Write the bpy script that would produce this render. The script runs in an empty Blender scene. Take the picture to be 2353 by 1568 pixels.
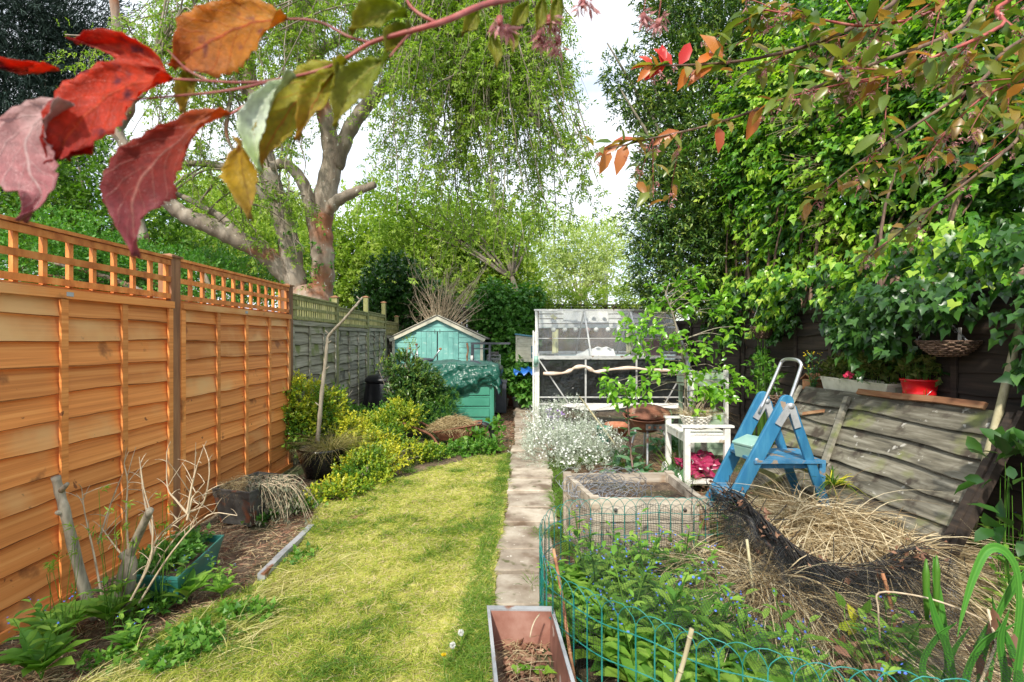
import bpy, math, random
import numpy as np
from mathutils import Vector, Matrix
S = bpy.context.scene
COL = S.collection
rng = np.random.default_rng(7)
random.seed(7)
R = math.radians
# ---------------------------------------------------------------- camera, sky, sun, exposure
CH = 1.49; FP = 1130.0; CX = 1176.0; CY = 778.0
cam = bpy.data.cameras.new('camera'); co = bpy.data.objects.new('camera', cam); COL.objects.link(co)
co.location = (0, 0, CH); co.rotation_euler = (R(90), 0, 0)
cam.sensor_width = 36; cam.lens = FP/2353*36; cam.shift_y = -6/2353; cam.shift_x = 0.5/2353
cam.clip_start = 0.02; cam.clip_end = 600
cam.dof.use_dof = True; cam.dof.focus_distance = 5.0; cam.dof.aperture_fstop = 7
S.camera = co
SUN = Vector((-0.19, -0.70, 0.69)).normalized()
w = bpy.data.worlds.new('World'); S.world = w; w.use_nodes = True
nt = w.node_tree; N = nt.nodes; Lk = nt.links; N.clear()
out = N.new('ShaderNodeOutputWorld'); bg = N.new('ShaderNodeBackground'); bg.inputs[1].default_value = 0.15
sky = N.new('ShaderNodeTexSky'); sky.sky_type = 'NISHITA'; sky.sun_disc = False
sky.sun_elevation = math.asin(SUN.z); sky.sun_rotation = math.atan2(SUN.x, SUN.y)
tc = N.new('ShaderNodeTexCoord'); mp = N.new('ShaderNodeMapping'); mp.inputs['Scale'].default_value = (1, 1, 2.2)
mp.inputs['Location'].default_value = (0.35, 0.1, 0.55)
nz = N.new('ShaderNodeTexNoise'); nz.inputs['Scale'].default_value = 2.1; nz.inputs['Detail'].default_value = 7; nz.inputs['Roughness'].default_value = .55
cr = N.new('ShaderNodeValToRGB'); cr.color_ramp.elements[0].position = .33; cr.color_ramp.elements[0].color = (.15, .15, .15, 1); cr.color_ramp.elements[1].position = .56
mx = N.new('ShaderNodeMix'); mx.data_type = 'RGBA'
mx.inputs[7].default_value = (5.6, 5.9, 6.3, 1)
Lk.new(tc.outputs['Generated'], mp.inputs[0]); Lk.new(mp.outputs[0], nz.inputs['Vector']); Lk.new(nz.outputs[0], cr.inputs[0])
Lk.new(cr.outputs[0], mx.inputs[0]); Lk.new(sky.outputs[0], mx.inputs[6]); Lk.new(mx.outputs[2], bg.inputs[0]); Lk.new(bg.outputs[0], out.inputs[0])
sl = bpy.data.lights.new('sun', 'SUN'); sl.energy = 2.9; sl.angle = R(2.5); sl.color = (1, .93, .82)
so = bpy.data.objects.new('sun', sl); COL.objects.link(so); so.rotation_euler = SUN.to_track_quat('Z', 'Y').to_euler()
S.view_settings.view_transform = 'Standard'; S.view_settings.look = 'None'; S.view_settings.gamma = 1
S.view_settings.exposure = 0.84
S.cycles.max_bounces = 6; S.cycles.diffuse_bounces = 3; S.cycles.glossy_bounces = 3; S.cycles.transmission_bounces = 4; S.cycles.transparent_max_bounces = 10
S.cycles.use_denoising = True
try: S.cycles.denoiser = 'OPENIMAGEDENOISE'
except Exception: pass

def P(px, py, Y): return Vector(((px-CX)*Y/FP, Y, CH-(py-CY)*Y/FP))
def G(px, py, z=0.0):
    Y = (CH-z)*FP/(py-CY); return Vector(((px-CX)*Y/FP, Y, z))

# ---------------------------------------------------------------- materials
def _new(name):
    m = bpy.data.materials.new(name); m.use_nodes = True; n = m.node_tree.nodes; n.clear()
    o = n.new('ShaderNodeOutputMaterial'); b = n.new('ShaderNodeBsdfPrincipled'); m.node_tree.links.new(b.outputs[0], o.inputs[0])
    return m, n, m.node_tree.links, b, o
def _ramp(n, cols, lo=.3, hi=.7):
    r = n.new('ShaderNodeValToRGB'); e = r.color_ramp.elements
    k = len(cols)
    for i, c in enumerate(cols):
        pos = lo+(hi-lo)*i/max(1, k-1)
        el = e[i] if i < 2 else e.new(pos)
        el.position = pos; el.color = (*c, 1)
    # keep order
    return r
def mat(name, cols, scale=(3, 3, 3), ns=1.0, detail=6, rough=.7, bump=.2, metal=0, bscale=None, spots=None, lo=.3, hi=.7, vary=.25, spec=.5, wave=None, dist=.01):
    m, n, L, b, o = _new(name)
    t = n.new('ShaderNodeTexCoord'); at = n.new('ShaderNodeAttribute'); at.attribute_name = 'v'
    mul = n.new('ShaderNodeVectorMath'); mul.operation = 'SCALE'; mul.inputs[0].default_value = (13, 7, 19); L.new(at.outputs['Fac'], mul.inputs['Scale'])
    add = n.new('ShaderNodeVectorMath'); L.new(t.outputs['Object'], add.inputs[0]); L.new(mul.outputs[0], add.inputs[1])
    mp = n.new('ShaderNodeMapping'); mp.inputs['Scale'].default_value = scale; L.new(add.outputs[0], mp.inputs[0])
    nz = n.new('ShaderNodeTexNoise'); nz.inputs['Scale'].default_value = ns; nz.inputs['Detail'].default_value = detail; nz.inputs['Roughness'].default_value = .6; L.new(mp.outputs[0], nz.inputs['Vector'])
    src = nz.outputs[0]
    r = _ramp(n, cols, lo, hi); L.new(src, r.inputs[0]); col = r.outputs[0]
    if vary:
        hs = n.new('ShaderNodeHueSaturation'); ma = n.new('ShaderNodeMath'); ma.operation = 'MULTIPLY_ADD'; ma.inputs[1].default_value = vary*2; ma.inputs[2].default_value = 1-vary
        L.new(at.outputs['Fac'], ma.inputs[0]); L.new(ma.outputs[0], hs.inputs['Value']); L.new(col, hs.inputs['Color']); col = hs.outputs[0]
    if spots:   # (colour, scale, threshold, softness)
        for (sc, ss, th, sf) in spots:
            n2 = n.new('ShaderNodeTexNoise'); n2.inputs['Scale'].default_value = ss; n2.inputs['Detail'].default_value = 5; L.new(add.outputs[0], n2.inputs['Vector'])
            mr = n.new('ShaderNodeMapRange'); mr.inputs[1].default_value = th; mr.inputs[2].default_value = th+sf; L.new(n2.outputs[0], mr.inputs[0])
            mm = n.new('ShaderNodeMix'); mm.data_type = 'RGBA'; mm.inputs[7].default_value = (*sc, 1); L.new(mr.outputs[0], mm.inputs[0]); L.new(col, mm.inputs[6]); col = mm.outputs[2]
    L.new(col, b.inputs['Base Color'])
    b.inputs['Roughness'].default_value = rough; b.inputs['Metallic'].default_value = metal; b.inputs['Specular IOR Level'].default_value = spec
    if bump:
        bp = n.new('ShaderNodeBump'); bp.inputs['Strength'].default_value = bump; bp.inputs['Distance'].default_value = dist
        if bscale:
            n3 = n.new('ShaderNodeTexNoise'); n3.inputs['Scale'].default_value = bscale; n3.inputs['Detail'].default_value = 6; L.new(add.outputs[0], n3.inputs['Vector']); L.new(n3.outputs[0], bp.inputs['Height'])
        else: L.new(src, bp.inputs['Height'])
        L.new(bp.outputs[0], b.inputs['Normal'])
    return m
def leafmat(name, cols, rough=.42, trans=.35, spec=.4, tint=(1.3, 1.5, .5)):
    m, n, L, b, o = _new(name)
    at = n.new('ShaderNodeAttribute'); at.attribute_name = 'v'
    r = _ramp(n, cols, 0, 1); L.new(at.outputs['Fac'], r.inputs[0])
    L.new(r.outputs[0], b.inputs['Base Color']); b.inputs['Roughness'].default_value = rough; b.inputs['Specular IOR Level'].default_value = spec
    tr = n.new('ShaderNodeBsdfTranslucent'); tm = n.new('ShaderNodeMix'); tm.data_type = 'RGBA'; tm.blend_type = 'MULTIPLY'; tm.inputs[0].default_value = 1
    tm.inputs[7].default_value = (*tint, 1); L.new(r.outputs[0], tm.inputs[6]); L.new(tm.outputs[2], tr.inputs[0])
    ms = n.new('ShaderNodeMixShader'); ms.inputs[0].default_value = trans; L.new(b.outputs[0], ms.inputs[1]); L.new(tr.outputs[0], ms.inputs[2]); L.new(ms.outputs[0], o.inputs[0])
    return m
def glassmat(name, col=(.96, .98, .98), dirt_sheen=.25, dirt_sheen_col=(.7, .74, .7)):
    m, n, L, b, o = _new(name)
    b.inputs['Base Color'].default_value = (*dirt_sheen_col, 1); b.inputs['Roughness'].default_value = .5
    gl = n.new('ShaderNodeBsdfGlossy'); gl.inputs['Roughness'].default_value = .03
    tp = n.new('ShaderNodeBsdfTransparent'); tp.inputs[0].default_value = (*col, 1)
    fr = n.new('ShaderNodeFresnel'); fr.inputs[0].default_value = 1.5
    m1 = n.new('ShaderNodeMixShader'); L.new(fr.outputs[0], m1.inputs[0]); L.new(tp.outputs[0], m1.inputs[1]); L.new(gl.outputs[0], m1.inputs[2])
    nz = n.new('ShaderNodeTexNoise'); nz.inputs['Scale'].default_value = 3.5; nz.inputs['Detail'].default_value = 8; t = n.new('ShaderNodeTexCoord'); L.new(t.outputs['Object'], nz.inputs['Vector'])
    mr = n.new('ShaderNodeMapRange'); mr.inputs[1].default_value = .35; mr.inputs[2].default_value = .75; mr.inputs[3].default_value = dirt_sheen*.7; mr.inputs[4].default_value = dirt_sheen*1.4; L.new(nz.outputs[0], mr.inputs[0])
    m2 = n.new('ShaderNodeMixShader'); L.new(mr.outputs[0], m2.inputs[0]); L.new(m1.outputs[0], m2.inputs[1]); L.new(b.outputs[0], m2.inputs[2]); L.new(m2.outputs[0], o.inputs[0])
    return m

# ---------------------------------------------------------------- object helpers
def tag(o, label=None, cat=None, group=None, kind=None):
    if label: o['label'] = label
    if cat: o['category'] = cat
    if group: o['group'] = group
    if kind: o['kind'] = kind
    return o
def thing(name, label, cat, loc=(0, 0, 0), rz=0, group=None):
    o = bpy.data.objects.new(name, None); COL.objects.link(o); o.location = loc; o.rotation_euler = (0, 0, rz); o.empty_display_size = .1
    return tag(o, label, cat, group)
def finish(name, V, F, mt, parent=None, smooth=False, v=None, local=None, mi=None):
    """V (n,3) array, F list of index tuples or (m,k) array"""
    me = bpy.data.meshes.new(name)
    V = np.asarray(V, dtype=np.float32)
    if isinstance(F, np.ndarray):
        nF, k = F.shape
        me.vertices.add(len(V)); me.vertices.foreach_set('co', V.ravel())
        me.loops.add(nF*k); me.loops.foreach_set('vertex_index', F.astype(np.int32).ravel())
        me.polygons.add(nF); me.polygons.foreach_set('loop_start', np.arange(0, nF*k, k, dtype=np.int32))
        try: me.polygons.foreach_set('loop_total', np.full(nF, k, dtype=np.int32))
        except Exception: pass
        me.update(calc_edges=True)
    else:
        me.from_pydata([tuple(map(float, q)) for q in V], [], F); me.update()
    if smooth is True: me.polygons.foreach_set('use_smooth', np.ones(len(me.polygons), dtype=bool))
    elif isinstance(smooth, (list, np.ndarray)): me.polygons.foreach_set('use_smooth', np.asarray(smooth, dtype=bool))
    if v is not None:
        a = me.attributes.new('v', 'FLOAT', 'POINT'); a.data.foreach_set('value', np.asarray(v, dtype=np.float32))
    ms = mt if isinstance(mt, (list, tuple)) else [mt]
    for q in ms: me.materials.append(q)
    if mi is not None: me.polygons.foreach_set('material_index', np.asarray(mi, dtype=np.int32))
    o = bpy.data.objects.new(name, me); COL.objects.link(o)
    if parent: o.parent = parent
    return o
def basis(d, up=(0, 0, 1)):
    d = Vector(d).normalized(); u = Vector(up)
    if abs(d.dot(u)) > .98: u = Vector((0, 1, 0))
    s = d.cross(u).normalized(); t = s.cross(d).normalized(); return d, s, t
class MB:
    def __init__(s): s.V = []; s.F = []; s.sm = []; s.vv = []; s.mi = []
    def add(s, V, F, smooth=False, v=None, mi=None):
        n = len(s.V); s.mi += list(mi) if mi is not None else [0]*len(F); s.V += [tuple(q) for q in V]; s.F += [tuple(i+n for i in f) for f in F]; s.sm += [smooth]*len(F)
        v = random.random() if v is None else v; s.vv += [v]*len(V); return s
    def box(s, x0, x1, y0, y1, z0, z1, v=None, M=None):
        V = [Vector((x, y, z)) for z in (z0, z1) for y in (y0, y1) for x in (x0, x1)]
        if M: V = [M @ q for q in V]
        return s.add(V, [(0, 2, 3, 1), (4, 5, 7, 6), (0, 1, 5, 4), (2, 6, 7, 3), (0, 4, 6, 2), (1, 3, 7, 5)], False, v)
    def bar(s, a, b, w, h, up=(0, 0, 1), v=None, w2=None, h2=None):
        a = Vector(a); b = Vector(b); d, e, t = basis(b-a, up); w2 = w2 or w; h2 = h2 or h
        V = [a+e*i*w/2+t*j*h/2 for i, j in ((-1, -1), (1, -1), (1, 1), (-1, 1))]+[b+e*i*w2/2+t*j*h2/2 for i, j in ((-1, -1), (1, -1), (1, 1), (-1, 1))]
        return s.add(V, [(3, 2, 1, 0), (4, 5, 6, 7), (0, 1, 5, 4), (1, 2, 6, 5), (2, 3, 7, 6), (3, 0, 4, 7)], False, v)
    def tube(s, pts, rad, n=8, cap=True, v=None, smooth=True):
        pts = [Vector(p) for p in pts]; k = len(pts)
        if not hasattr(rad, '__len__'): rad = [rad]*k
        V = []; F = []; t0 = None
        for i, p in enumerate(pts):
            d = (pts[min(i+1, k-1)]-pts[max(i-1, 0)]).normalized()
            if t0 is None: d, e, t = basis(d)
            else:
                t = (t0-d*t0.dot(d)).normalized(); e = d.cross(t).normalized()
            t0 = t
            for j in range(n):
                a = 2*math.pi*j/n; V.append(p+(e*math.cos(a)+t*math.sin(a))*rad[i])
        for i in range(k-1):
            for j in range(n): F.append((i*n+j, i*n+(j+1) % n, (i+1)*n+(j+1) % n, (i+1)*n+j))
        if cap: F.append(tuple(range(n-1, -1, -1))); F.append(tuple((k-1)*n+j for j in range(n)))
        return s.add(V, F, smooth, v)
    def lathe(s, prof, c=(0, 0, 0), n=24, v=None, sx=1, sy=1):
        V = []; F = []; k = len(prof)
        for r, z in prof:
            for j in range(n):
                a = 2*math.pi*j/n; V.append((c[0]+r*math.cos(a)*sx, c[1]+r*math.sin(a)*sy, c[2]+z))
        for i in range(k-1):
            for j in range(n): F.append((i*n+j, i*n+(j+1) % n, (i+1)*n+(j+1) % n, (i+1)*n+j))
        if prof[0][0] > 1e-4: F.append(tuple(range(n-1, -1, -1)))
        if prof[-1][0] > 1e-4: F.append(tuple((k-1)*n+j for j in range(n)))
        return s.add(V, F, True, v)
    def sphere(s, c, r, n=8, v=None, sz=1):
        k = max(4, n//2+1); return s.lathe([(r*math.sin(math.pi*i/k)+1e-5*(i in (0, k)), -r*sz*math.cos(math.pi*i/k)) for i in range(k+1)], c, n, v)
    def build(s, name, mt, parent=None): return finish(name, s.V, s.F, mt, parent, s.sm, s.vv, mi=s.mi if any(s.mi) else None)
def bez(pts, n=8):
    """Catmull-Rom through pts"""
    p = [Vector(q) for q in pts]; p = [p[0]*2-p[1]]+p+[p[-1]*2-p[-2]]; o = []
    for i in range(1, len(p)-2):
        for j in range(n):
            t = j/n; a, b, c, d = p[i-1:i+3]
            o.append(.5*((2*b)+(c-a)*t+(2*a-5*b+4*c-d)*t*t+(3*b-a-3*c+d)*t**3))
    o.append(p[-2]); return o
def lerp(a, b, t): return a+(b-a)*t
def radl(a, b, n): return [lerp(a, b, i/(n-1)) for i in range(n)]
def copy_tree(o, parent=None):
    c = o.copy(); COL.objects.link(c); c.parent = parent
    for ch in list(o.children): copy_tree(ch, c)
    return c
# ---- batches in numpy
def nrm(a): return a/np.maximum(np.linalg.norm(a, axis=-1, keepdims=True), 1e-9)
T_QUAD = (np.array([(0, 0, 0), (.45, .5, .08), (1, 0, 0), (.45, -.5, .08)]), np.array([(0, 1, 2, 3)]))
T_LEAF = (np.array([(0, 0, 0), (.3, .42, .07), (.3, 0, 0), (.3, -.42, .07), (.68, .36, .03), (.68, 0, -.04), (.68, -.36, .03), (1, 0, -.16)]),
          np.array([(0, 1, 2, 2), (0, 2, 3, 3), (2, 1, 4, 5), (3, 2, 5, 6), (5, 4, 7, 7), (6, 5, 7, 7)]))
T_LEAF4 = (np.array([(0, 0, 0), (.4, .5, .1), (.45, 0, -.02), (.4, -.5, .1), (1, 0, -.14)]), np.array([(0, 2, 1), (0, 3, 2), (2, 4, 1), (3, 4, 2)]))
T_IVY = (np.array([(.1, 0, 0), (-.08, .32, .03), (.18, .55, .05), (.42, .3, .03), (1, 0, -.12), (.42, -.3, .03), (.18, -.55, .05), (-.08, -.32, .03), (.4, 0, -.03)]),
         np.array([(0, 2, 1), (0, 3, 2), (0, 8, 3), (8, 4, 3), (8, 5, 4), (0, 5, 8), (0, 6, 5), (0, 7, 6)]))
def _cleanF(T):
    V, F = T
    if F.shape[1] == 4 and (F[:, 2] == F[:, 3]).any():
        tri = []
        for f in F:
            if f[2] == f[3]: tri.append((f[0], f[2], f[1]))
            else: tri += [(f[0], f[2], f[1]), (f[0], f[3], f[2])]
        return V, np.array(tri)
    return V, F
T_LEAF = _cleanF(T_LEAF)
def leafgeo(C, D, U, Ln, wr=.5, T=T_LEAF4, v=None):
    C = np.asarray(C, float); n = len(C); D = nrm(np.asarray(D, float)); U = np.asarray(U, float)
    Sx = nrm(np.cross(D, U)); U = np.cross(Sx, D)
    TV, TF = T; Ln = np.broadcast_to(np.asarray(Ln, float), (n,)); wr = np.broadcast_to(np.asarray(wr, float), (n,))
    V = C[:, None, :]+Ln[:, None, None]*(TV[None, :, 0:1]*D[:, None, :]+TV[None, :, 1:2]*wr[:, None, None]*Sx[:, None, :]+TV[None, :, 2:3]*U[:, None, :])
    F = TF[None]+(np.arange(n)*len(TV))[:, None, None]
    vv = rng.random(n) if v is None else v
    return V.reshape(-1, 3), F.reshape(-1, TF.shape[1]), np.repeat(vv, len(TV))
def leaves(name, mt, parent, *a, smooth=False, **k):
    V, F, v = leafgeo(*a, **k); return finish(name, V, F, mt, parent, smooth, v)
def merge(parts):
    Vs, Fs, vs = [], [], []; n = 0
    for V, F, v in parts: Vs.append(V); Fs.append(F+n); vs.append(v); n += len(V)
    return np.concatenate(Vs), np.concatenate(Fs), np.concatenate(vs)
def tubes(Ps, r0, r1, n=3):
    """Ps (K,m,3) polylines -> quads"""
    Ps = np.asarray(Ps, float); K, m, _ = Ps.shape
    d = nrm(np.gradient(Ps, axis=1)); ref = np.zeros_like(d); ref[..., 0] = .3; ref[..., 1] = 1; ref[..., 2] = .2
    s = nrm(np.cross(d, ref)); t = np.cross(s, d)
    r0 = np.broadcast_to(r0, (K,)); r1 = np.broadcast_to(r1, (K,)); tt = np.linspace(0, 1, m)
    r = r0[:, None]*(1-tt)+r1[:, None]*tt
    V = np.stack([Ps+(s*math.cos(2*math.pi*j/n)+t*math.sin(2*math.pi*j/n))*r[..., None] for j in range(n)], axis=2)  # K,m,n,3
    idx = np.arange(K*m*n).reshape(K, m, n)
    a = idx[:, :-1]; b = idx[:, 1:]
    F = np.stack([a, np.roll(a, -1, 2), np.roll(b, -1, 2), b], axis=-1).reshape(-1, 4)
    return V.reshape(-1, 3), F, np.repeat(rng.random(K), m*n)
def blades(C, D, L, W, bend=.4, seg=3, v=None):
    """grass blades: ribbons from C in direction D, drooping"""
    C = np.asarray(C, float); n = len(C); D = nrm(np.asarray(D, float)); L = np.broadcast_to(L, (n,)); W = np.broadcast_to(W, (n,)); bend = np.broadcast_to(bend, (n,))
    h = nrm(np.cross(D, rng.normal(size=(n, 3)))); hor = D.copy(); hor[:, 2] = 0; hor = nrm(hor+rng.normal(size=(n, 3))*[.2, .2, 0])
    V = []
    for i in range(seg+1):
        t = i/seg; p = C+D*(L*t)[:, None]+hor*(L*bend*t*t*.7)[:, None]; p[:, 2] -= L*bend*t*t*.8
        wd = W*(1-t**1.5*.92)/2; V += [p-h*wd[:, None], p+h*wd[:, None]]
    V = np.stack(V, 1); k = 2*(seg+1); base = (np.arange(n)*k)[:, None, None]
    F = np.array([(2*i, 2*i+1, 2*i+3, 2*i+2) for i in range(seg)])[None]+base
    vv = rng.random(n) if v is None else v
    return V.reshape(-1, 3), F.reshape(-1, 4), np.repeat(vv, k)
def inpoly(x, y, poly):
    c = np.zeros(len(x), bool); n = len(poly)
    for i in range(n):
        x0, y0 = poly[i][:2]; x1, y1 = poly[(i+1) % n][:2]
        c ^= ((y0 > y) != (y1 > y)) & (x < (x1-x0)*(y-y0)/((y1-y0) or 1e-9)+x0)
    return c
def samp(poly, n):
    a = np.array([q[:2] for q in poly]); lo = a.min(0); hi = a.max(0); out = []
    tot = 0
    while tot < n:
        p = rng.random((n*2, 2))*(hi-lo)+lo; p = p[inpoly(p[:, 0], p[:, 1], poly)]; out.append(p); tot += len(p)
    return np.concatenate(out)[:n]
def sph(n): return nrm(rng.normal(size=(n, 3)))
def hnoise(p, s=1.0, seed=0):
    """cheap smooth pseudo noise in [-1,1]"""
    r = np.random.default_rng(seed); o = np.zeros(len(p))
    for k in range(5):
        w_ = r.normal(size=3)*s*(1+k*.6); o += np.sin(p@w_+r.random()*6.28)
    return o/3.2
# ---------------------------------------------------------------- material set
M = {}
M['soil'] = mat('soil', [(.035, .022, .014), (.10, .065, .04), (.20, .14, .09)], (1, 1, 1), 9, 10, .95, .9, spots=[((.05, .075, .02), 1.3, .5, .12), ((.30, .22, .13), 60, .58, .08)], dist=.02, vary=0)
M['moss'] = mat('moss', [(.20, .20, .035), (.40, .38, .08), (.58, .53, .22)], (1, 1, 1), 7, 10, .95, 1.0, spots=[((.13, .17, .02), 1.1, .5, .15), ((.42, .36, .17), 45, .56, .08)], dist=.02, vary=0)
M['slab'] = mat('slab', [(.20, .155, .115), (.36, .30, .23), (.52, .46, .37)], (1, 1, 1), 5, 12, .92, .8, spots=[((.56, .52, .44), 34, .66, .05), ((.17, .12, .08), 3.2, .54, .12), ((.10, .10, .04), 8, .63, .08)], dist=.006, vary=.2)
M['orange'] = mat('orange_softwood', [(.42, .125, .025), (.68, .245, .058), (.84, .39, .12)], (.7, 12, 46), 1.2, 7, .62, .25, vary=.24, lo=.2, hi=.8, spots=[((.30, .10, .025), 3.5, .66, .06), ((.22, .07, .02), 13, .70, .03), ((.74, .42, .17), 1.3, .56, .15)], dist=.005)
M['orange2'] = mat('orange_trellis_wood', [(.42, .11, .02), (.66, .22, .045), (.78, .33, .09)], (6, 6, 3), 2.5, 6, .62, .2, vary=.2, dist=.003)
M['post'] = mat('brown_post_wood', [(.15, .065, .03), (.28, .13, .06), (.38, .20, .10)], (14, 14, 1.5), 1.5, 7, .7, .3, dist=.004)
M['oldwood'] = mat('old_grey_wood', [(.10, .09, .07), (.28, .26, .20), (.44, .41, .33)], (1.2, 8, 22), 1.2, 8, .88, .5, vary=.22, spots=[((.17, .20, .06), 3.2, .54, .12), ((.03, .03, .025), 2.1, .62, .1)], dist=.006)
M['mosswood'] = mat('mossy_trellis_wood', [(.14, .15, .05), (.26, .26, .10), (.34, .32, .17)], (5, 5, 4), 2.5, 7, .9, .4, vary=.2, dist=.004)
M['leanwood'] = mat('leaning_panel_wood', [(.05, .045, .035), (.16, .145, .105), (.30, .28, .22)], (2.5, 10, 20), 1.3, 11, .9, .8, vary=.2, spots=[((.20, .22, .07), 4, .55, .14), ((.07, .055, .04), 6.5, .55, .10), ((.48, .46, .40), 17, .66, .06)], dist=.006)
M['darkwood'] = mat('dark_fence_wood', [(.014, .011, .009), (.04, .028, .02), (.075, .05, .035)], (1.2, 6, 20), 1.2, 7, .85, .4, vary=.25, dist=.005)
M['rawwood'] = mat('torn_wood', [(.16, .06, .03), (.33, .15, .07), (.42, .25, .13)], (2, 12, 12), 1.5, 7, .85, .5)
M['bedwood'] = mat('bed_timber', [(.20, .16, .12), (.42, .36, .28), (.58, .52, .43)], (1.5, 10, 18), 1.3, 9, .88, .4, vary=.2, spots=[((.28, .17, .09), 4, .6, .1)], dist=.005)
M['palewood'] = mat('pale_stick', [(.22, .19, .10), (.38, .34, .20), (.46, .42, .28)], (10, 10, 2), 2, 7, .85, .3)
M['bark'] = mat('tree_bark', [(.13, .10, .075), (.29, .24, .185), (.44, .39, .32)], (1.6, 1.6, .5), 2.2, 9, .92, 1.0, spots=[((.26, .11, .055), .9, .54, .08), ((.50, .50, .44), 15, .66, .04), ((.15, .17, .06), 1.7, .62, .1)], dist=.05, vary=0)
M['twig'] = mat('twig_bark', [(.10, .085, .06), (.20, .17, .12), (.30, .26, .20)], (2, 2, 2), 2, 4, .9, 0)
M['redtwig'] = mat('red_twig', [(.16, .035, .03), (.34, .07, .06), (.42, .20, .15)], (20, 20, 20), 1.5, 5, .55, .2)
M['drytwig'] = mat('dry_twig', [(.30, .22, .14), (.50, .40, .27), (.62, .53, .38)], (20, 20, 8), 1.5, 5, .85, .2)
M['greytwig'] = mat('grey_stem_bark', [(.13, .11, .08), (.26, .23, .17), (.36, .32, .25)], (20, 20, 4), 2, 7, .9, .5)
M['drift'] = mat('driftwood', [(.35, .25, .18), (.60, .49, .39), (.70, .62, .52)], (3, 16, 16), 1.5, 7, .8, .4)
M['turq'] = mat('turquoise_paint', [(.14, .40, .36), (.185, .47, .42), (.23, .53, .48)], (2, 2, 2), 2, 6, .5, .1, vary=.06, spots=[((.30, .55, .50), 9, .62, .05)], dist=.002)
M['cream'] = mat('cream_paint', [(.50, .47, .36), (.66, .63, .50), (.74, .71, .58)], (3, 3, 3), 3, 6, .6, .1, vary=.06, spots=[((.34, .33, .2), 6, .66, .06)])
M['felt'] = mat('roof_felt', [(.05, .05, .045), (.11, .105, .09), (.17, .16, .13)], (1, 1, 1), 12, 8, .95, .4, vary=.05)
M['boxgreen'] = mat('green_plastic', [(.035, .20, .13), (.05, .25, .165), (.07, .29, .20)], (1, 1, 1), 3, 6, .42, .08, vary=.05, spots=[((.11, .25, .17), 4, .62, .1)], dist=.002)
M['troughgreen'] = mat('trough_green_plastic', [(.02, .13, .11), (.03, .17, .145), (.05, .21, .18)], (1, 1, 1), 6, 6, .4, .08, vary=.05, spots=[((.14, .13, .09), 9, .63, .08)], dist=.002)
M['tarp'] = mat('green_tarp', [(.008, .065, .045), (.012, .09, .062), (.025, .13, .095)], (1, 1, 1), 5, 6, .33, .7, vary=0, bscale=16, dist=.03, spec=.7)
M['black'] = mat('black_plastic', [(.008, .008, .010), (.014, .014, .017), (.03, .03, .032)], (1, 1, 1), 6, 6, .35, .1, vary=0, dist=.003)
M['gloss_black'] = mat('black_glaze', [(.006, .006, .007), (.01, .01, .011), (.02, .018, .016)], (1, 1, 1), 5, 5, .14, 0, vary=0)
M['liner'] = mat('black_liner', [(.006, .009, .010), (.010, .014, .015), (.025, .03, .03)], (1, 1, 1), 3, 6, .28, 1.0, vary=0, bscale=9, dist=.04, spec=.6)
M['greybox'] = mat('grey_plastic', [(.03, .035, .045), (.05, .055, .07), (.07, .075, .09)], (1, 1, 1), 5, 5, .5, .1, vary=0)
M['alu'] = mat('aluminium', [(.50, .51, .50), (.68, .68, .66), (.78, .78, .75)], (1, 1, 1), 7, 6, .42, .1, metal=.55, vary=.08, spots=[((.28, .20, .13), 7, .64, .06)])
M['metal'] = mat('bright_metal', [(.50, .51, .52), (.62, .63, .64), (.72, .72, .73)], (1, 1, 1), 14, 6, .32, .05, metal=.85, vary=.05)
M['bracket'] = mat('grey_bracket', [(.34, .36, .37), (.45, .47, .48), (.55, .56, .57)], (1, 1, 1), 14, 6, .5, .05, metal=.35, vary=.05)
M['white'] = mat('white_paint', [(.62, .61, .56), (.78, .77, .72), (.84, .83, .79)], (3, 3, 3), 4, 6, .55, .12, vary=.05, spots=[((.42, .36, .26), 9, .64, .07)], dist=.003)
M['whitecloth'] = mat('white_cloth', [(.72, .71, .66), (.82, .81, .77), (.88, .87, .84)], (1, 1, 1), 4, 5, .8, .3, vary=0)
M['palegreen'] = mat('pale_green_paint', [(.27, .39, .27), (.36, .48, .34), (.42, .53, .40)], (3, 3, 3), 3, 6, .6, .1, vary=.08, spots=[((.50, .52, .42), 10, .64, .06)])
M['minttin'] = mat('mint_tin', [(.22, .40, .34), (.28, .47, .40), (.33, .51, .44)], (3, 3, 3), 3, 6, .38, .05, vary=.03, spots=[((.20, .13, .07), 11, .68, .05)])
M['blue'] = mat('blue_paint', [(.018, .13, .27), (.03, .18, .33), (.06, .24, .38)], (6, 6, 1.2), 3, 7, .45, .15, vary=.08, spots=[((.30, .23, .17), 7, .70, .02)], dist=.002)
M['blueworn'] = mat('worn_blue_paint', [(.03, .15, .30), (.05, .22, .40), (.14, .29, .42)], (4, 18, 4), 3, 8, .6, .4, vary=.08, spots=[((.30, .24, .18), 13, .56, .05)], dist=.004)
M['rust'] = mat('rust', [(.10, .035, .018), (.20, .075, .04), (.32, .15, .09)], (1, 1, 1), 6, 9, .75, .4, vary=0, spots=[((.38, .24, .17), 9, .6, .08)], dist=.005)
M['zinc'] = mat('zinc', [(.24, .25, .26), (.40, .41, .42), (.52, .52, .53)], (1, 1, 1), 7, 8, .55, .2, metal=.3, vary=.05, spots=[((.25, .11, .06), 8, .60, .07)], dist=.003)
M['darkzinc'] = mat('dark_trough_metal', [(.035, .035, .033), (.075, .075, .07), (.14, .14, .13)], (1, 1, 1), 7, 8, .6, .3, vary=.05, spots=[((.20, .07, .035), 6, .58, .08)], dist=.004)
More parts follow.
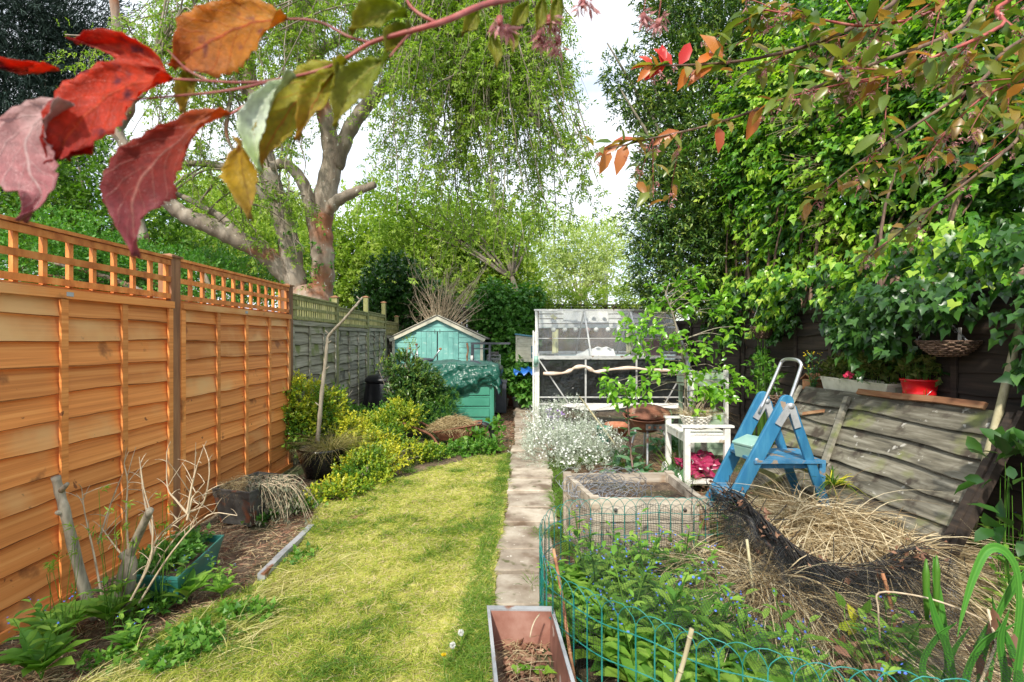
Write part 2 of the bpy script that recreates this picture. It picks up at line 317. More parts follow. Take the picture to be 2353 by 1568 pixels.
M['brownin'] = mat('brown_inside', [(.15, .06, .04), (.26, .115, .08), (.36, .20, .15)], (1, 1, 1), 7, 8, .8, .3, vary=0, spots=[((.48, .40, .34), 11, .64, .05)], dist=.004)
M['wire'] = mat('green_wire', [(.01, .15, .13), (.015, .20, .17), (.04, .27, .23)], (1, 1, 1), 9, 4, .4, 0, vary=.05)
M['wicker'] = mat('brown_wicker', [(.06, .035, .025), (.15, .09, .06), (.27, .18, .12)], (20, 20, 5), 1.5, 5, .8, .3, vary=.35)
M['whicker'] = mat('white_wicker', [(.50, .46, .38), (.70, .67, .60), (.80, .78, .72)], (20, 20, 5), 1.5, 5, .7, .2, vary=.12)
M['red'] = mat('red_enamel', [(.55, .008, .012), (.66, .012, .018), (.72, .03, .03)], (1, 1, 1), 5, 5, .22, 0, vary=0)
M['tealpot'] = mat('teal_bucket', [(.01, .20, .15), (.015, .26, .2), (.03, .3, .24)], (1, 1, 1), 5, 5, .35, 0, vary=0)
M['terracotta'] = mat('terracotta', [(.30, .10, .05), (.42, .17, .09), (.5, .25, .16)], (1, 1, 1), 8, 6, .85, .2, vary=.05)
M['hay'] = leafmat('hay', [(.20, .13, .06), (.42, .32, .16), (.60, .49, .28)], .8, .15, .2, (1, 1, 1))
M['straw'] = leafmat('straw', [(.30, .21, .11), (.50, .39, .22), (.66, .55, .35)], .7, .2, .2, (1, 1, 1))
M['grass'] = leafmat('grass_blades', [(.09, .16, .015), (.25, .33, .035), (.45, .48, .08), (.66, .59, .24)], .6, .35, .25)
M['lush'] = leafmat('lush_grass', [(.06, .14, .015), (.13, .25, .03), (.22, .34, .05)], .55, .35, .3)
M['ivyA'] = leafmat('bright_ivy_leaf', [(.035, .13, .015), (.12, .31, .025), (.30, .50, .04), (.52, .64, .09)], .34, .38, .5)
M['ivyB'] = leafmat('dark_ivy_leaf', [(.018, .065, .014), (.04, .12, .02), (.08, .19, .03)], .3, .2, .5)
M['bay'] = leafmat('bay_leaf', [(.03, .085, .018), (.06, .14, .03), (.15, .24, .04), (.40, .46, .09)], .3, .2, .55)
M['ash'] = leafmat('weeping_tree_leaf', [(.12, .22, .025), (.23, .36, .045), (.38, .48, .09)], .5, .4, .3)
M['lime'] = leafmat('lime_tree_leaf', [(.12, .22, .03), (.27, .38, .06), (.48, .54, .14)], .6, .4, .2)
M['midgreen'] = leafmat('mid_green_leaf', [(.03, .09, .012), (.10, .21, .025), (.26, .38, .06)], .5, .4, .3)
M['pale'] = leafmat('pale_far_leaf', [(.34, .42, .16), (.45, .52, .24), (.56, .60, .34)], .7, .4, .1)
M['conifer'] = leafmat('conifer_needles', [(.012, .028, .022), (.03, .055, .042), (.06, .09, .07)], .7, .1, .2, (1, 1, 1))
M['euon'] = leafmat('euonymus_leaf', [(.05, .16, .02), (.16, .30, .025), (.50, .52, .035), (.74, .68, .06)], .35, .3, .4, (1.2, 1.2, .5))
M['vinegreen'] = leafmat('climber_leaf', [(.05, .16, .025), (.10, .27, .04), (.19, .37, .06)], .45, .3, .4)
M['weed'] = leafmat('weed_leaf', [(.05, .16, .02), (.11, .27, .03), (.20, .36, .05)], .45, .35, .4)
M['alk'] = leafmat('alkanet_leaf', [(.07, .20, .025), (.16, .33, .04), (.28, .44, .07)], .5, .35, .35)
M['glossy'] = leafmat('glossy_leaf', [(.10, .27, .02), (.18, .40, .03), (.30, .52, .05)], .22, .35, .6)
M['silver'] = leafmat('silver_leaf', [(.40, .48, .35), (.55, .62, .50), (.70, .75, .64)], .8, .2, .1, (1, 1, 1))
M['petalw'] = leafmat('white_petal', [(.80, .82, .78), (.86, .87, .84)], .6, .3, .2, (1, 1, 1))
M['petalb'] = leafmat('blue_petal', [(.10, .18, .72), (.17, .30, .85)], .6, .3, .2, (1, 1, 1))
M['petalv'] = leafmat('violet_petal', [(.34, .16, .62), (.48, .28, .72)], .6, .3, .2, (1, 1, 1))
M['petaly'] = leafmat('yellow_petal', [(.75, .55, .02), (.85, .68, .03)], .6, .3, .2, (1, 1, 1))
M['petalp'] = leafmat('pink_petal', [(.42, .16, .17), (.62, .30, .30), (.70, .45, .42)], .6, .3, .2, (1, 1, 1))
M['crab'] = leafmat('crab_leaf', [(.07, .14, .015), (.15, .23, .03), (.24, .27, .05), (.40, .17, .05)], .3, .45, .5, (1.3, 1.2, .6))
M['crabred'] = leafmat('crab_red_leaf', [(.55, .02, .03), (.62, .06, .02), (.60, .20, .03)], .35, .4, .5, (1.2, 1, 1))
M['deadleaf'] = leafmat('dead_leaf', [(.13, .06, .03), (.26, .13, .08), (.38, .22, .14)], .6, .15, .3, (1, 1, 1))
M['iris'] = leafmat('iris_leaf', [(.05, .20, .03), (.09, .30, .04), (.14, .38, .06)], .35, .35, .5)
M['glass'] = glassmat('greenhouse_glass', dirt_sheen=.07, dirt_sheen_col=(.82, .86, .88))  # pale bluish film: dirt, with the sky's reflection painted into its colour
M['glassclear'] = glassmat('greenhouse_side_glass', dirt_sheen=.02)

# ---------------------------------------------------------------- ground, lawn, path
def sheet(name, x0, x1, y0, y1, nx, ny, zf, mt, kind='structure'):
    xs = np.linspace(x0, x1, nx); ys = np.linspace(y0, y1, ny); X, Y = np.meshgrid(xs, ys); Z = zf(X, Y)
    V = np.stack([X, Y, Z], -1).reshape(-1, 3); i = np.arange(nx*ny).reshape(ny, nx)
    F = np.stack([i[:-1, :-1], i[:-1, 1:], i[1:, 1:], i[1:, :-1]], -1).reshape(-1, 4)
    return tag(finish(name, V, F, mt, None, True), kind=kind)
def gz(X, Y): return .012*np.sin(X*3.1+Y*1.7)+.010*np.sin(X*7.3-Y*5.1)+.006*np.sin(X*17+Y*13)
def far(X, Y): return np.where((np.abs(X) < 3.4) & (Y < 13) & (Y > 0.2), gz(X, Y)-.028, -.05)
XS = np.concatenate([[-150, -60, -20, -8], np.linspace(-4, 4, 130), [8, 20, 60, 150]])
YS = np.concatenate([[-60, -10], np.linspace(0, 14, 200), [18, 30, 60, 200]])
Xg, Yg = np.meshgrid(XS, YS); Zg = far(Xg, Yg); iv = np.arange(Xg.size).reshape(Xg.shape)
tag(finish('ground', np.stack([Xg, Yg, Zg], -1).reshape(-1, 3), np.stack([iv[:-1, :-1], iv[:-1, 1:], iv[1:, 1:], iv[1:, :-1]], -1).reshape(-1, 4), M['soil'], None, True), kind='structure')
LAWN = [G(60, 1640), G(250, 1540), G(420, 1440), G(590, 1340), G(650, 1270), G(715, 1220), G(730, 1165), G(860, 1110), G(1000, 1078), G(1100, 1050), G(1165, 1042), G(1168, 1120), G(1150, 1250), G(1128, 1400), G(1110, 1640)]
LW = [tuple(q[:2]) for q in LAWN]
lv = [Vector((q[0], q[1], .012)) for q in LAWN]
# lawn as fine grid clipped to polygon
xs = np.arange(-2.2, .1, .035); ys = np.arange(1.7, 6.6, .035); Xl, Yl = np.meshgrid(xs, ys)
Zl = .010+.012*np.sin(Xl*9+Yl*4)+.010*np.sin(Xl*5-Yl*11)+rng.normal(size=Xl.shape)*.0035
il = np.arange(Xl.size).reshape(Xl.shape); Fl = np.stack([il[:-1, :-1], il[:-1, 1:], il[1:, 1:], il[1:, :-1]], -1).reshape(-1, 4)
cl = np.stack([Xl, Yl], -1).reshape(-1, 2)[Fl].mean(1); Fl = Fl[inpoly(cl[:, 0], cl[:, 1], LW)]
tag(finish('lawn', np.stack([Xl, Yl, Zl], -1).reshape(-1, 3), Fl, M['moss'], None, True), kind='structure')
# slabs
def slab_edges(Y):
    return lerp(-.115, .02, min(1, max(0, (Y-2.2)/4.3)))+max(0, Y-6.5)*.01, lerp(.245, .47, min(1, max(0, (Y-2.2)/3.8)))+max(0, Y-6)*.005
y = 2.3; k = 0
ordn = ['first', 'second', 'third', 'fourth', 'fifth', 'sixth', 'seventh', 'eighth', 'ninth', 'tenth', 'eleventh', 'twelfth', 'thirteenth', 'fourteenth', 'fifteenth', 'sixteenth', 'seventeenth', 'eighteenth', 'nineteenth', 'twentieth', 'twenty-first', 'twenty-second', 'twenty-third']
while y < 11.2:
    l = random.uniform(.34, .52); a0, b0 = slab_edges(y); a1, b1 = slab_edges(y+l); g = random.uniform(.014, .030); e = lambda: random.uniform(-.02, .02); sh_ = random.uniform(-.022, .022); a0 += sh_; a1 += sh_; b0 += sh_; b1 += sh_
    zt = .026+random.uniform(-.012, .012); c = []
    ring = []
    cor = [(a0+e(), y+g+e()), (b0+e(), y+g+e()), (b1+e(), y+l-g+e()), (a1+e(), y+l-g+e())]
    for q in range(4):
        p0 = cor[q]; p1 = cor[(q+1) % 4]
        for t in range(7): 
            tt = t/7; wob = random.uniform(-.009, .009)
            ring.append((lerp(p0[0], p1[0], tt)+wob, lerp(p0[1], p1[1], tt)+wob))
    m_ = MB(); n = len(ring); cx = sum(p[0] for p in ring)/n; cy = sum(p[1] for p in ring)/n
    V = [(px, py, -.03) for px, py in ring]+[(px, py, zt-.008) for px, py in ring]+[(lerp(px, cx, .035), lerp(py, cy, .035), zt) for px, py in ring]+[(cx, cy, zt+.003)]
    F = [(i, (i+1) % n, n+(i+1) % n, n+i) for i in range(n)]+[(n+i, n+(i+1) % n, 2*n+(i+1) % n, 2*n+i) for i in range(n)]+[(2*n+i, 2*n+(i+1) % n, 3*n) for i in range(n)]
    m_.add(V, F, False); o = m_.build('paving_slab', M['slab'])
    tag(o, 'weathered stone slab of the path, %s one counting from the rusty metal trough' % ordn[k], 'paving slab', 'stone slabs of the garden path')
    k += 1; y += l
    if k >= len(ordn): break
# lawn edging strip
ed = MB(); pts = [G(715, 1219), G(690, 1245), G(650, 1283), G(600, 1335)]
for a, b in zip(pts, pts[1:]): ed.bar(a+Vector((0, 0, .02)), b+Vector((0, 0, .02)), .045, .05, v=.5)
tag(ed.build('edging_strip', M['zinc']), 'grey edging strip between the bare soil and the lawn', 'lawn edging')

# ---------------------------------------------------------------- lap fence panels
MI_ = []
EDGE = {}
def lap_board(L, z0, z1, yo=0.0, wav=.008, n=22, thick=.008, lean=.02, x0=0.0):
    ph = [random.uniform(0, 6.28) for _ in range(4)]; fr = [random.uniform(1.5, 5), random.uniform(6, 12)]
    V = []
    for i in range(n+1):
        x = x0+L*i/n; wv = wav*(math.sin(fr[0]*x+ph[0])+.6*math.sin(fr[1]*x+ph[1])+random.uniform(-.25, .25))
        bow = .3*wav*math.sin(4*x+ph[2])
        ew = .0035+.004*max(0, math.sin(fr[0]*1.7*x+ph[3]))+random.uniform(0, .002)
        V += [(x, yo, z1+.02), (x, yo+lean+bow, z0+wv+ew), (x, yo+lean+bow-.002, z0+wv), (x, yo+lean-thick+bow, z0+wv), (x, yo-thick, z1+.02)]
    F = []; MI_.clear()
    for i in range(n):
        a = 5*i; b = a+5
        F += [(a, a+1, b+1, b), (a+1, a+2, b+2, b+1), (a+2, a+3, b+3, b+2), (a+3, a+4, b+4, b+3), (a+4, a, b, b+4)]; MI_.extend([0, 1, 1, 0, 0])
    F += [(0, 4, 3, 2, 1), (5*n, 5*n+1, 5*n+2, 5*n+3, 5*n+4)]; MI_.extend([0, 0])
    return V, F
def lap_panel(parent, loc, rz, L, H, nb, mb, mf, wav, battens=(0, .25, .5, .75, 1), bw=.045, lean=.022, topw=.05, label=None):
    """local: x along the panel, +y towards the viewer's side, z up"""
    bd = MB()
    hs = [0]+[H*i/nb+random.uniform(-.008, .008) for i in range(1, nb)]+[H]
    for i in range(nb-1, -1, -1):
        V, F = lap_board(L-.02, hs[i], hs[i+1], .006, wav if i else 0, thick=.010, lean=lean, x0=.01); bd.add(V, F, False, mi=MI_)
    pn = bd.build('fence_panel', [mb, EDGE.get(mb.name, M['darkwood'])], parent); pn.location = loc; pn.rotation_euler = (0, 0, rz)  # second slot paints the shadow line along each board's lower edge
    if label: pn['label'] = label
    for t in battens:
        b = MB(); x = bw/2+(L-bw)*t; b.box(x-bw/2, x+bw/2, lean+.004, lean+.018, .0, H-topw-.002); b.build('batten', mf, pn)
    b = MB(); b.box(0, L, lean+.002, lean+.030, H-topw, H); b.build('top_rail', mf, pn)
    b = MB(); b.box(0, L, lean+.028, lean+.046, 0, .05); b.build('bottom_rail', mf, pn)
    return pn
def trellis(parent, L, z0, h, sp, mt, sw=.028, rails=3, cap=True):
    p = MB(); n = int(L/sp)
    for i in range(n+1):
        x = sw/2+(L-sw)*i/n; p.box(x-sw/2, x+sw/2, -.006, .016, z0+.004, z0+h-.022)
    for j in range(rails):
        z = z0+.03+(h-.075)*j/(rails-1); p.box(0, L, .018, .034, z-.019, z+.019)
    if cap: p.box(-.002, L+.002, -.012, .044, z0+h-.020, z0+h)
    return p.build('trellis', mt, parent)
def fpost(x, y, h, mt, cap, parent, w=.085):
    b = MB(); b.box(-w/2, w/2, -w/2, w/2, -.02, h); s = b.build('fence_post', mt, parent); s.location = (x, y, 0)
    b = MB(); q = w/2+.014; b.box(-q, q, -q, q, h, h+.016)
    b.add([(-q+.006, -q+.006, h+.016), (q-.006, -q+.006, h+.016), (q-.006, q-.006, h+.016), (-q+.006, q-.006, h+.016), (0, 0, h+.036)], [(0, 1, 4), (1, 2, 4), (2, 3, 4), (3, 0, 4)])
    b.build('post_cap', cap, s)
FX = lambda Y: -2.52-.0177*Y
def fence_between(root, Y0, Y1, mb, mf, mtr, H, nb, wav, th, sp, **k):
    a = Vector((FX(Y0), Y0, 0)); b = Vector((FX(Y1), Y1, 0)); d = b-a
    t = lap_panel(root, b, math.atan2(-d.y, -d.x), d.length, H, nb, mb, mf, wav, **k)
    if th: trellis(t, d.length, H+.012, th, sp, mtr)
    return t
EDGE['orange_softwood'] = mat('lap_shadow_edge', [(.16, .05, .012), (.30, .10, .025), (.42, .16, .04)], (2, 9, 9), 3, 5, .8, 0)  # dark strip on the board edges, painting in the shadow under each lap
org = thing('orange_fence', 'new orange lap fence with open square trellis on top, along the left side', 'fence')
for i, (a, b) in enumerate([(-.1, 1.76), (1.86, 3.68), (3.78, 5.71)]):
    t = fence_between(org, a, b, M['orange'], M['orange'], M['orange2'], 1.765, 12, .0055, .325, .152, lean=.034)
    if i:
        L = b-a; p = MB(); p.box(L-.95, L-.905, .052, .0545, 1.728, 1.752); p.V = [(x, y+.012, z) for x, y, z in p.V]; p.build('metal_badge', M['bracket'], t)
for y_, w_ in ((3.73, .10), (5.76, .095), (1.81, .10)): fpost(FX(y_)-.01, y_, 2.10, M['post'], M['post'], org, w_)
old = thing('weathered_fence', 'old grey lap fence with mossy green trellis beyond the orange one', 'fence')
for a, b, H, th in [(5.81, 7.34, 1.70, .31), (7.42, 9.0, 1.66, .30), (9.1, 10.35, 1.68, .30), (10.43, 11.6, 1.55, .30)]:
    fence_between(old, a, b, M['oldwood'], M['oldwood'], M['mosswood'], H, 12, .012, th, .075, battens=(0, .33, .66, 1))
for Y, h in [(7.38, 2.10), (9.05, 2.24), (10.39, 2.24), (11.64, 2.0)]: fpost(FX(Y), Y, h, M['mosswood'], M['post'], old, .08)
RX = 3.12
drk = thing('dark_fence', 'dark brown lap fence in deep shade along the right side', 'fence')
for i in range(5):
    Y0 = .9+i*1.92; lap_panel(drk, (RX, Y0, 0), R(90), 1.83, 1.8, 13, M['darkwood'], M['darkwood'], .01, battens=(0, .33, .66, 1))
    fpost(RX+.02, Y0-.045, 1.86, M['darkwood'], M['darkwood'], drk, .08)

# ---------------------------------------------------------------- back boundary
wl = thing('boundary_wall', 'low grey boarded wall under brambles at the back of the garden', 'wall', (0, 13.2, 0))
b = MB()
for i in range(60):
    x = -4+i*.14; b.box(x, x+.132, 0, .02, 0, 2.35+random.uniform(-.03, .03))
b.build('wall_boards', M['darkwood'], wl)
b = MB(); b.box(-4.2, 4.6, -.03, .05, 2.36, 2.41); b.build('coping', M['felt'], wl)

# ---------------------------------------------------------------- turquoise shed
sh = thing('garden_shed', 'small turquoise timber shed with cream fascia boards and double doors', 'shed', (-1.60, 10.6, 0))
HW = .95; EZ = 1.49; AZ = 1.93; DP = 1.9
def gable_top(x): return lerp(AZ, EZ, abs(x)/HW)
wb = MB(); nb = 17; 
for i in range(nb):   # shiplap courses
    z0 = .06+i*.112; z1 = z0+.110
    def clip(z): return HW if z <= EZ else HW*(AZ-z)/(AZ-EZ)
    w0 = clip(z0); w1 = clip(z1)
    if w0 <= .02: break
    w1 = max(w1, .005)
    for (xa0, xb0, xa1, xb1) in ([(-w0, w0, -w1, w1)]):
        wb.add([(xa0, 0, z0), (xb0, 0, z0), (xb1, .012, z1), (xa1, .012, z1), (xa0, .03, z0), (xb0, .03, z0), (xb1, .03, z1), (xa1, .03, z1)],
               [(0, 1, 2, 3), (4, 0, 3, 7), (1, 5, 6, 2), (0, 4, 5, 1), (3, 2, 6, 7)])
    if z1 <= EZ+.02:
        for s in (-1, 1):
            x = s*HW; V = [(x, .03, z0), (x, DP, z0), (x-s*.012, DP, z1), (x-s*.012, .03, z1), (x-s*.03, .03, z0), (x-s*.03, DP, z0)]
            wb.add(V, [(0, 1, 2, 3), (0, 4, 5, 1)])
wb.box(-HW+.01, HW-.01, DP-.02, DP, .05, EZ)
wb.build('walls', M['turq'], sh)
for s in (-1, 1):
    d = MB(); x0 = -.45 if s < 0 else .012; x1 = -.012 if s < 0 else .45
    nn = 4
    for i in range(nn):
        a = lerp(x0, x1, i/nn)+.002; c = lerp(x0, x1, (i+1)/nn)-.002; d.box(a, c, -.030, -.006, .12, 1.635, v=.5+random.uniform(-.1, .1))
    door = d.build('door', M['turq'], sh)
    h = MB(); xx = x0 if s < 0 else x1; h.box(min(xx, xx-s*.2), max(xx, xx-s*.2), -.036, -.031, 1.50, 1.522); h.build('hinge', M['turq'], door)
    h = MB(); h.box(-.06 if s < 0 else .05, -.05 if s < 0 else .06, -.045, -.032, 1.60, 1.69); h.build('bolt', M['darkzinc'], door)
d = MB(); d.box(-.009, .009, -.004, .001, .12, 1.64); d.box(-.46, .46, -.004, .001, 1.638, 1.648); d.build('door_gap', M['black'], sh)
for s in (-1, 1):
    f = MB(); a = Vector((s*(HW+.08), -.075, EZ-.03)); c = Vector((0, -.075, AZ+.02))
    f.bar(a+Vector((0, .01 if s > 0 else .0125, 0)), c+Vector((0, .01 if s > 0 else .0125, 0)), .02, .105, up=(0, 0, 1)); f.build('fascia_board', M['cream'], sh)
    f = MB(); f.box(s*HW-.03, s*HW+.03, -.016, -.001, .05, EZ-.02); f.build('corner_trim', M['cream'], sh)
    f = MB(); n_ = Vector((s*(AZ-EZ), 0, HW)).normalized(); o0 = Vector((s*(HW+.12), -.085, EZ+.0)); o1 = Vector((0, -.085, AZ+.065))
    V = [o0, o1, o1+Vector((0, DP+.2, 0)), o0+Vector((0, DP+.2, 0))]; V += [q-Vector((0, 0, .022)) for q in V]
    f.add(V, [(0, 1, 2, 3), (7, 6, 5, 4), (0, 4, 5, 1), (1, 5, 6, 2), (2, 6, 7, 3), (3, 7, 4, 0)]); f.build('roof_slope', M['felt'], sh)

# ---------------------------------------------------------------- cream hen house
hh = thing('hen_house', 'cream boarded hen house with sloping blue-edged roof on dark legs', 'hen house', (.32, 10.7, 0))
b = MB()
for i in range(6):
    z0 = .98+i*.085
    zt = z0+.082
    b.box(-.22, .35, 0, .5, z0, zt)
b.add([(-.22, 0, 1.49), (.35, 0, 1.49), (-.22, 0, 1.555), (-.22, .5, 1.49), (.35, .5, 1.49), (-.22, .5, 1.555)], [(0, 1, 2), (5, 4, 3), (0, 2, 5, 3), (2, 1, 4, 5)])
b.build('body', M['cream'], hh)
b = MB(); b.box(-.235, -.205, -.012, -.001, .97, 1.55); b.box(-.13, .12, -.010, -.001, 1.36, 1.372); b.build('frame_trim', M['cream'], hh)
bluepaint = mat('dusty_blue_paint', [(.07, .20, .28), (.10, .26, .35), (.14, .31, .40)], (3, 3, 3), 3, 5, .6, .1)
b = MB(); b.bar((-.25, .25, 1.585), (.40, .25, 1.50), .60, .03, up=(0, 0, 1)); b.build('roof', bluepaint, hh)
b = MB(); b.box(.10, .30, -.014, -.001, 1.06, 1.33); b.build('hatch', bluepaint, hh)
for x in (-.18, .30):
    for y_ in (.04, .44):
        b = MB(); b.box(x-.02, x+.02, y_-.02, y_+.02, 0, .98); b.build('leg', M['darkwood'], hh)

# ---------------------------------------------------------------- greenhouse
gh = thing('greenhouse', 'small white aluminium framed greenhouse with glass roof and black liner behind the lower panes', 'greenhouse', (0, 0, 0))
GY0 = 8.13; GY1 = 9.1; GY2 = 10.07; XL = .44; XR = 2.95; EV = 1.17; RD = 2.0
def bars(lst, w=.03, d=.03):
    m_ = MB()
    for a, c in lst: m_.bar(a, c, w, d)
    return m_
for x in (XL, XL+.78, XL+1.62, XR-.06): fr = MB(); fr.box(x-.014, x+.014, GY0-.014, GY0+.014, 0, EV-.012); fr.build('upright', M['alu'], gh)
for x in (XL, XL+1.25, XR): fr = MB(); fr.box(x-.016, x+.016, GY2-.016, GY2+.016, 0, EV-.012); fr.build('upright', M['alu'], gh)
for z in (.41, .52): fr = MB(); fr.box(XL+.015, XR-.015, GY0-.02, GY0-.015, z-.012, z+.012); fr.build('glazing_rail', M['alu'], gh)
e1 = MB(); e1.box(XL-.03, XR+.06, GY0-.035, GY0+.02, EV-.01, EV+.035); e1.build('eaves_beam', M['alu'], gh)
e1 = MB(); e1.box(XL-.03, XR+.06, GY2-.02, GY2+.035, EV-.01, EV+.035); e1.build('eaves_beam', M['alu'], gh)
e1 = MB(); e1.box(XL-.03, XR, GY1-.035, GY1+.035, RD, RD+.03); e1.build('ridge_beam', M['alu'], gh)
rb = MB()
for t in (0, .355, .70, 1):
    for yy in (GY0, GY2): rb.bar((lerp(XL+.0, XR-.05, t), yy, EV+.03), (lerp(XL+.02, XR-.02, t), GY1, RD), .026, .026)
rb.bar((XL, GY0+.34, EV+.03+(.34/.97)*(RD-EV)), (XR, GY0+.34, EV+.03+(.34/.97)*(RD-EV)), .012, .012)
rb.build('glazing_bars', M['alu'], gh)
Yb = GY0-.024
for a, b in (((XL+.02, Yb, 1.12), (XL+.50, Yb, .41)), ((XR-.12, Yb, .95), (XR-.43, Yb, .41))): br = MB(); br.bar(a, b, .022, .006, up=(0, 1, 0)); br.build('diagonal_brace', M['alu'], gh)
rg = MB()
for yy, s in ((GY0, 1), (GY2, -1)):
    V = [(XL, yy, EV+.035), (XR, yy, EV+.035), (XR, GY1, RD+.005), (XL, GY1, RD+.005)]; rg.add(V, [(0, 1, 2, 3) if s > 0 else (3, 2, 1, 0)])
rg.build('roof_glass', M['glass'], gh)
wg = MB()
wg.add([(XL, GY0, .0), (XR, GY0, .0), (XR, GY0, EV), (XL, GY0, EV)], [(0, 1, 2, 3)])
wg.add([(XL, GY2, .0), (XR, GY2, .0), (XR, GY2, EV), (XL, GY2, EV)], [(3, 2, 1, 0)])
for x in (XL, XR): wg.add([(x, GY0, 0), (x, GY2, 0), (x, GY2, EV), (x, GY1, RD), (x, GY0, EV)], [(0, 1, 2, 3, 4)])
wg.build('wall_glass', M['glassclear'], gh)
dr = MB()     # sliding door rails standing proud at the left corner
for i, (x, h) in enumerate(((XL-.085, 1.62), (XL-.055, 1.60), (XL-.028, 1.60))): dr.box(x-.011, x+.011, GY0-.03-.012*i, GY0+.0-.012*i, 0, h)
dr.bar((XL-.03, GY0-.03, 1.17), (XL+.0, GY1, 2.0), .02, .02)
dr.box(XL-.02, XL+.012, GY0-.05, GY0-.02, 0, EV+.0)
dr.build('door_rails', M['white'], gh)
# things inside / behind the greenhouse
def cloth(name, label, cat, x0, x1, z0f, z1, y, mt, nx=40, nz=14, amp=.02, parent=None, kx=14):
    V = []; F = []
    for j in range(nz+1):
        for i in range(nx+1):
            t = i/nx; x = lerp(x0, x1, t); zb = z0f(t); zt = z1(t) if callable(z1) else z1; z = lerp(zt, zb, j/nz)
            V.append((x, y+amp*(math.sin(x*kx+1.3*j*.3)+.5*math.sin(x*kx*2.3+j))*.6, z))
    for j in range(nz):
        for i in range(nx): a = j*(nx+1)+i; F.append((a, a+nx+1, a+nx+2, a+1))
    o = finish(name, V, F, mt, parent, True, [.5]*len(V))
    s = o.modifiers.new('thick', 'SOLIDIFY'); s.thickness = .003
    if label: tag(o, label, cat)
    return o
cloth('plastic_liner', 'crumpled black plastic liner behind the lower greenhouse panes', 'plastic liner', XL+.03, XR-.06, lambda t: .42, EV-.03, GY0+.06, M['liner'], amp=.025, kx=7)
cloth('white_sheet', 'white sheet sagging along the bottom of the black liner', 'sheet', XL+.30, XR-.15, lambda t: .40-.10*math.sin(min(1, t*1.6)*math.pi)*(t < .62)-.13*(max(0, t-.45)), .415, GY0-.03, M['whitecloth'], amp=.012)
st = thing('staging_table', 'white slatted staging bench inside the greenhouse', 'bench', (1.65, 9.3, 0))
b = MB()
for i in range(5): b.box(-1.1, 1.1, -.2+i*.1, -.12+i*.1, 1.10, 1.125)
b.build('bench_top', M['white'], st)
for x in (-1.05, 1.05):
    for y_ in (-.17, .25): b = MB(); b.box(x-.02, x+.02, y_-.02, y_+.02, 0, 1.098); b.build('leg', M['white'], st)
V = []; F = []; nx, ny = 24, 8
for j in range(ny+1):
    for i in range(nx+1):
        t = i/nx; V.append((lerp(1.05, 1.95, t), 9.15+j*.035, 1.128+.20*max(0, math.sin((t-.1)*2.4))*(j/ny)+.012*math.sin(i*1.3)))
for j in range(ny):
    for i in range(nx): a = j*(nx+1)+i; F.append((a, a+1, a+nx+2, a+nx+1))
o = finish('dust_sheet', V, F, M['whitecloth'], None, True); o.modifiers.new('t', 'SOLIDIFY').thickness = .01
tag(o, 'creased white dust sheet heaped on the greenhouse bench', 'sheet')
yel = mat('yellow_cloth', [(.58, .56, .26), (.68, .66, .36), (.72, .70, .44)], (2, 2, 2), 4, 5, .8, .2)
for x, lb in ((.82, 'pale yellow cloth hanging at the left inside the greenhouse'), (2.22, 'pale yellow cloth hanging near the pink chair back in the greenhouse')):
    cloth('cloth', lb, 'cloth', x-.055, x+.06, lambda t: 1.20+.02*t, 1.66, 9.3, yel, 12, 10, .03, kx=70)
pk = mat('pink_plastic', [(.50, .16, .20), (.58, .22, .26), (.62, .28, .32)], (2, 2, 2), 4, 5, .5, .05)
t = thing('folding_chair', 'pink plastic chair back leaning inside the greenhouse', 'chair', (2.62, 9.25, 1.13))
b = MB(); b.box(-.17, .17, 0, .02, 0, .36); b.build('back_panel', pk, t)
for s in (-1, 1): b = MB(); b.tube([(s*.19, .0, -.0), (s*.16, 0, .40), (0, 0, .47)], .014, 8); b.build('frame_tube', M['white'], t)
# lanterns
cord = MB(); pts = [Vector((.55+i*.27, 9.0, 1.69-.01*math.sin(i))) for i in range(7)]; cord.tube(pts, .003, 5)
tag(cord.build('lantern_string', M['wire']), 'thin green cord carrying the round lanterns in the greenhouse', 'cord')
LC = [1272, 1298, 1323, 1350, 1370, 1397, 1422]
for i, px in enumerate(LC):
    c = P(px, 758, 9.0); b = MB(); b.sphere((0, 0, 0), .045, 16, .5)
    lan = mat('paper_white', [(.72, .72, .68), (.8, .8, .77)], (1, 1, 1), 3, 3, .6, 0) if i == 0 else lan
    if i == 3: pinkl = mat('paper_pink', [(.66, .46, .44), (.70, .5, .48)], (1, 1, 1), 3, 3, .6, 0)
    o = b.build('paper_lantern', pinkl if i == 3 else lan); o.location = c
    tag(o, ['small round white lantern above the left yellow cloth, first of the string', 'small round lantern just right of the left yellow cloth', 'white round lantern left of the first sloping roof bar', 'pinkish round lantern on the string in the greenhouse', 'white round lantern directly right of the pinkish one', 'white round lantern, second from the right end of the string', 'white round lantern at the right end of the string'][i], 'lantern', 'round lanterns on a string')
# driftwood pole across the front
pp = [P(1248, 859, 8.05), P(1290, 858, 8.02), P(1310, 852, 8.02), P(1322, 845, 8.0), P(1345, 843, 8.02), P(1358, 850, 8.02), P(1372, 855, 8.02), P(1400, 850, 8.02), P(1450, 846, 8.02), P(1500, 851, 8.02), P(1560, 852, 8.02)]
b = MB(); q = bez(pp, 6); b.tube(q, [.020+.008*math.sin(i*.7)+.010*(1-abs(i/len(q)-.4)) for i in range(len(q))], 10)
tag(b.build('driftwood_branch', M['drift']), 'pale crooked driftwood branch tied across the black greenhouse panes', 'branch')
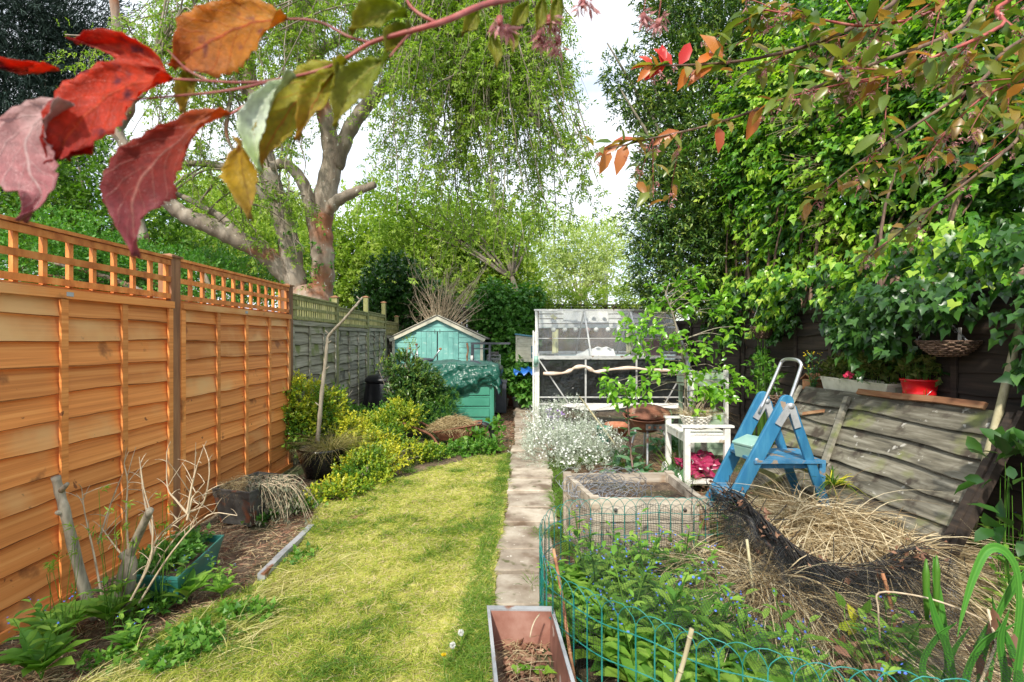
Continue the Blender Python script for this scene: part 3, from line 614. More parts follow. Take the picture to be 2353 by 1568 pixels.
# work glove
t = thing('work_glove', 'pale green rubber glove hanging on the greenhouse corner', 'glove', P(1232, 826, 8.0))
b = MB(); b.tube([(0, 0, .05), (.0, -.01, .0), (-.01, 0, -.08)], [.03, .04, .035], 10)
for i in range(4): b.tube([(-.035+i*.018, 0, -.06), (-.042+i*.02, -.01, -.12-.01*(i in (1, 2)))], [.011, .008], 6)
b.tube([(.03, 0, -.02), (.05, 0, -.07)], [.011, .008], 6); b.build('glove', M['minttin'], t)
# pale turquoise playhouse behind
ph = thing('garden_hut', 'low pale blue boarded hut seen through the greenhouse glass', 'hut', (1.9, 11.0, 0))
b = MB()
for i in range(17): b.box(-.85, .75, -.003*(i % 2), .02, .1+i*.1, .198+i*.1)
b.box(-.85, .75, .02, 1.2, .1, 1.79); b.build('walls', mat('pale_blue_paint', [(.42, .58, .62), (.5, .66, .7), (.56, .7, .73)], (2, 2, 2), 3, 5, .6, .1), ph)
b = MB(); b.bar((-.05, -.12, 1.81), (-.05, 1.3, 1.95), 1.8, .03); b.build('roof', M['felt'], ph)
# ---------------------------------------------------------------- foliage generators
def shootcloud(C, D, SL, k, LL, spread=.9, wr=.45, T=T_LEAF4, droop=.0, v=None, jit=.25, upbias=.6, tip=0.0):
    n = len(C); D = nrm(D); SL = np.broadcast_to(SL, (n,)); a = nrm(np.cross(D, rng.normal(size=(n, 3)))); b = np.cross(D, a); ph = rng.random(n)*6.28
    parts = []
    for j in range(k):
        t = (j+1)/k; ang = ph+j*2.4
        pd = a*np.cos(ang)[:, None]+b*np.sin(ang)[:, None]; sp = spread*(1-.45*t)
        ld = D*math.cos(sp)+pd*math.sin(sp)+rng.normal(size=(n, 3))*jit; ld[:, 2] -= droop
        pos = C+D*(SL*t)[:, None]
        U = nrm(D*.6+np.array([0, 0, upbias])+rng.normal(size=(n, 3))*.25)
        vv = np.clip((rng.random(n) if v is None else v+rng.normal(size=n)*.12)*(.8+.2*t), 0, 1)*(1-tip)+tip*max(0, t-.35)/.65
        parts.append(leafgeo(pos, ld, U, LL*rng.uniform(.65, 1.15, n), wr, T, vv))
    return merge(parts)
def ellpts(ells, n, inner=.6, seed=3, lump=.22, freq=2.5):
    """points in lumpy shells of ellipsoids (centre, (rx,ry,rz)); returns positions and outward directions"""
    ar = np.array([(e[1][0]*e[1][1]+e[1][1]*e[1][2]+e[1][0]*e[1][2]) for e in ells]); ar = ar/ar.sum(); P_, D_ = [], []
    for (c, r), w_ in zip(ells, ar):
        m = max(1, int(n*w_)); d = sph(m); rr = rng.uniform(inner, 1, m)**.7; r = np.array(r)
        lp = 1+lump*hnoise(d*2+np.array(c), freq, seed); p = np.array(c)+d*r*(rr*lp)[:, None]; P_.append(p); D_.append(nrm(d/r))
    return np.concatenate(P_), np.concatenate(D_)
def part(name, mt, parent, g, smooth=False):
    return finish(name, g[0], g[1], mt, parent, smooth, g[2])
def px_ell(lst): return [(tuple(P(a, b, Y)), (r, r*.9, r*.95) if not hasattr(r, '__len__') else r) for a, b, Y, r in lst]

# ---------------------------------------------------------------- weeping tree beyond the left fence
wt = thing('weeping_ash', 'big many-limbed weeping tree with drooping leafy twigs behind the left fence', 'tree', (0, 0, 0))
def limb(pts, r0, r1, name='limb', n=14, seg=7, par=wt, mt=None):
    q = bez([P(*p) for p in pts], seg); k = len(q)
    m_ = MB(); rad = [lerp(r0, r1, i/(k-1))*(1+.07*math.sin(i*1.7)+random.uniform(-.04, .04)) for i in range(k)]
    m_.tube(q, rad, n, v=0); m_.build(name, mt or M['bark'], par); return q
g0 = P(712, 700, 9.4); LIMB = {}
base = Vector((g0.x, 9.4, 0))
tb = MB(); tb.tube([base+Vector((0, 0, -.1)), base+Vector((.02, 0, .8)), base+Vector((0, 0, 1.6)), g0+Vector((0, 0, .1)), P(705, 660, 9.4)], [.62, .5, .44, .40, .30], 18, v=0); tb.build('trunk', M['bark'], wt)
LIMB['A'] = limb([(690, 720, 9.35), (672, 600, 9.2), (645, 480, 9.1), (618, 400, 9), (590, 260, 9), (562, 130, 8.9), (545, -80, 8.8)], .20, .13)
LIMB['B'] = limb([(738, 720, 9.45), (742, 600, 9.4), (738, 520, 9.4), (752, 430, 9.3), (770, 350, 9.3)], .22, .19)
LIMB['B1'] = limb([(765, 390, 9.3), (752, 290, 9.3), (722, 150, 9.2), (706, 40, 9.2), (690, -120, 9.1)], .16, .11)
LIMB['B2'] = limb([(770, 385, 9.3), (800, 305, 9.2), (845, 240, 9.1), (900, 185, 8.9), (960, 152, 8.6), (1040, 150, 8.3), (1110, 170, 8), (1180, 215, 7.8), (1240, 290, 7.7)], .15, .035)
LIMB['S'] = limb([(748, 490, 9.35), (775, 462, 9.2), (815, 442, 9.0), (862, 424, 8.9)], .13, .065, 'cut_stub')
LIMB['C'] = limb([(706, 690, 9.4), (650, 625, 9.2), (600, 578, 9.0), (540, 548, 8.8), (480, 518, 8.6), (425, 495, 8.5), (388, 465, 8.4), (372, 432, 8.4), (330, 400, 8.4)], .19, .10)
LIMB['C2'] = limb([(560, 552, 8.8), (515, 505, 8.7), (470, 478, 8.7), (420, 452, 8.6), (375, 440, 8.6), (300, 425, 8.5)], .075, .03)
LIMB['C3'] = limb([(640, 500, 9.1), (600, 450, 8.9), (560, 405, 8.8), (500, 380, 8.7), (420, 375, 8.6)], .09, .05)
LIMB['D'] = limb([(735, 590, 9.4), (712, 470, 9.2), (690, 410, 9.1), (655, 378, 9.0), (620, 384, 8.9)], .13, .08)
LIMB['E'] = limb([(770, 330, 9.4), (752, 260, 9.5), (700, 235, 9.6), (640, 240, 9.7)], .08, .04)
LIMB['F'] = limb([(566, 140, 8.9), (520, 100, 8.7), (450, 80, 8.4), (380, 110, 8.1), (330, 160, 8)], .07, .025)
LIMB['G2'] = limb([(716, 130, 9.2), (800, 80, 9.0), (900, 20, 8.7), (1010, 10, 8.3), (1120, 60, 8.0), (1220, 140, 7.8)], .08, .03)
LIMB['H'] = limb([(560, 120, 8.9), (540, 180, 8.7), (520, 300, 8.5), (545, 360, 8.5)], .05, .02)
RIGHT = [(800, -60), (1000, -60), (1330, -30), (1345, 150), (1400, 260), (1400, 430), (1340, 520), (1250, 580), (1130, 560), (980, 540), (880, 470), (840, 260)]
LEFTR = [(180, -60), (880, -60), (900, 150), (820, 300), (640, 360), (480, 440), (330, 440), (230, 260)]
MID = [(480, 420), (640, 430), (760, 470), (700, 620), (560, 600), (480, 520)]
def curtain(poly, nsec, starts, yr, ntw, tl, leafn, thin=1.0):
    tgt = samp(poly, nsec); secs = []; tw = []
    for (tx, ty) in tgt:
        Y = random.uniform(*yr); e = P(tx, ty, Y); L = random.choice(starts); s = L[random.randrange(len(L)//3, len(L))]
        ap = s.lerp(e, .5); ap.z = max(s.z, e.z)+random.uniform(.1, .7)+(e-s).length*.08
        ap.y += random.uniform(-.3, .3)
        pts = bez([s, s.lerp(ap, .55)+Vector((0, 0, .15)), ap, ap.lerp(e, .55)+Vector((random.uniform(-.1, .1), 0, .12)), e], 4)
        secs.append([tuple(q+Vector((random.uniform(-.03, .03),)*3)) for q in pts])
        k = len(pts)
        for _ in range(ntw):
            i = random.randrange(k//3, k); p = pts[i]; h = Vector((random.gauss(0, 1), random.gauss(0, 1), 0)).normalized()*random.uniform(.2, 1.0); l = random.uniform(*tl)
            tw.append([tuple(p+h*(t*l*(1.2-.5*t))+Vector((.02*math.sin(t*9+l*40), .02*math.cos(t*8), -l*t*(.25+.75*t)))) for t in np.linspace(0, 1, 7)])
    secs = np.array(secs); tw = np.array(tw)
    return secs, tw
sets = [(RIGHT, 165, [LIMB['B2'], LIMB['G2']], (6.6, 9.6), 10, (.35, 1.1), 9), (LEFTR, 105, [LIMB['A'], LIMB['B1'], LIMB['F'], LIMB['G2']], (7.4, 10.5), 7, (.3, 1.0), 8), (MID, 14, [LIMB['C'], LIMB['C3'], LIMB['D']], (8.2, 9.4), 5, (.2, .6), 6)]
tg = []; lg = []
for poly, ns, st_, yr, ntw, tl, ln in sets:
    sc_, tw = curtain(poly, ns, st_, yr, ntw, tl, ln)
    tg.append(tubes(sc_, .022, .006, 4)); tg.append(tubes(tw, .0055, .002, 3))
    # leaflets: compound leaves at points along twigs
    K = len(tw); 
    for t_i in range(1, 7):
        p = tw[:, t_i, :]; d = nrm(tw[:, t_i, :]-tw[:, t_i-1, :])
        keep = rng.random(K) < .86; p = p[keep]+rng.normal(size=(keep.sum(), 3))*.02; d = d[keep]
        for rep in range(2):
            side = sph(len(p)); side[:, 2] *= .4; side = nrm(side); ax = nrm(side+d*.3+np.array([0, 0, -.25]))
            g = shootcloud(p, ax, .13, 7, .070, spread=1.15, wr=.40, T=T_QUAD, droop=.25, v=rng.random(len(p)), jit=.2)
            lg.append(g)
part('twigs', M['twig'], wt, merge(tg)); part('foliage', M['ash'], wt, merge(lg))
# ivy climbing on trunk base
pp_, dd_ = [], []
for q in (LIMB['B'], LIMB['A']):
    for i in range(0, len(q)//2): pp_ += [np.array(q[i])+sph(1)[0]*.22 for _ in range(9)]
pp_ = np.array(pp_); d_ = sph(len(pp_)); d_[:, 1] = -abs(d_[:, 1])
part('climbing_ivy', M['vinegreen'], wt, shootcloud(pp_, d_, .08, 4, .07, T=T_IVY, wr=.8))

# ---------------------------------------------------------------- general tree builder for the surroundings
def tree(name, label, base, ells, n, k, SL, LL, mt, inner=.55, T=T_QUAD, wr=.5, trunk_r=.2, bark='bark', group=None, lump=.3, limbs=7, spread=.9, droop=0.0, freq=2.5, cat='tree', seed=3, tip=0.0):
    t = thing(name, label, cat, (0, 0, 0), 0, group); cs = [Vector(e[0]) for e in ells]; mid = sum(cs, Vector())/len(cs); b = Vector(base)
    m_ = MB(); zlo = min(e[0][2]-e[1][2] for e in ells); fork = b.lerp(mid, .35); fork.z = max(b.z+.3, min(mid.z*.6, zlo+.6))
    m_.tube(bez([b+Vector((0, 0, -.2)), b.lerp(fork, .5)+Vector((.05, 0, 0)), fork], 4), [trunk_r*1.3]*3+radl(trunk_r*1.2, trunk_r*.7, 6), 10, v=0)
    m_.build('trunk', M[bark], t); m_ = MB()
    for c in (cs if len(cs) <= limbs else random.sample(cs, limbs)):
        for _ in range(2):
            e = c+Vector(sph(1)[0])*.5*min(ells[0][1]); md = fork.lerp(e, .5)+Vector((random.uniform(-.2, .2), random.uniform(-.2, .2), .2))
            q = bez([fork+Vector((0, 0, -.1)), md, e], 4); m_.tube(q, radl(trunk_r*.5, trunk_r*.08, len(q)), 6, v=0)
    m_.build('limbs', M[bark], t)
    p, d = ellpts(ells, n, inner, lump=lump, freq=freq, seed=seed); d = d+rng.normal(size=d.shape)*.5+np.array([0, 0, .15])
    hn = np.clip(.5+.35*hnoise(p, 2.2, seed+1), 0, 1)
    part('crown', mt, t, shootcloud(p, d, SL, k, LL, spread, wr, T, droop, v=hn*.6+rng.random(len(p))*.4, tip=tip))
    return t
# bay tree on the right
bay = px_ell([(1650, 560, 7.7, 1.05), (1560, 610, 7.6, .72), (1545, 500, 7.6, .70), (1600, 440, 7.6, .85), (1700, 400, 7.8, 1.15), (1590, 330, 7.8, .75), (1520, 370, 7.7, .35), (1660, 210, 8.0, 1.05), (1570, 170, 8.0, .55), (1600, 60, 8.1, .85), (1475, 215, 8.0, .38), (1425, 165, 8.0, .28), (1450, 250, 7.9, .26), (1520, 260, 8, .4), (1720, 20, 8.2, 1.2), (1600, -60, 8.2, .9), (1760, 560, 7.3, .9), (1820, 200, 7.8, 1.2), (1680, 660, 7.2, .5), (1520, 650, 7.7, .4)])
tree('bay_tree', 'tall dense dark-leaved evergreen tree to the right of the greenhouse', (3.9, 8.2, 0), bay, 19000, 6, .16, .085, M['bay'], inner=.62, wr=.36, T=T_LEAF4, trunk_r=.14, bark='greytwig', lump=.20, spread=.8, tip=.45)
# ivy-covered mass over the right fence
ivy = thing('ivy_bank', 'bright glossy ivy hanging in masses over the dark right fence', 'ivy')
core = px_ell([(1850, 300, 6.4, 1.0), (1960, 190, 5.8, .95), (1900, 470, 5.9, .8), (2080, 380, 5.2, .9), (2210, 250, 4.8, .9), (2260, 480, 4.6, .75), (2070, 560, 5.2, .55), (1880, 610, 6.1, .5), (2340, 330, 4.3, .8), (2210, 60, 5.2, 1.1), (2010, 20, 6.2, 1.1), (2360, 80, 4.6, 1.0), (2330, 560, 4.4, .6), (2190, 600, 4.9, .5), (1980, 640, 5.6, .35), (1780, 420, 6.6, .7), (1760, 250, 6.9, .6), (1800, 560, 6.5, .5), (2130, 520, 5.0, .6), (2000, 450, 5.4, .6)])
p, d = ellpts(core, 7500, .74, lump=.30, freq=4); p[:, 0] = np.maximum(p[:, 0], 1.9)
d = d+rng.normal(size=d.shape)*.35+np.array([-.1, 0, -.55]); hn = np.clip(.52+.6*hnoise(p, 1.8, 9), 0, 1)
brt = (p[:, 2] > 1.9)
h_ = rng.random(len(p)) < .55
part('bright_leaves', M['ivyA'], ivy, shootcloud(p[h_], d[h_], .24, 6, .080, spread=.95, wr=.80, T=T_IVY, droop=.5, v=hn[h_]*.75+rng.random(h_.sum())*.3, tip=.12))
h_ = ~h_; part('young_leaves', M['ivyA'], ivy, shootcloud(p[h_], d[h_]+[0, 0, .3], .20, 7, .066, spread=.8, wr=.62, T=T_LEAF, droop=.35, v=hn[h_]*.85+rng.random(h_.sum())*.3, tip=.3))
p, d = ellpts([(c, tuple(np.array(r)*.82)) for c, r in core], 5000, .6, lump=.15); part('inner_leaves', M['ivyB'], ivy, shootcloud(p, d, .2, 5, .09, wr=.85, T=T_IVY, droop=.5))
stm = []
for c, r in core:
    for _ in range(7):
        e = Vector(c)+Vector(sph(1)[0])*r[0]*.8; b = Vector((3.2, e.y+random.uniform(-.4, .4), random.uniform(.2, 1.4))); q = bez([b, b.lerp(e, .5)+Vector((random.uniform(-.2, .2), 0, .2)), e], 5); stm.append([tuple(z) for z in q])
part('woody_stems', M['wicker'], ivy, tubes(np.array(stm), .022, .006, 5))
# ivy on the fence face and fringes
def fringe(n, yr, zr, x, amp, L, mt, name, dens=None, k=4, dr=.7, off=.12):
    y_ = rng.uniform(*yr, n); z_ = rng.uniform(*zr, n); q = np.stack([np.full(n, x)-rng.random(n)*off, y_, z_], 1)
    keep = hnoise(q, 3.2, 21)+amp+(z_-zr[0])/(zr[1]-zr[0])*1.4-.7 > 0; q = q[keep]
    d = np.tile([-.6, -.25, -.6], (len(q), 1))+rng.normal(size=q.shape)*.4
    part(name, mt, ivy, shootcloud(q, d, .12, k, L, 1.0, .85, T_IVY, dr))
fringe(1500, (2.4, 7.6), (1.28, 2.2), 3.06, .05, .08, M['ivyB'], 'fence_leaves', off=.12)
fringe(600, (3.0, 6.6), (1.5, 2.3), 3.0, .0, .08, M['ivyA'], 'fringe_leaves', off=.2)
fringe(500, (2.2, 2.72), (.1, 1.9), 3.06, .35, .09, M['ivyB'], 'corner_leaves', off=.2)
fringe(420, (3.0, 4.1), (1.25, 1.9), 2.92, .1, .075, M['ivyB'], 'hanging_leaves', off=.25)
# dead brown bare sprays within the ivy
b = []
for (a, c, Y) in ((1800, 280, 5.4), (1850, 420, 5.3), (1830, 380, 5.3), (1900, 560, 5.2), (1880, 500, 5.2)):
    o_ = P(a+70, c, Y+.3)
    for _ in range(26):
        e = P(a+random.uniform(-50, 60), c+random.uniform(-40, 45), Y+random.uniform(-.2, .2)); q = bez([o_, o_.lerp(e, .5)+Vector((0, 0, random.uniform(0, .05))), e], 3); b.append([tuple(z) for z in q])
part('dead_sprays', M['drytwig'], ivy, tubes(np.array(b), .004, .0015, 3))

# ---------------------------------------------------------------- trees and hedges outside the garden
def E(px, py, Y, rx, rz=None): rz = rz or rx; return (tuple(P(px, py, Y)), (rx, rx*.9, rz))
OUT = 'trees beyond the garden fences'
tree('maple_tree', 'leafy mid-green tree filling the space over the orange fence', (-8.6, 11, 0), [E(60, 560, 10, 1.5), E(180, 470, 11, 1.5), E(290, 560, 11, 1.4), E(380, 640, 11, 1.1), E(150, 640, 10, 1.2), E(20, 450, 10, 1.3), E(450, 600, 12, .9), E(240, 400, 12, 1.0)], 5200, 6, .26, .12, M['midgreen'], inner=.5, lump=.35, group=OUT)
tree('holly_bush', 'dark green bush just over the fence below the leaning limb', (-5, 9.6, 0), [E(330, 640, 9.4, .9, .6), E(470, 640, 9.2, .7, .5), E(560, 640, 9.6, .55, .45), E(230, 620, 9.2, .8), E(100, 600, 8.4, .8)], 3200, 6, .16, .08, M['vinegreen'], inner=.5, group=OUT, cat='bush')
tree('conifer_tree', 'blackish conifer at the top left corner behind the red leaves', (-13.5, 13.5, 0), [E(-20, 100, 12, 2.0, 1.6), E(80, 60, 12.5, 1.5, 1.2), E(40, 250, 12, 1.6, 1.2), E(160, 140, 12.5, 1.1, .8), E(10, 380, 11.5, 1.5), E(180, 30, 12.5, 1.1, .7), E(110, 300, 12.2, 1.0, .7)], 7500, 10, .45, .19, M['conifer'], inner=.3, wr=.13, T=T_QUAD, spread=.6, droop=.15, lump=.4, group=OUT, trunk_r=.14)
tree('lime_tree', 'yellow-green tree glowing behind the twin trunks', (-9, 24, 0), [E(800, 540, 24, 1.9), E(850, 600, 24, 1.9), E(790, 640, 23, 2.0), E(720, 600, 24, 1.8), E(900, 620, 25, 1.6), E(620, 610, 24, 2.0), E(530, 560, 24, 2.0), E(850, 680, 23, 1.6), E(430, 500, 25, 2.2), E(640, 540, 26, 1.7)], 7000, 6, .5, .24, M['lime'], inner=.4, lump=.35, group=OUT, trunk_r=.3)
tree('sycamore_tree', 'bright green tree standing behind the turquoise shed', (-2.8, 21, 0), [E(960, 600, 21, 1.8), E(1040, 560, 22, 1.6), E(1090, 600, 21, 1.7), E(1000, 640, 20, 1.7), E(1150, 640, 21, 1.5), E(1170, 580, 22, 1.2), E(1080, 660, 20, 1.3), E(930, 540, 22, 1.0), E(1200, 660, 20, .9)], 5200, 6, .45, .21, M['lime'], inner=.35, lump=.35, group=OUT, trunk_r=.25)
tree('airy_tree', 'thin airy tree rising irregularly above the lime-green ones in the centre', (1.2, 19, 0), [E(900, 500, 19, .9), E(960, 460, 19, .8), E(1040, 500, 19, .9), E(1120, 470, 19, .7), E(1180, 520, 19, .8), E(1240, 500, 20, .6), E(860, 440, 19, .5)], 1500, 6, .4, .16, M['ash'], inner=.15, lump=.5, group=OUT, trunk_r=.12, bark='twig')
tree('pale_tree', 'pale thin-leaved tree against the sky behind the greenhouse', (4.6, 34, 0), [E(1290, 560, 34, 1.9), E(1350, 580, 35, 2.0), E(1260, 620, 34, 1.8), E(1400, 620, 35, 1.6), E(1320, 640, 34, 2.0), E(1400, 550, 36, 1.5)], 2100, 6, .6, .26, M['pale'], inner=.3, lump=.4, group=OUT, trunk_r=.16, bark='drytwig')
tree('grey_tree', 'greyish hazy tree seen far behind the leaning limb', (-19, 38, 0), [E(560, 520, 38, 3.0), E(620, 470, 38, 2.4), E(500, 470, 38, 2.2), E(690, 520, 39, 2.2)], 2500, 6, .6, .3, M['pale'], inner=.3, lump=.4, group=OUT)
tree('dark_ivy_bush', 'dark ivy-smothered bush behind the left roof slope of the shed', (-2.9, 12.6, 0), [E(900, 660, 12.4, .62, .75), E(950, 690, 12.6, .6, .7), E(880, 740, 12.4, .5, .7), E(1000, 710, 12.8, .5), E(860, 690, 12.0, .4)], 3000, 6, .14, .09, M['ivyB'], inner=.6, T=T_LEAF4, wr=.8, group='bushes along the back boundary', cat='bush')
tree('trumpet_climber', 'mass of green heart-shaped climber leaves between the shed and the hen house', (-.2, 12.7, 0), [E(1140, 700, 12.6, .5, .55), E(1190, 740, 12.6, .5, .7), E(1170, 800, 12.3, .5, .6), E(1215, 800, 12.5, .4, .7), E(1140, 780, 12.5, .4, .6), E(1190, 860, 12.2, .4, .4), E(1215, 700, 12.9, .35, .5), E(1120, 720, 12.6, .4, .4)], 3600, 5, .14, .10, M['vinegreen'], inner=.65, T=T_LEAF4, wr=.85, droop=.5, group='bushes along the back boundary', cat='climber')
tree('bramble_hedge', 'tangled low bramble along the top of the back wall', (2.2, 13.3, 0), [E(1230, 700, 13.1, .4, .28), E(1290, 695, 13.1, .45, .25), E(1350, 692, 13.1, .45, .25), E(1410, 690, 13.1, .45, .28), E(1460, 680, 13.1, .4, .35), E(1520, 690, 13, .5, .4), E(1260, 740, 13, .4, .3), E(1600, 690, 13, .6, .5)], 2800, 5, .14, .075, M['lime'], inner=.5, group='bushes along the back boundary', cat='hedge', trunk_r=.05, bark='drytwig')
# bare shrub behind shed
bs = thing('bare_shrub', 'bare tangled brown shrub fanning up behind the shed roof', 'shrub')
o_ = P(1010, 770, 12.0); a1 = []; a2 = []
for i in range(80):
    e = P(random.uniform(930, 1125), random.uniform(590, 735), 12+random.uniform(-.5, .4)); md = o_.lerp(e, .5)+Vector((random.gauss(0, .1), 0, random.gauss(0, .08)))
    q = bez([o_+Vector((random.gauss(0, .1), 0, -.1)), md, e], 5); a1.append([tuple(z) for z in q])
    for _ in range(5):
        s = q[random.randrange(4, len(q))]; e2 = s+Vector((random.gauss(0, .18), random.gauss(0, .1), random.gauss(.1, .15))); q2 = bez([s, s.lerp(e2, .5)+Vector((0, 0, .03)), e2], 3); a2.append([tuple(z) for z in q2])
part('branches', M['drytwig'], bs, merge([tubes(np.array(a1), .013, .004, 4), tubes(np.array(a2), .004, .0015, 3)]))
# second small dark trunk at the left
st2 = thing('leafless_tree', 'thin crooked grey tree left of the big weeping tree', 'tree')
limb([(330, 560, 10), (300, 430, 10), (292, 350, 10), (272, 300, 10), (300, 240, 10), (275, 130, 10), (262, 0, 10), (255, -80, 10)], .11, .07, 'trunk', par=st2)
for pts, r in (([(285, 340, 10), (250, 300, 9.8), (215, 270, 9.7), (190, 200, 9.6)], .04), ([(300, 240, 10), (340, 200, 10.2), (350, 120, 10.3), (400, 60, 10.2)], .045), ([(275, 130, 10), (230, 90, 9.8), (150, 80, 9.6)], .03)): limb(pts, r, r*.4, 'limb', n=8, par=st2)
q = limb([(300, 430, 10), (320, 900, 10)], .12, .14, 'trunk_base', n=8, seg=2, par=st2)
p, d = ellpts([E(230, 250, 10, .6), E(380, 90, 10, .6), E(180, 120, 9.7, .5)], 130, .2); part('foliage', M['ash'], st2, shootcloud(p, d, .15, 7, .06, T=T_QUAD, wr=.35))
# railway gantries and wires far behind
for px, Y, y0, w_, lb in ((1345, 40, 603, .28, 'shorter pale grey metal mast beyond the back wall'), (1391, 40, 560, .34, 'taller pale grey metal mast beyond the back wall')):
    t = thing('metal_mast', lb, 'mast', (P(px, 700, Y).x, Y, 0), 0, 'metal masts behind the garden'); h = P(px, y0, Y).z
    b = MB(); b.box(-w_/2, w_/2, -.015, .015, 0, h); b.build('web', M['bracket'], t)
    for s in (-1, 1): b = MB(); b.box(s*w_/2-.02, s*w_/2+.02, -.12, .12, 0, h); b.build('flange', M['bracket'], t)
    b = MB(); b.bar((0, -.1, h-3), (3.6, -.1, h-1.6), .05, .05); b.build('arm', M['darkzinc'], t)
for i, (ya, yb, lb) in enumerate(((640, 648, 'upper thin overhead wire behind the pale tree'), (655, 660, 'lower thin overhead wire behind the pale tree'))):
    b = MB(); b.tube([P(700, ya, 36), P(1400, yb, 36), P(2000, ya+10, 36)], .012, 4); tag(b.build('overhead_wire', M['bracket']), lb, 'wire', 'overhead wires')
# ================================================================ objects, left side and middle
# storage box under the tarp
bx = thing('storage_box', 'ribbed green plastic garden storage box under the dark green tarpaulin', 'storage box', (-1.02, 8.36, 0))
b = MB(); b.box(-.80, .70, .02, .90, .02, .93)
b.build('body', M['boxgreen'], bx)
for i in range(4):
    z = .16+i*.185
    for (x0, x1) in ((-.76, -.28), (-.20, .64)):
        b = MB(); b.box(x0, x1, -.002, .022, z, z+.135, v=.5); b.box(x0, x1, .004, .021, z+.139, z+.149, v=.9); b.build('rib_panel', M['boxgreen'], bx)
for x in (-.26, .68): b = MB(); b.box(x, x+.035, -.006, .02, .0, .92); b.build('corner_post', M['boxgreen'], bx)
for i in range(4):
    z = .16+i*.185; b = MB(); b.box(.702, .716, .08, .84, z, z+.135); b.build('rib_panel', M['boxgreen'], bx)
b = MB(); b.box(-.82, .73, -.01, .92, .932, .985); b.build('lid', M['boxgreen'], bx)
# tarp: draped height field
V = []; F = []; nx, ny = 80, 60
for j in range(ny+1):
    s = j/ny
    for i in range(nx+1):
        t = i/nx; x = lerp(-1.96, -.20, t)
        # s 0..0.5 top from back to front; 0.5..1 hanging
        hang = lerp(.46, .30, t)+.13*math.sin(t*3.0)*(t < .8)+(.05 if t > .93 else 0)
        if s < .5:
            y_ = lerp(9.30, 8.32, s*2); z = 1.02+.05*math.sin(t*3.14)+.02*math.sin(t*17+s*9)
        else:
            q = (s-.5)*2; y_ = 8.32-.05*math.sin(q*3.1)-.10*q*(1-t)-.04*math.sin(t*9+q*5)*q; z = 1.03-hang*q
            y_ += .022*math.sin(x*11+q*14+math.sin(x*5)*2)+.014*math.sin(x*31-q*9)
            z += .010*math.sin(x*27+q*21)
            y_ += -.07*math.exp(-((q-.45-.25*math.sin(t*3.1))/.14)**2)
        if t < .22: z -= (.22-t)*1.5*(.4+s*.6)
        if t > .97: z -= (t-.97)*5; 
        V.append((x+(.015*math.sin(s*30) if t > .95 else 0), y_, max(.1, z)))
for j in range(ny):
    for i in range(nx): a = j*(nx+1)+i; F.append((a, a+1, a+nx+2, a+nx+1))
o = finish('tarpaulin', V, F, M['tarp'], None, True); m = o.modifiers.new('t', 'SOLIDIFY'); m.thickness = .004
m2 = o.modifiers.new('s', 'SUBSURF'); m2.levels = 1; m2.render_levels = 1
tx = bpy.data.textures.new('crinkle', 'CLOUDS'); tx.noise_scale = .09; tx.noise_depth = 3
m3 = o.modifiers.new('d', 'DISPLACE'); m3.texture = tx; m3.strength = .04; m3.mid_level = .5; m3.texture_coords = 'GLOBAL'
tag(o, 'crinkled shiny dark green tarpaulin draped over the green storage box', 'tarpaulin')
# right corner of the tarpaulin, its shadow put in as black colour
V = []; F = []
for j in range(9):
    for i in range(9):
        s, t = i/8, j/8; V.append((-.215+.03*math.sin(t*7)+.03*s, 8.34+s*.7, 1.0-.42*t-.10*math.sin(s*5)*t))
for j in range(8):
    for i in range(8): a = j*9+i; F.append((a, a+1, a+10, a+9))
o = finish('tarp_corner_shade', V, F, M['liner'], None, True); o.modifiers.new('t', 'SOLIDIFY').thickness = .006
tag(o, 'right corner of the green tarpaulin, with its shadow painted black', 'plastic sheet')
# upturned stool on the tarp
t = thing('stool', 'upturned round stool with three chrome legs pointing up on the tarpaulin', 'stool', P(972, 832, 8.75))
b = MB(); b.lathe([(.02, 0), (.17, .0), (.19, .03), (.17, .06), (.02, .075)], n=24); b.build('seat', M['greybox'], t)
for a, c in ((P(955, 828, 8.7), P(942, 801, 8.6)), (P(961, 832, 8.8), P(957, 792, 8.95)), (P(992, 832, 8.7), P(1012, 802, 8.6))):
    l = t.location; b = MB(); b.tube([a-l, c-l], .014, 10); lg_ = b.build('leg', M['metal'], t); b = MB(); b.lathe([(.012, -.02), (.026, -.012), (.026, .01), (.012, .02)], c-l, 12); b.build('foot_cap', M['rawwood'], lg_)
# bin lid
t = thing('dustbin_lid', 'round grey metal lid lying on the right end of the tarpaulin', 'lid', P(1087, 838, 8.8))
b = MB(); b.lathe([(.155, 0), (.165, .012), (.155, .03), (.11, .045), (.10, .065), (.02, .075)], n=28); b.build('lid', M['greybox'], t)
# dark metal frame behind it
t = thing('metal_table_frame', 'dark grey metal table frame standing behind the bin lid', 'table frame', (-.58, 9.5, 0))
for x, y_ in ((-.19, 0), (.15, 0), (-.19, .3), (.15, .3)): b = MB(); b.box(x-.016, x+.016, y_-.016, y_+.016, 0, 1.37); b.build('leg', M['greybox'], t)
b = MB(); b.box(-.21, .55, -.03, .0, 1.375, 1.41); b.box(-.21, .55, .30, .33, 1.375, 1.41); b.build('top_rails', M['greybox'], t)
b = MB(); b.box(-.17, .14, -.012, .012, 1.28, 1.30); b.build('crossbar', M['greybox'], t)
b = MB(); b.tube([(-.19, -.02, 1.05), (-.19, -.02, 1.16)], .026, 10); b.build('plastic_clip', M['white'], t)
b = MB(); q = bez([(-.27, -.05, .95), (-.28, -.04, 1.15), (-.26, -.05, 1.25), (-.28, -.04, 1.40)], 4); b.tube([tuple(Vector(z)+t.location) for z in q], [.012+.01*random.random() for _ in q], 8)
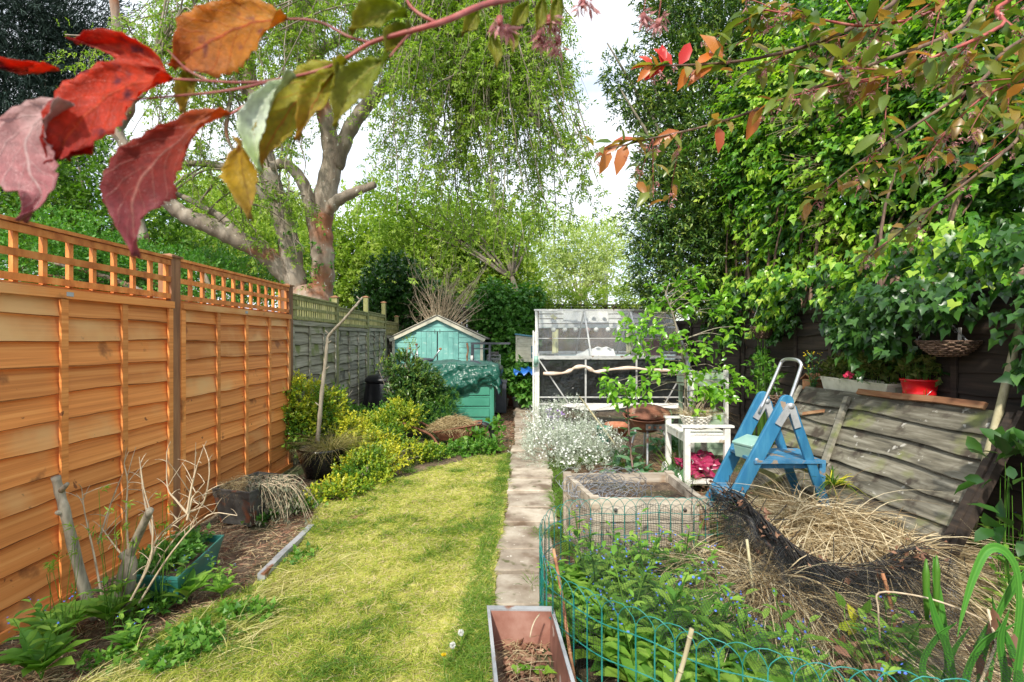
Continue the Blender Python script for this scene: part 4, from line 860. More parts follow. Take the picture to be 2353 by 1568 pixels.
tag(b.build('branch', M['rawwood']), 'short brown broken branch standing beside the dark metal frame', 'branch')
# compost bin
t = thing('compost_bin', 'black plastic compost bin with round lid beside the grey fence', 'compost bin', (-2.28, 8.75, 0))
b = MB(); b.lathe([(.40, 0), (.40, .04), (.385, .06), (.36, .30), (.33, .55), (.30, .70), (.29, .72)], n=36)
for i in range(12):
    a = i*math.pi/6; b.bar((math.cos(a)*.397, math.sin(a)*.397, .05), (math.cos(a)*.302, math.sin(a)*.302, .69), .02, .015, up=(math.cos(a), math.sin(a), 0))
b.build('body', M['black'], t)
b = MB(); b.lathe([(.30, .72), (.325, .73), (.325, .775), (.30, .80), (.27, .83), (.15, .85), (.01, .855)], n=36); b.build('lid', M['black'], t)
# wire cage on grey box
t = thing('grey_storage_box', 'dark grey plastic deck box on the left of the path behind the tarpaulin', 'storage box', (-.30, 9.85, 0))
b = MB(); b.box(-.22, .19, 0, .75, 0, .60); b.build('body', M['greybox'], t)
b = MB(); b.box(-.235, .205, -.015, .765, .602, .645); b.build('lid', M['greybox'], t)
for z in (.08, .25, .42): b = MB(); b.box(-.18, .15, -.008, -.001, z, z+.12); b.build('panel_rib', M['greybox'], t)
t = thing('wire_cage', 'white wire pet cage standing on the dark grey box', 'cage', (-.37, 9.95, .648))
b = MB()
for z in (0, .14, .28, .42, .50): b.tube([(-.13, 0, z), (.13, 0, z), (.13, .4, z), (-.13, .4, z), (-.13, 0, z)], .004, 4)
for i in range(12): x = -.13+i*.0236; b.tube([(x, 0, 0), (x, 0, .5)], .0022, 4)
for i in range(12): y_ = i*.036; b.tube([(.13, y_, 0), (.13, y_, .5)], .0022, 4)
b.build('wire_bars', M['metal'], t)
b = MB(); b.box(-.135, .135, -.005, .41, -.001, .03); b.build('tray', M['greybox'], t)
b = MB(); b.box(-.10, .10, .03, .35, .50, .56); b.build('folded_cover', M['darkzinc'], t)
# rusty panel by path, planter
t = thing('rusty_drum', 'rust-brown metal drum standing beside the path in front of the leafy bed', 'drum', (-.03, 11.0, 0))
b = MB(); b.lathe([(.14, 0), (.15, .01), (.14, .16), (.152, .18), (.14, .2), (.14, .36), (.152, .38), (.14, .40), (.14, .52), (.15, .54), (.12, .54), (.12, .45), (.01, .45)], n=24); b.build('drum', M['rust'], t)
b = MB(); b.lathe([(.10, 0), (.11, .24)], (0, 0, 0), 16)
t = thing('leafy_bush', 'low leafy green bush with blue-ish sheen growing between the drum and the greenhouse', 'bush', (0, 0, 0))
p, d = ellpts([(tuple(P(1195, 880, 10.4)), (.30, .3, .30)), (tuple(P(1215, 900, 10.2)), (.2, .2, .2)), (tuple(P(1180, 850, 10.9)), (.22, .2, .25))], 420, .3)
part('foliage', M['vinegreen'], t, shootcloud(p, d+np.array([0, 0, .6]), .12, 5, .13, T=T_LEAF, wr=.55, droop=.2))
b = MB(); b.tube([P(1195, 935, 10.4), P(1195, 880, 10.4)], [.03, .01], 6); b.build('stem', M['greytwig'], t)
V = [tuple(P(1180+i*6, 858+6*math.sin(i*1.9+j*2)-j*3, 10.0+j*.1)) for j in range(5) for i in range(9)]; F = [(j*9+i, j*9+i+1, j*9+i+10, j*9+i+9) for j in range(4) for i in range(8)]
bt = mat('bright_blue_plastic', [(.01, .12, .60), (.02, .2, .72), (.05, .28, .8)], (1, 1, 1), 8, 5, .35, .3)
o = finish('blue_bag', V, F, bt, None, True); o.modifiers.new('t', 'SOLIDIFY').thickness = .01; tag(o, 'bright blue plastic sheet crumpled on the leafy bush by the path', 'plastic sheet')
for i, (px, py, r, lb) in enumerate(((1160, 925, .09, 'small white plant pot nearest the grey deck box, at the end of the path'), (1188, 925, .11, 'stained white pot in the middle of the row at the end of the path'), (1213, 922, .09, 'white pot of the row nearest the greenhouse'))):
    g = G(px, py+9); g.z = 0; t = thing('plant_pot', lb, 'plant pot', g, 0, 'white pots at the end of the path'); b = MB(); b.lathe([(r*.75, 0), (r*.95, r*1.5), (r*1.05, r*1.5), (r*1.05, r*1.8), (r*.9, r*1.8), (r*.85, r*1.5), (.01, r*1.5)], n=20); b.build('pot', M['white'], t)
# wheelbarrow
wbx = thing('wheelbarrow', 'rusty wheelbarrow heaped with dry cuttings, handles pointing left', 'wheelbarrow')
YB = 7.0
def pw(px, py, Y=YB): return P(px, py, Y)
rim = [pw(998, 994, 6.75), pw(1105, 975, 6.75), pw(1108, 966, 7.25), pw(985, 985, 7.25)]
bot = [pw(1012, 1012, 6.85), pw(1068, 1016, 6.85), pw(1068, 1010, 7.15), pw(1012, 1008, 7.15)]
b = MB(); V = rim+bot; b.add(V, [(0, 4, 5, 1), (1, 5, 6, 2), (2, 6, 7, 3), (3, 7, 4, 0), (4, 7, 6, 5)], False)
o = b.build('tray', M['rust'], wbx); o.modifiers.new('t', 'SOLIDIFY').thickness = .006
b = MB(); b.tube(rim+[rim[0]], .011, 8); b.build('rim', M['rust'], wbx)
for dy, py in ((6.8, 1), (7.2, 0)):
    b = MB()
    if py: b.tube(bez([pw(905, 972, dy), pw(925, 973, dy), pw(955, 984, dy), pw(990, 1000, dy), pw(1020, 1030, dy), pw(1090, 1026, dy), pw(1135, 1022, dy+.15)], 6), .016, 10)
    else: b.tube(bez([pw(925, 964, dy), pw(945, 962, dy), pw(965, 970, dy), pw(1000, 990, dy), pw(1030, 1024, dy), pw(1130, 1018, dy-.15)], 6), .016, 10)
    b.build('frame_tube', M['rust'], wbx)
    b = MB(); b.tube([pw(1030, 1018, dy), pw(1026, 1042, dy)], .012, 8); b.build('stand', M['rust'], wbx)
b = MB(); c = pw(1108, 1000, 7.0)
tor = []; 
for i in range(29):
    a = i*2*math.pi/28; tor.append(c+Vector((math.cos(a)*.15, 0, math.sin(a)*.15)))
b.tube(tor, .042, 10, cap=False); whl = b.build('wheel', M['black'], wbx)
b = MB(); b.tube([c+Vector((0, -.03, 0)), c+Vector((0, .03, 0))], .10, 20); b.build('rim_disc', M['rust'], whl)
# heap of cuttings
def heap(name, label, cat, c, rx, ry, h, n, L, mt, W=.004, parent=None, stuff=True, drop=0):
    a = rng.random(n)*6.28; r = np.sqrt(rng.random(n)); x = r*np.cos(a)*rx; y_ = r*np.sin(a)*ry; z = h*(1-r**2)*rng.uniform(.2, 1.05, n)
    C = np.stack([x, y_, z], 1)+np.array(c); D = sph(n); D[:, 2] *= .35
    o = part(name, mt, parent, blades(C, D, rng.uniform(.4, 1.2, n)*L, W, bend=.5))
    if label: tag(o, label, cat)
    if stuff: tag(o, kind='stuff')
    return o
heap('cuttings', 'dry straw-coloured cuttings heaped in the rusty wheelbarrow', 'plant cuttings', tuple(pw(1046, 982, 7.0)), .36, .26, .17, 3200, .13, M['hay'], .005)
# twigs tumbling out of the barrow
# ---------- euonymus
def eu(name, label, lst, n, LL=.038):
    t = thing(name, label, 'bush'); p, d = ellpts(lst, n, .55, lump=.3, freq=4)
    p[:, 2] = np.maximum(p[:, 2], .03)
    hn = np.clip(.55+.5*hnoise(p, 4, 5), 0, 1)
    part('foliage', M['euon'], t, shootcloud(p, d*.6+np.array([0, -.1, .5])+rng.normal(size=d.shape)*.35, .10, 8, LL, .95, .6, T_LEAF4, .0, v=hn*.7+rng.random(len(p))*.3))
    m_ = MB(); c = Vector(lst[0][0])
    for _ in range(14):
        e = Vector(random.choice(lst)[0])+Vector((random.gauss(0, .1),)*3); g = Vector((c.x, c.y, 0)); m_.tube(bez([g, g.lerp(e, .5)+Vector((0, .0, .05)), e], 3), radl(.008, .003, 7), 5)
    m_.build('stems', M['greytwig'], t); return t
eu('euonymus_bush', 'tall yellow-variegated bush against the end of the orange fence', [E(700, 930, 5.9, .24, .30), E(680, 990, 5.8, .18, .25), E(655, 900, 5.75, .12, .14), E(735, 965, 6.0, .2, .25), E(765, 935, 6.2, .15, .2), E(660, 960, 5.7, .10, .2), E(810, 1000, 6.0, .16, .2)], 1500, .042)
eu('euonymus_bush', 'spreading yellow-variegated bush in front of the wheelbarrow handles', [E(860, 1000, 6.5, .34, .22), E(920, 960, 6.8, .25, .2), E(830, 1040, 5.8, .3, .2), E(880, 1020, 6.0, .22, .16), E(920, 960, 7.3, .22, .16)], 1500, .040)
eu('euonymus_bush', 'low yellow ground-covering bush beside the black glazed pot', [E(830, 1085, 5.1, .24, .13), E(790, 1135, 4.7, .20, .09), E(870, 1060, 5.4, .24, .12), E(735, 1150, 4.5, .12, .06), E(860, 1110, 5.0, .14, .07), E(990, 1050, 6.1, .16, .10), E(940, 1045, 6.0, .2, .10)], 1050, .040)
# shrub with yellow tips in front of the compost bin
t = thing('laurel_shrub', 'dark green shrub with yellow new shoots in front of the tarpaulin', 'shrub')
el = [E(945, 895, 7.7, .26, .28), E(915, 905, 7.8, .12, .16), E(970, 880, 7.7, .22, .22), E(930, 850, 7.8, .22, .22), E(940, 940, 7.5, .25, .2), E(1000, 900, 7.7, .16, .14)]
p, d = ellpts(el, 750, .5, lump=.3); top = P(0, 845, 7.7).z
part('foliage', M['bay'], t, shootcloud(p, d+np.array([0, 0, .4]), .10, 6, .085, .9, .42, T_LEAF, v=rng.random(len(p))*.75))
sp = np.array([tuple(P(x, y_, 7.7)) for x, y_ in ((935, 800), (930, 820), (955, 812), (875, 830), (870, 850), (900, 840), (960, 850), (985, 870), (890, 860), (940, 840), (925, 835), (1000, 880), (880, 840), (945, 798), (938, 790))])
part('new_shoots', M['euon'], t, shootcloud(np.repeat(sp, 3, 0)+rng.normal(size=(len(sp)*3, 3))*.03, np.tile([0, -.1, 1.0], (len(sp)*3, 1))+rng.normal(size=(len(sp)*3, 3))*.3, .10, 8, .045, .8, .35, T_LEAF4, v=rng.random(len(sp)*3)*.5+.1))
m_ = MB(); g = Vector((P(930, 900, 7.7).x, 7.7, 0))
for s in list(sp)+[np.array(e[0]) for e in el]: e = Vector(s); m_.tube(bez([g, g.lerp(e, .5)+Vector((random.gauss(0, .04), 0, 0)), e], 4), radl(.014, .004, 9), 5)
m_.build('stems', M['greytwig'], t)
# feathery green weeds between box and bush
def tuft(name, label, cat, c, r, n, L, W, mt, group=None, bend=.5, up=1.2, seg=4):
    a = rng.random(n)*6.28; rr = np.sqrt(rng.random(n))*r; C = np.stack([c[0]+rr*np.cos(a), c[1]+rr*np.sin(a), np.full(n, c[2])], 1); D = np.stack([np.cos(a)*rr/r, np.sin(a)*rr/r, np.full(n, up)], 1)+rng.normal(size=(n, 3))*.18
    o = part(name, mt, None, blades(C, D, L*rng.uniform(.55, 1.1, n), W, bend=bend*rng.uniform(.5, 1.4, n), seg=seg)); return tag(o, label, cat, group)
def weed(name, label, cat, lst, n, LL, mt, group=None, T=T_LEAF4, wr=.5, SL=.07, k=6, droop=0):
    t = thing(name, label, cat, (0, 0, 0), 0, group); p, d = ellpts(lst, n, .3, lump=.35, freq=5); p[:, 2] = np.maximum(p[:, 2], .02)
    part('foliage', mt, t, shootcloud(p, d*.5+np.array([0, 0, .5])+rng.normal(size=d.shape)*.4, SL, k, LL, 1.0, wr, T, droop))
    Ps = []
    for q in p[rng.integers(0, len(p), min(40, len(p)))]:
        g = np.array([q[0]+rng.normal()*.03, q[1]+rng.normal()*.03, 0]); Ps.append([g+(q-g)*s for s in np.linspace(0, 1, 5)])
    part('stems', M['weed'], t, tubes(np.array(Ps), .003, .0015, 3)); return t
W_ = 'weeds around the wheelbarrow'
weed('feathery_weed', 'feathery bright green weed between the wheelbarrow and the green box', 'weed', [E(1010, 940, 7.6, .20, .26), E(980, 960, 7.4, .16, .2), E(1040, 925, 7.9, .14, .2)], 520, .035, M['weed'], W_, wr=.2, k=8)
weed('geranium_weed', 'low leafy green weed in front of the wheelbarrow stand', 'weed', [E(1060, 1035, 6.4, .26, .09), E(1000, 1045, 6.4, .22, .09), E(1120, 1025, 6.4, .16, .08)], 420, .045, M['weed'], W_, T=T_IVY, wr=.9, SL=.05, k=4)
weed('green_weed', 'mid-green weeds mixed into the yellow bush near the grey fence', 'weed', [E(820, 960, 7.2, .22, .14), E(880, 960, 7.0, .2, .16), E(780, 960, 6.7, .2, .2)], 420, .05, M['weed'], W_, wr=.45)
weed('broadleaf_weed', 'pale broad-leaved weed beside the wheel of the wheelbarrow', 'weed', [E(1095, 1010, 6.6, .08, .10), E(1140, 985, 6.9, .08, .12), E(1135, 1010, 6.6, .07, .08)], 50, .10, M['weed'], W_, T=T_LEAF, wr=.6, k=3)
# ---------- black pot with dead trunk
pc = Vector((-2.06, 5.35, 0))
t = thing('glazed_pot', 'large glossy black glazed pot in front of the yellow bush', 'plant pot', pc)
b = MB(); b.lathe([(.155, 0), (.17, .01), (.215, .13), (.245, .23), (.25, .275), (.262, .285), (.262, .31), (.245, .315), (.23, .30), (.22, .26)], n=40); b.build('pot', M['gloss_black'], t)
b = MB(); b.lathe([(.225, .265), (.12, .285), (.01, .29)], n=30); b.build('soil', M['soil'], t)
t = thing('dead_tree', 'dead bare trunk leaning out of the black pot, kinked near the top', 'tree')
q = bez([P(724, 1052, 5.35), P(732, 990, 5.33), P(740, 900, 5.3), P(747, 840, 5.3), P(752, 790, 5.3), P(757, 770, 5.3), P(790, 735, 5.25), P(818, 702, 5.2), P(833, 684, 5.2)], 5)
b = MB(); b.tube(q, [.025*(1-.60*i/len(q))*(1+.12*math.sin(i*2.1)) for i in range(len(q))], 12); b.build('trunk', M['greytwig'], t)
for i, (dx, dz) in ((8, (-.05, .05)), (14, (.06, .04)), (20, (.05, .03)), (25, (-.04, .05)), (34, (.05, .03)), (38, (-.03, .04))):
    s = q[min(i, len(q)-1)]; b = MB(); b.tube([s, s+Vector((dx, -.02, dz))], [.009, .005], 6); b.build('branch_stub', M['greytwig'], t)
tuft('ornamental_grass', 'arching olive-brown grass growing from the black pot', 'grass clump', (pc.x+.10, pc.y, .28), .10, 420, .50, .004, leafmat('sedge', [(.10, .10, .03), (.20, .19, .06), (.34, .27, .12)], .6, .25, .2), bend=.9, up=1.0)
tuft('dead_grass', 'short dry grass around the foot of the dead trunk in the black pot', 'dry grass', (pc.x-.06, pc.y-.05, .28), .14, 260, .16, .003, M['hay'], bend=1.2, up=.8)
# ---------- dark metal trough with dead trailing plant
def trough(name, label, cat, rim, h, inset, mt, inner, soilz=None, lip=.02, wall=.012, ribs=True, group=None, soilm=None):
    """rim: 4 ground-plane corner points (ccw) of the top"""
    c = sum((Vector((q[0], q[1], 0)) for q in rim), Vector())/4; t = thing(name, label, cat, c, 0, group); R_ = [Vector((q[0], q[1], 0))-c for q in rim]; zb = rim[0][2] if len(rim[0]) > 2 else 0
    bt_ = [q*inset for q in R_]; n = 4
    def ring(s, z): return [q*s+Vector((0, 0, z)) for q in R_]
    r = [[Vector((q.x, q.y, 0)) for q in bt_], [q.lerp(w_, .06) for q, w_ in zip(ring(inset, .015), ring(1, h))], ring(lerp(inset, 1, .8), h*.78), ring(lerp(inset, 1, .8)+.015, h*.79), ring(lerp(inset, 1, .88)+.015, h*.86), ring(1-lip*.5, h-.012)]
    m_ = MB(); V = [p for k in r for p in k]; F = [(3, 2, 1, 0)]
    for k in range(len(r)-1):
        for j in range(4): F.append((k*4+j, k*4+(j+1) % 4, k*4+4+(j+1) % 4, k*4+4+j))
    m_.add(V, F, v=.4); m_.build('body', mt, t)
    m_ = MB(); o1 = ring(1+lip, h-.012); o2 = ring(1+lip, h); i2 = ring(1-lip*2.2, h); i1 = ring(1-lip*2.2, h-.012); V = o1+o2+i2+i1
    F = []
    for k in range(4):
        for j in range(4): F.append((k*4+j, k*4+(j+1) % 4, ((k+1) % 4)*4+(j+1) % 4, ((k+1) % 4)*4+j))
    m_.add(V, F, v=.6); m_.build('rim', mt, t)
    sz = soilz if soilz is not None else h*.8
    m_ = MB(); a = ring(1-lip*2.2-.005, h-.006); d_ = ring(lerp(inset, 1, sz/h)-lip*2.5, sz-.03); m_.add(a+d_, [(j, 4+j, 4+(j+1) % 4, (j+1) % 4) for j in range(4)], v=.5); m_.build('inner_wall', inner, t)
    m_ = MB(); q = ring(lerp(inset, 1, sz/h)-lip*2.3, sz); g_ = 8; V = []
    for j in range(g_+1):
        for i in range(g_+1):
            a, b_ = i/g_, j/g_; V.append((q[0].lerp(q[1], a)).lerp(q[3].lerp(q[2], a), b_)+Vector((0, 0, random.uniform(-.008, .012))))
    m_.add(V, [(j*(g_+1)+i, j*(g_+1)+i+1, (j+1)*(g_+1)+i+1, (j+1)*(g_+1)+i) for j in range(g_) for i in range(g_)], True, v=.5); m_.build('soil', soilm or M['soil'], t)
    return t
def gr(px, py, z):
    return G(px, py, z)
tr = trough('metal_trough', 'dark rusty metal trough with dead trailing plant by the orange fence', 'planter', [gr(487, 1122, .29), gr(573, 1132, .29), gr(668, 1092, .29), gr(592, 1084, .29)], .29, .80, M['darkzinc'], M['darkzinc'], .25)
t = thing('dead_plant', 'withered grey-brown plant trailing over the side of the dark metal trough', 'plant')
p = []; 
for _ in range(90):
    s = Vector(gr(random.uniform(560, 650), random.uniform(1098, 1122), .29)); o_ = Vector((random.uniform(.05, .32), random.uniform(-.15, .05), 0)); l = random.uniform(.1, .26)
    p.append([tuple(s+o_*t_+Vector((0, 0, .06*math.sin(t_*3)-l*t_*t_))) for t_ in np.linspace(0, 1, 6)])
p = np.array(p); part('stems', M['drytwig'], t, tubes(p, .003, .0015, 3))
q = p[:, 1:, :].reshape(-1, 3); q = np.repeat(q, 3, 0)+rng.normal(size=(len(q)*3, 3))*.015; dg = leafmat('withered_leaf', [(.11, .12, .08), (.20, .21, .14), (.32, .30, .20)], .8, .1, .1, (1, 1, 1))
part('dead_leaves', dg, t, leafgeo(q, sph(len(q))*.5+np.array([0, 0, -.9]), sph(len(q)), .04, .35))
heap('dry_stems', None, None, tuple(gr(560, 1115, .27)), .20, .16, .07, 500, .14, M['hay'], .003, parent=t, stuff=False)
# ---------- green plastic trough
tr = trough('green_trough', 'dark green plastic window trough with small ferny plants near the orange fence', 'planter', [gr(306, 1322, .17), gr(408, 1328, .17), gr(514, 1230, .17), gr(432, 1228, .17)], .17, .80, M['troughgreen'], M['troughgreen'], .13)
cc = tr.location
weed('geranium_plant', 'fine-leaved green seedlings growing in the green plastic trough', 'plant', [(tuple(gr(360, 1295, .17)), (.12, .12, .05)), (tuple(gr(400, 1275, .18)), (.12, .12, .06)), (tuple(gr(440, 1250, .17)), (.09, .12, .05))], 260, .035, M['vinegreen'], None, T=T_IVY, wr=.9, SL=.045, k=4)
# ---------- cut shrub stump with dry twigs
t = thing('pruned_stump', 'thick sawn grey stem leaning beside the orange fence at the left', 'stump')
b = MB(); q = bez([G(222, 1420), P(200, 1375, 2.6), P(172, 1270, 2.55), P(150, 1180, 2.5), P(138, 1135, 2.5), P(128, 1096, 2.48)], 5); b.tube(q, [.027*(1-.30*i/len(q))*(1+.08*math.sin(i*1.3)) for i in range(len(q))], 14); b.build('stem', M['greytwig'], t)
b = MB(); b.tube([P(146, 1180, 2.5), P(130, 1178, 2.46)], [.016, .010], 8); b.build('knot', M['greytwig'], t)
b = MB(); b.tube([P(138, 1130, 2.5), P(155, 1112, 2.46)], [.016, .009], 8); b.build('stub', M['greytwig'], t)
t = thing('dry_shrub', 'dead pale shrub with a sawn stump and thin bare upright twigs', 'shrub')
b = MB(); b.tube(bez([G(275, 1415), P(280, 1330, 2.62), P(300, 1270, 2.6), P(325, 1215, 2.55), P(345, 1172, 2.5)], 5), radl(.028, .017, 21), 14); b.build('main_stem', M['greytwig'], t)
b = MB(); b.tube(bez([G(288, 1410), P(298, 1330, 2.6), P(300, 1290, 2.6), P(283, 1270, 2.6)], 5), radl(.030, .028, 16), 12); b.build('stump', M['greytwig'], t)
tw = []
paths = [[(290, 1395), (330, 1320), (360, 1240), (400, 1200), (430, 1180)], [(320, 1385), (380, 1290), (440, 1215), (490, 1180), (545, 1185)], [(300, 1380), (345, 1290), (350, 1200), (330, 1120), (320, 1050)], [(295, 1270), (290, 1180), (293, 1110), (285, 1065)], [(430, 1180), (440, 1120), (450, 1080), (460, 1050)], [(430, 1180), (405, 1150), (385, 1120), (383, 1040)], [(430, 1180), (465, 1160), (480, 1100), (480, 1060)], [(345, 1290), (375, 1230), (420, 1190), (470, 1150)], [(235, 1375), (215, 1270), (195, 1180), (188, 1125)], [(300, 1300), (260, 1250), (235, 1215)], [(350, 1230), (330, 1140), (322, 1060)], [(430, 1195), (440, 1150), (445, 1140), (470, 1110)], [(225, 1250), (250, 1170), (270, 1120)], [(310, 1380), (360, 1300), (400, 1240), (455, 1190)]]
for pth in paths:
    Y0 = random.uniform(2.5, 2.8); q = bez([P(x, y_, Y0) for x, y_ in pth], 4); 
    q = [q[int(round(i*(len(q)-1)/12))] for i in range(13)]; tw.append([tuple(z) for z in q])
A1 = tubes(np.array(tw), .0062, .0022, 5); t2 = []
for q in tw:
    for _ in range(7):
        s = Vector(q[random.randrange(3, 13)]); e = s+Vector((random.gauss(0, .06), random.gauss(0, .05), random.gauss(.05, .05))); t2.append([tuple(s.lerp(e, k)+Vector((0, 0, .008*math.sin(k*3)))) for k in (0, .33, .66, 1)])
part('dry_twigs', M['drytwig'], t, merge([A1, tubes(np.array(t2), .0028, .0012, 3)]))
# ================================================================ objects, right side
# raised timber bed
rbed = thing('raised_bed', 'pale weathered timber raised bed behind the green wire edging', 'raised bed')
A_ = Vector((.42, 3.72, 0)); B_ = Vector((.53, 3.16, 0)); C_ = Vector((1.22, 3.14, 0)); D_ = Vector((1.20, 3.75, 0))
for j in range(3):
    z = .005+j*.155
    for a, c in ((A_, B_), (B_, C_), (C_, D_), (D_, A_)):
        dv = (c-a).normalized()*.02
        b = MB(); b.bar(a+dv+Vector((0, 0, z+.075)), c-dv+Vector((0, 0, z+.075)), .038, .148); b.build('side_board', M['bedwood'], rbed)
for q in (A_, B_, C_, D_): b = MB(); b.box(q.x-.03, q.x+.03, q.y-.03, q.y+.03, 0, .475); b.build('corner_post', M['bedwood'], rbed)
b = MB(); b.add([A_+Vector((0, 0, .40)), B_+Vector((0, 0, .40)), C_+Vector((0, 0, .40)), D_+Vector((0, 0, .40))], [(0, 1, 2, 3)]); b.build('soil', M['soil'], rbed)
for x in (.66, 1.10): b = MB(); b.tube([(x, 3.118, .40), (x, 3.128, .40)], .012, 10); b.build('bolt', M['darkzinc'], rbed)
# tangle of grey string/wire in bed
cw = []
for _ in range(75):
    c = Vector((random.uniform(.52, .85), random.uniform(3.3, 3.7), .42)); a = random.uniform(0, 6.28); r = random.uniform(.06, .20)
    cw.append([tuple(c+Vector((math.cos(a+t_*2.5)*r*1.1, math.sin(a+t_*2.5)*r*.7, .015+.09*math.sin(t_*3+a)*random.random()))) for t_ in np.linspace(0, 1, 7)])
wiremat = mat('grey_wire', [(.10, .11, .12), (.2, .21, .23), (.3, .31, .33)], (5, 5, 5), 3, 4, .6, 0)
o = part('netting_tangle', wiremat, None, tubes(np.array(cw), .0028, .0022, 3)); tag(o, 'tangle of grey netting and twigs dumped in the timber raised bed', 'netting', kind='stuff')
# silver cerastium
def flowers(C, D, r, mt, name, parent, pet=5):
    n = len(C); D = nrm(D); a = nrm(np.cross(D, rng.normal(size=(n, 3)))); b_ = np.cross(D, a); parts = []
    for j in range(pet):
        an = 6.283*j/pet; ld = a*math.cos(an)+b_*math.sin(an)+D*.25; parts.append(leafgeo(C, ld, D, r, .75, T_QUAD))
    return part(name, mt, parent, merge(parts))
t = thing('silver_bush', 'mounded silver-leaved plant covered in white flowers beside the path', 'bush')
el = [((.60, 6.0, .10), (.44, .42, .26)), ((.98, 6.3, .10), (.42, .45, .26)), ((.52, 6.6, .10), (.30, .40, .26)), ((.85, 5.75, .05), (.33, .32, .22)), ((.45, 6.95, .15), (.25, .35, .36)), ((.8, 7.2, .2), (.4, .3, .36))]
p, d = ellpts(el, 4200, .7, lump=.28, freq=6); k_ = p[:, 2] > .0; p = p[k_]; d = d[k_]
part('foliage', M['silver'], t, shootcloud(p, d+np.array([0, 0, .5]), .075, 9, .036, .75, .16, T_QUAD))
p, d = ellpts(el, 2600, .97, lump=.28, freq=6); k_ = p[:, 2] > .05; p = p[k_]; d = d[k_]; hn = hnoise(p, 5, 2) > -.25; p, d = p[hn], d[hn]
p = p+d*.03; flowers(p+np.array([0, 0, .04]), d+np.array([0, -.2, .6]), .015, M['petalw'], 'flowers', t)
p2 = np.array([tuple(P(x, y_, 7.0)) for x, y_ in ((1258, 950), (1264, 955), (1270, 962), (1275, 975), (1268, 985), (1262, 948), (1280, 958), (1300, 985), (1288, 950), (1272, 968))]); p2 = np.repeat(p2, 4, 0)+rng.normal(size=(40, 3))*.03
t = thing('wallflower', 'small violet flowers standing out of the silver bush by the greenhouse', 'flower')
flowers(p2, np.tile([0, -1, .4], (40, 1)), .022, M['petalv'], 'flowers', t, 4); Ps = [[(q[0]+.03*s, q[1], q[2]-.35*(1-s)) for s in (0, .33, .66, 1)] for q in p2[::3]]; part('stems', M['weed'], t, tubes(np.array(Ps), .003, .002, 3))
for px, py, Y, lb in ((1350, 1065, 5.6, 'tuft of bright green grass at the front of the silver bush'), (1375, 1055, 5.7, 'small grass tuft between the silver bush and the barbecue legs'), (1290, 1075, 5.5, 'yellowish grass tuft at the near foot of the silver bush'), (1440, 1075, 5.6, 'grass tuft under the barbecue')):
    g = G(px, py); tuft('grass_tuft', lb, 'grass tuft', (g.x, g.y, 0), .10, 110, .22, .006, M['lush'], 'grass tufts round the silver bush', bend=.6, up=1.3)
# teal bucket & terracotta pot behind
t = thing('teal_bucket', 'small teal bucket of dry straw behind the silver bush', 'bucket', (1.32, 7.1, 0)); b = MB(); b.lathe([(.08, 0), (.085, .01), (.11, .2), (.118, .2), (.118, .215), (.105, .215), (.10, .17), (.01, .17)], n=24); b.build('pail', M['tealpot'], t)
b = MB(); b.tube(bez([(-.11, 0, .20), (-.1, -.05, .10), (0, -.12, .06), (.1, -.05, .1), (.11, 0, .2)], 4), .003, 5); b.build('handle', M['metal'], t)
tuft('dry_grass', 'dry straw sprouting from the teal bucket', 'dry grass', (1.32, 7.1, .17), .08, 120, .16, .004, M['hay'], bend=.8)
t = thing('terracotta_pot', 'broad terracotta pot lying behind the teal bucket', 'plant pot', (1.58, 7.35, 0)); b = MB(); b.lathe([(.12, 0), (.17, .17), (.19, .17), (.19, .22), (.17, .22), (.15, .17), (.01, .17)], n=24); b.build('pot', M['terracotta'], t)
# wooden handle (rake) leaning across
b = MB(); b.tube([P(1332, 912, 7.4), P(1414, 1022, 6.2)], .012, 8); tag(b.build('wooden_cane', M['palewood']), 'thin pale wooden cane slanting behind the silver bush', 'cane')
# barbecue
q0 = Vector((1.60, 5.85, 0)); t = thing('barbecue', 'rusty round kettle barbecue bowl on three thin legs', 'barbecue', q0)
b = MB(); tl = Matrix.Rotation(R(10), 4, 'X') @ Matrix.Rotation(R(-3), 4, 'Y')
prof = [(.03, .38), (.12, .40), (.20, .45), (.25, .52), (.27, .585), (.278, .59), (.265, .592), (.245, .53), (.19, .47), (.1, .44), (.01, .43)]
b.lathe(prof, n=40); V = [tl @ Vector((x, y_, z-.55))+Vector((0, 0, .55)) for x, y_, z in b.V]; b.V = [tuple(z) for z in V]; b.build('bowl', M['rust'], t)
b = MB(); b.lathe([(.240, .555), (.262, .562), (.23, .60), (.12, .66), (.01, .68)], n=40)
tl2 = Matrix.Rotation(R(52), 4, 'X'); b = MB(); b.lathe([(.255, 0), (.268, .0), (.268, .012), (.25, .03), (.16, .07), (.01, .085)], n=40, sy=.8)
V = [Matrix.Rotation(R(15), 4, 'X') @ Vector(z)+Vector((.03, .04, .595)) for z in b.V]; b.V = [tuple(z) for z in V]; b.build('lid', M['rust'], t)
b = MB(); b.box(-.08, .26, -.285, -.262, .45, .515); pn = b.build('control_panel', M['darkzinc'], t)
for i in range(5): b = MB(); b.box(-.055+i*.062, -.03+i*.062, -.292, -.286, .47, .495); b.build('vent_slot', M['rust'], pn)
for a, c in (((-.15, -.1, .43), (-.30, -.22, 0)), ((.17, -.08, .43), (.27, -.16, 0)), ((.02, .14, .43), (.05, .28, 0)), ((-.04, -.2, .42), (-.14, -.55, 0))): b = MB(); b.tube([a, c], .012, 8); b.build('leg', M['zinc'], t)
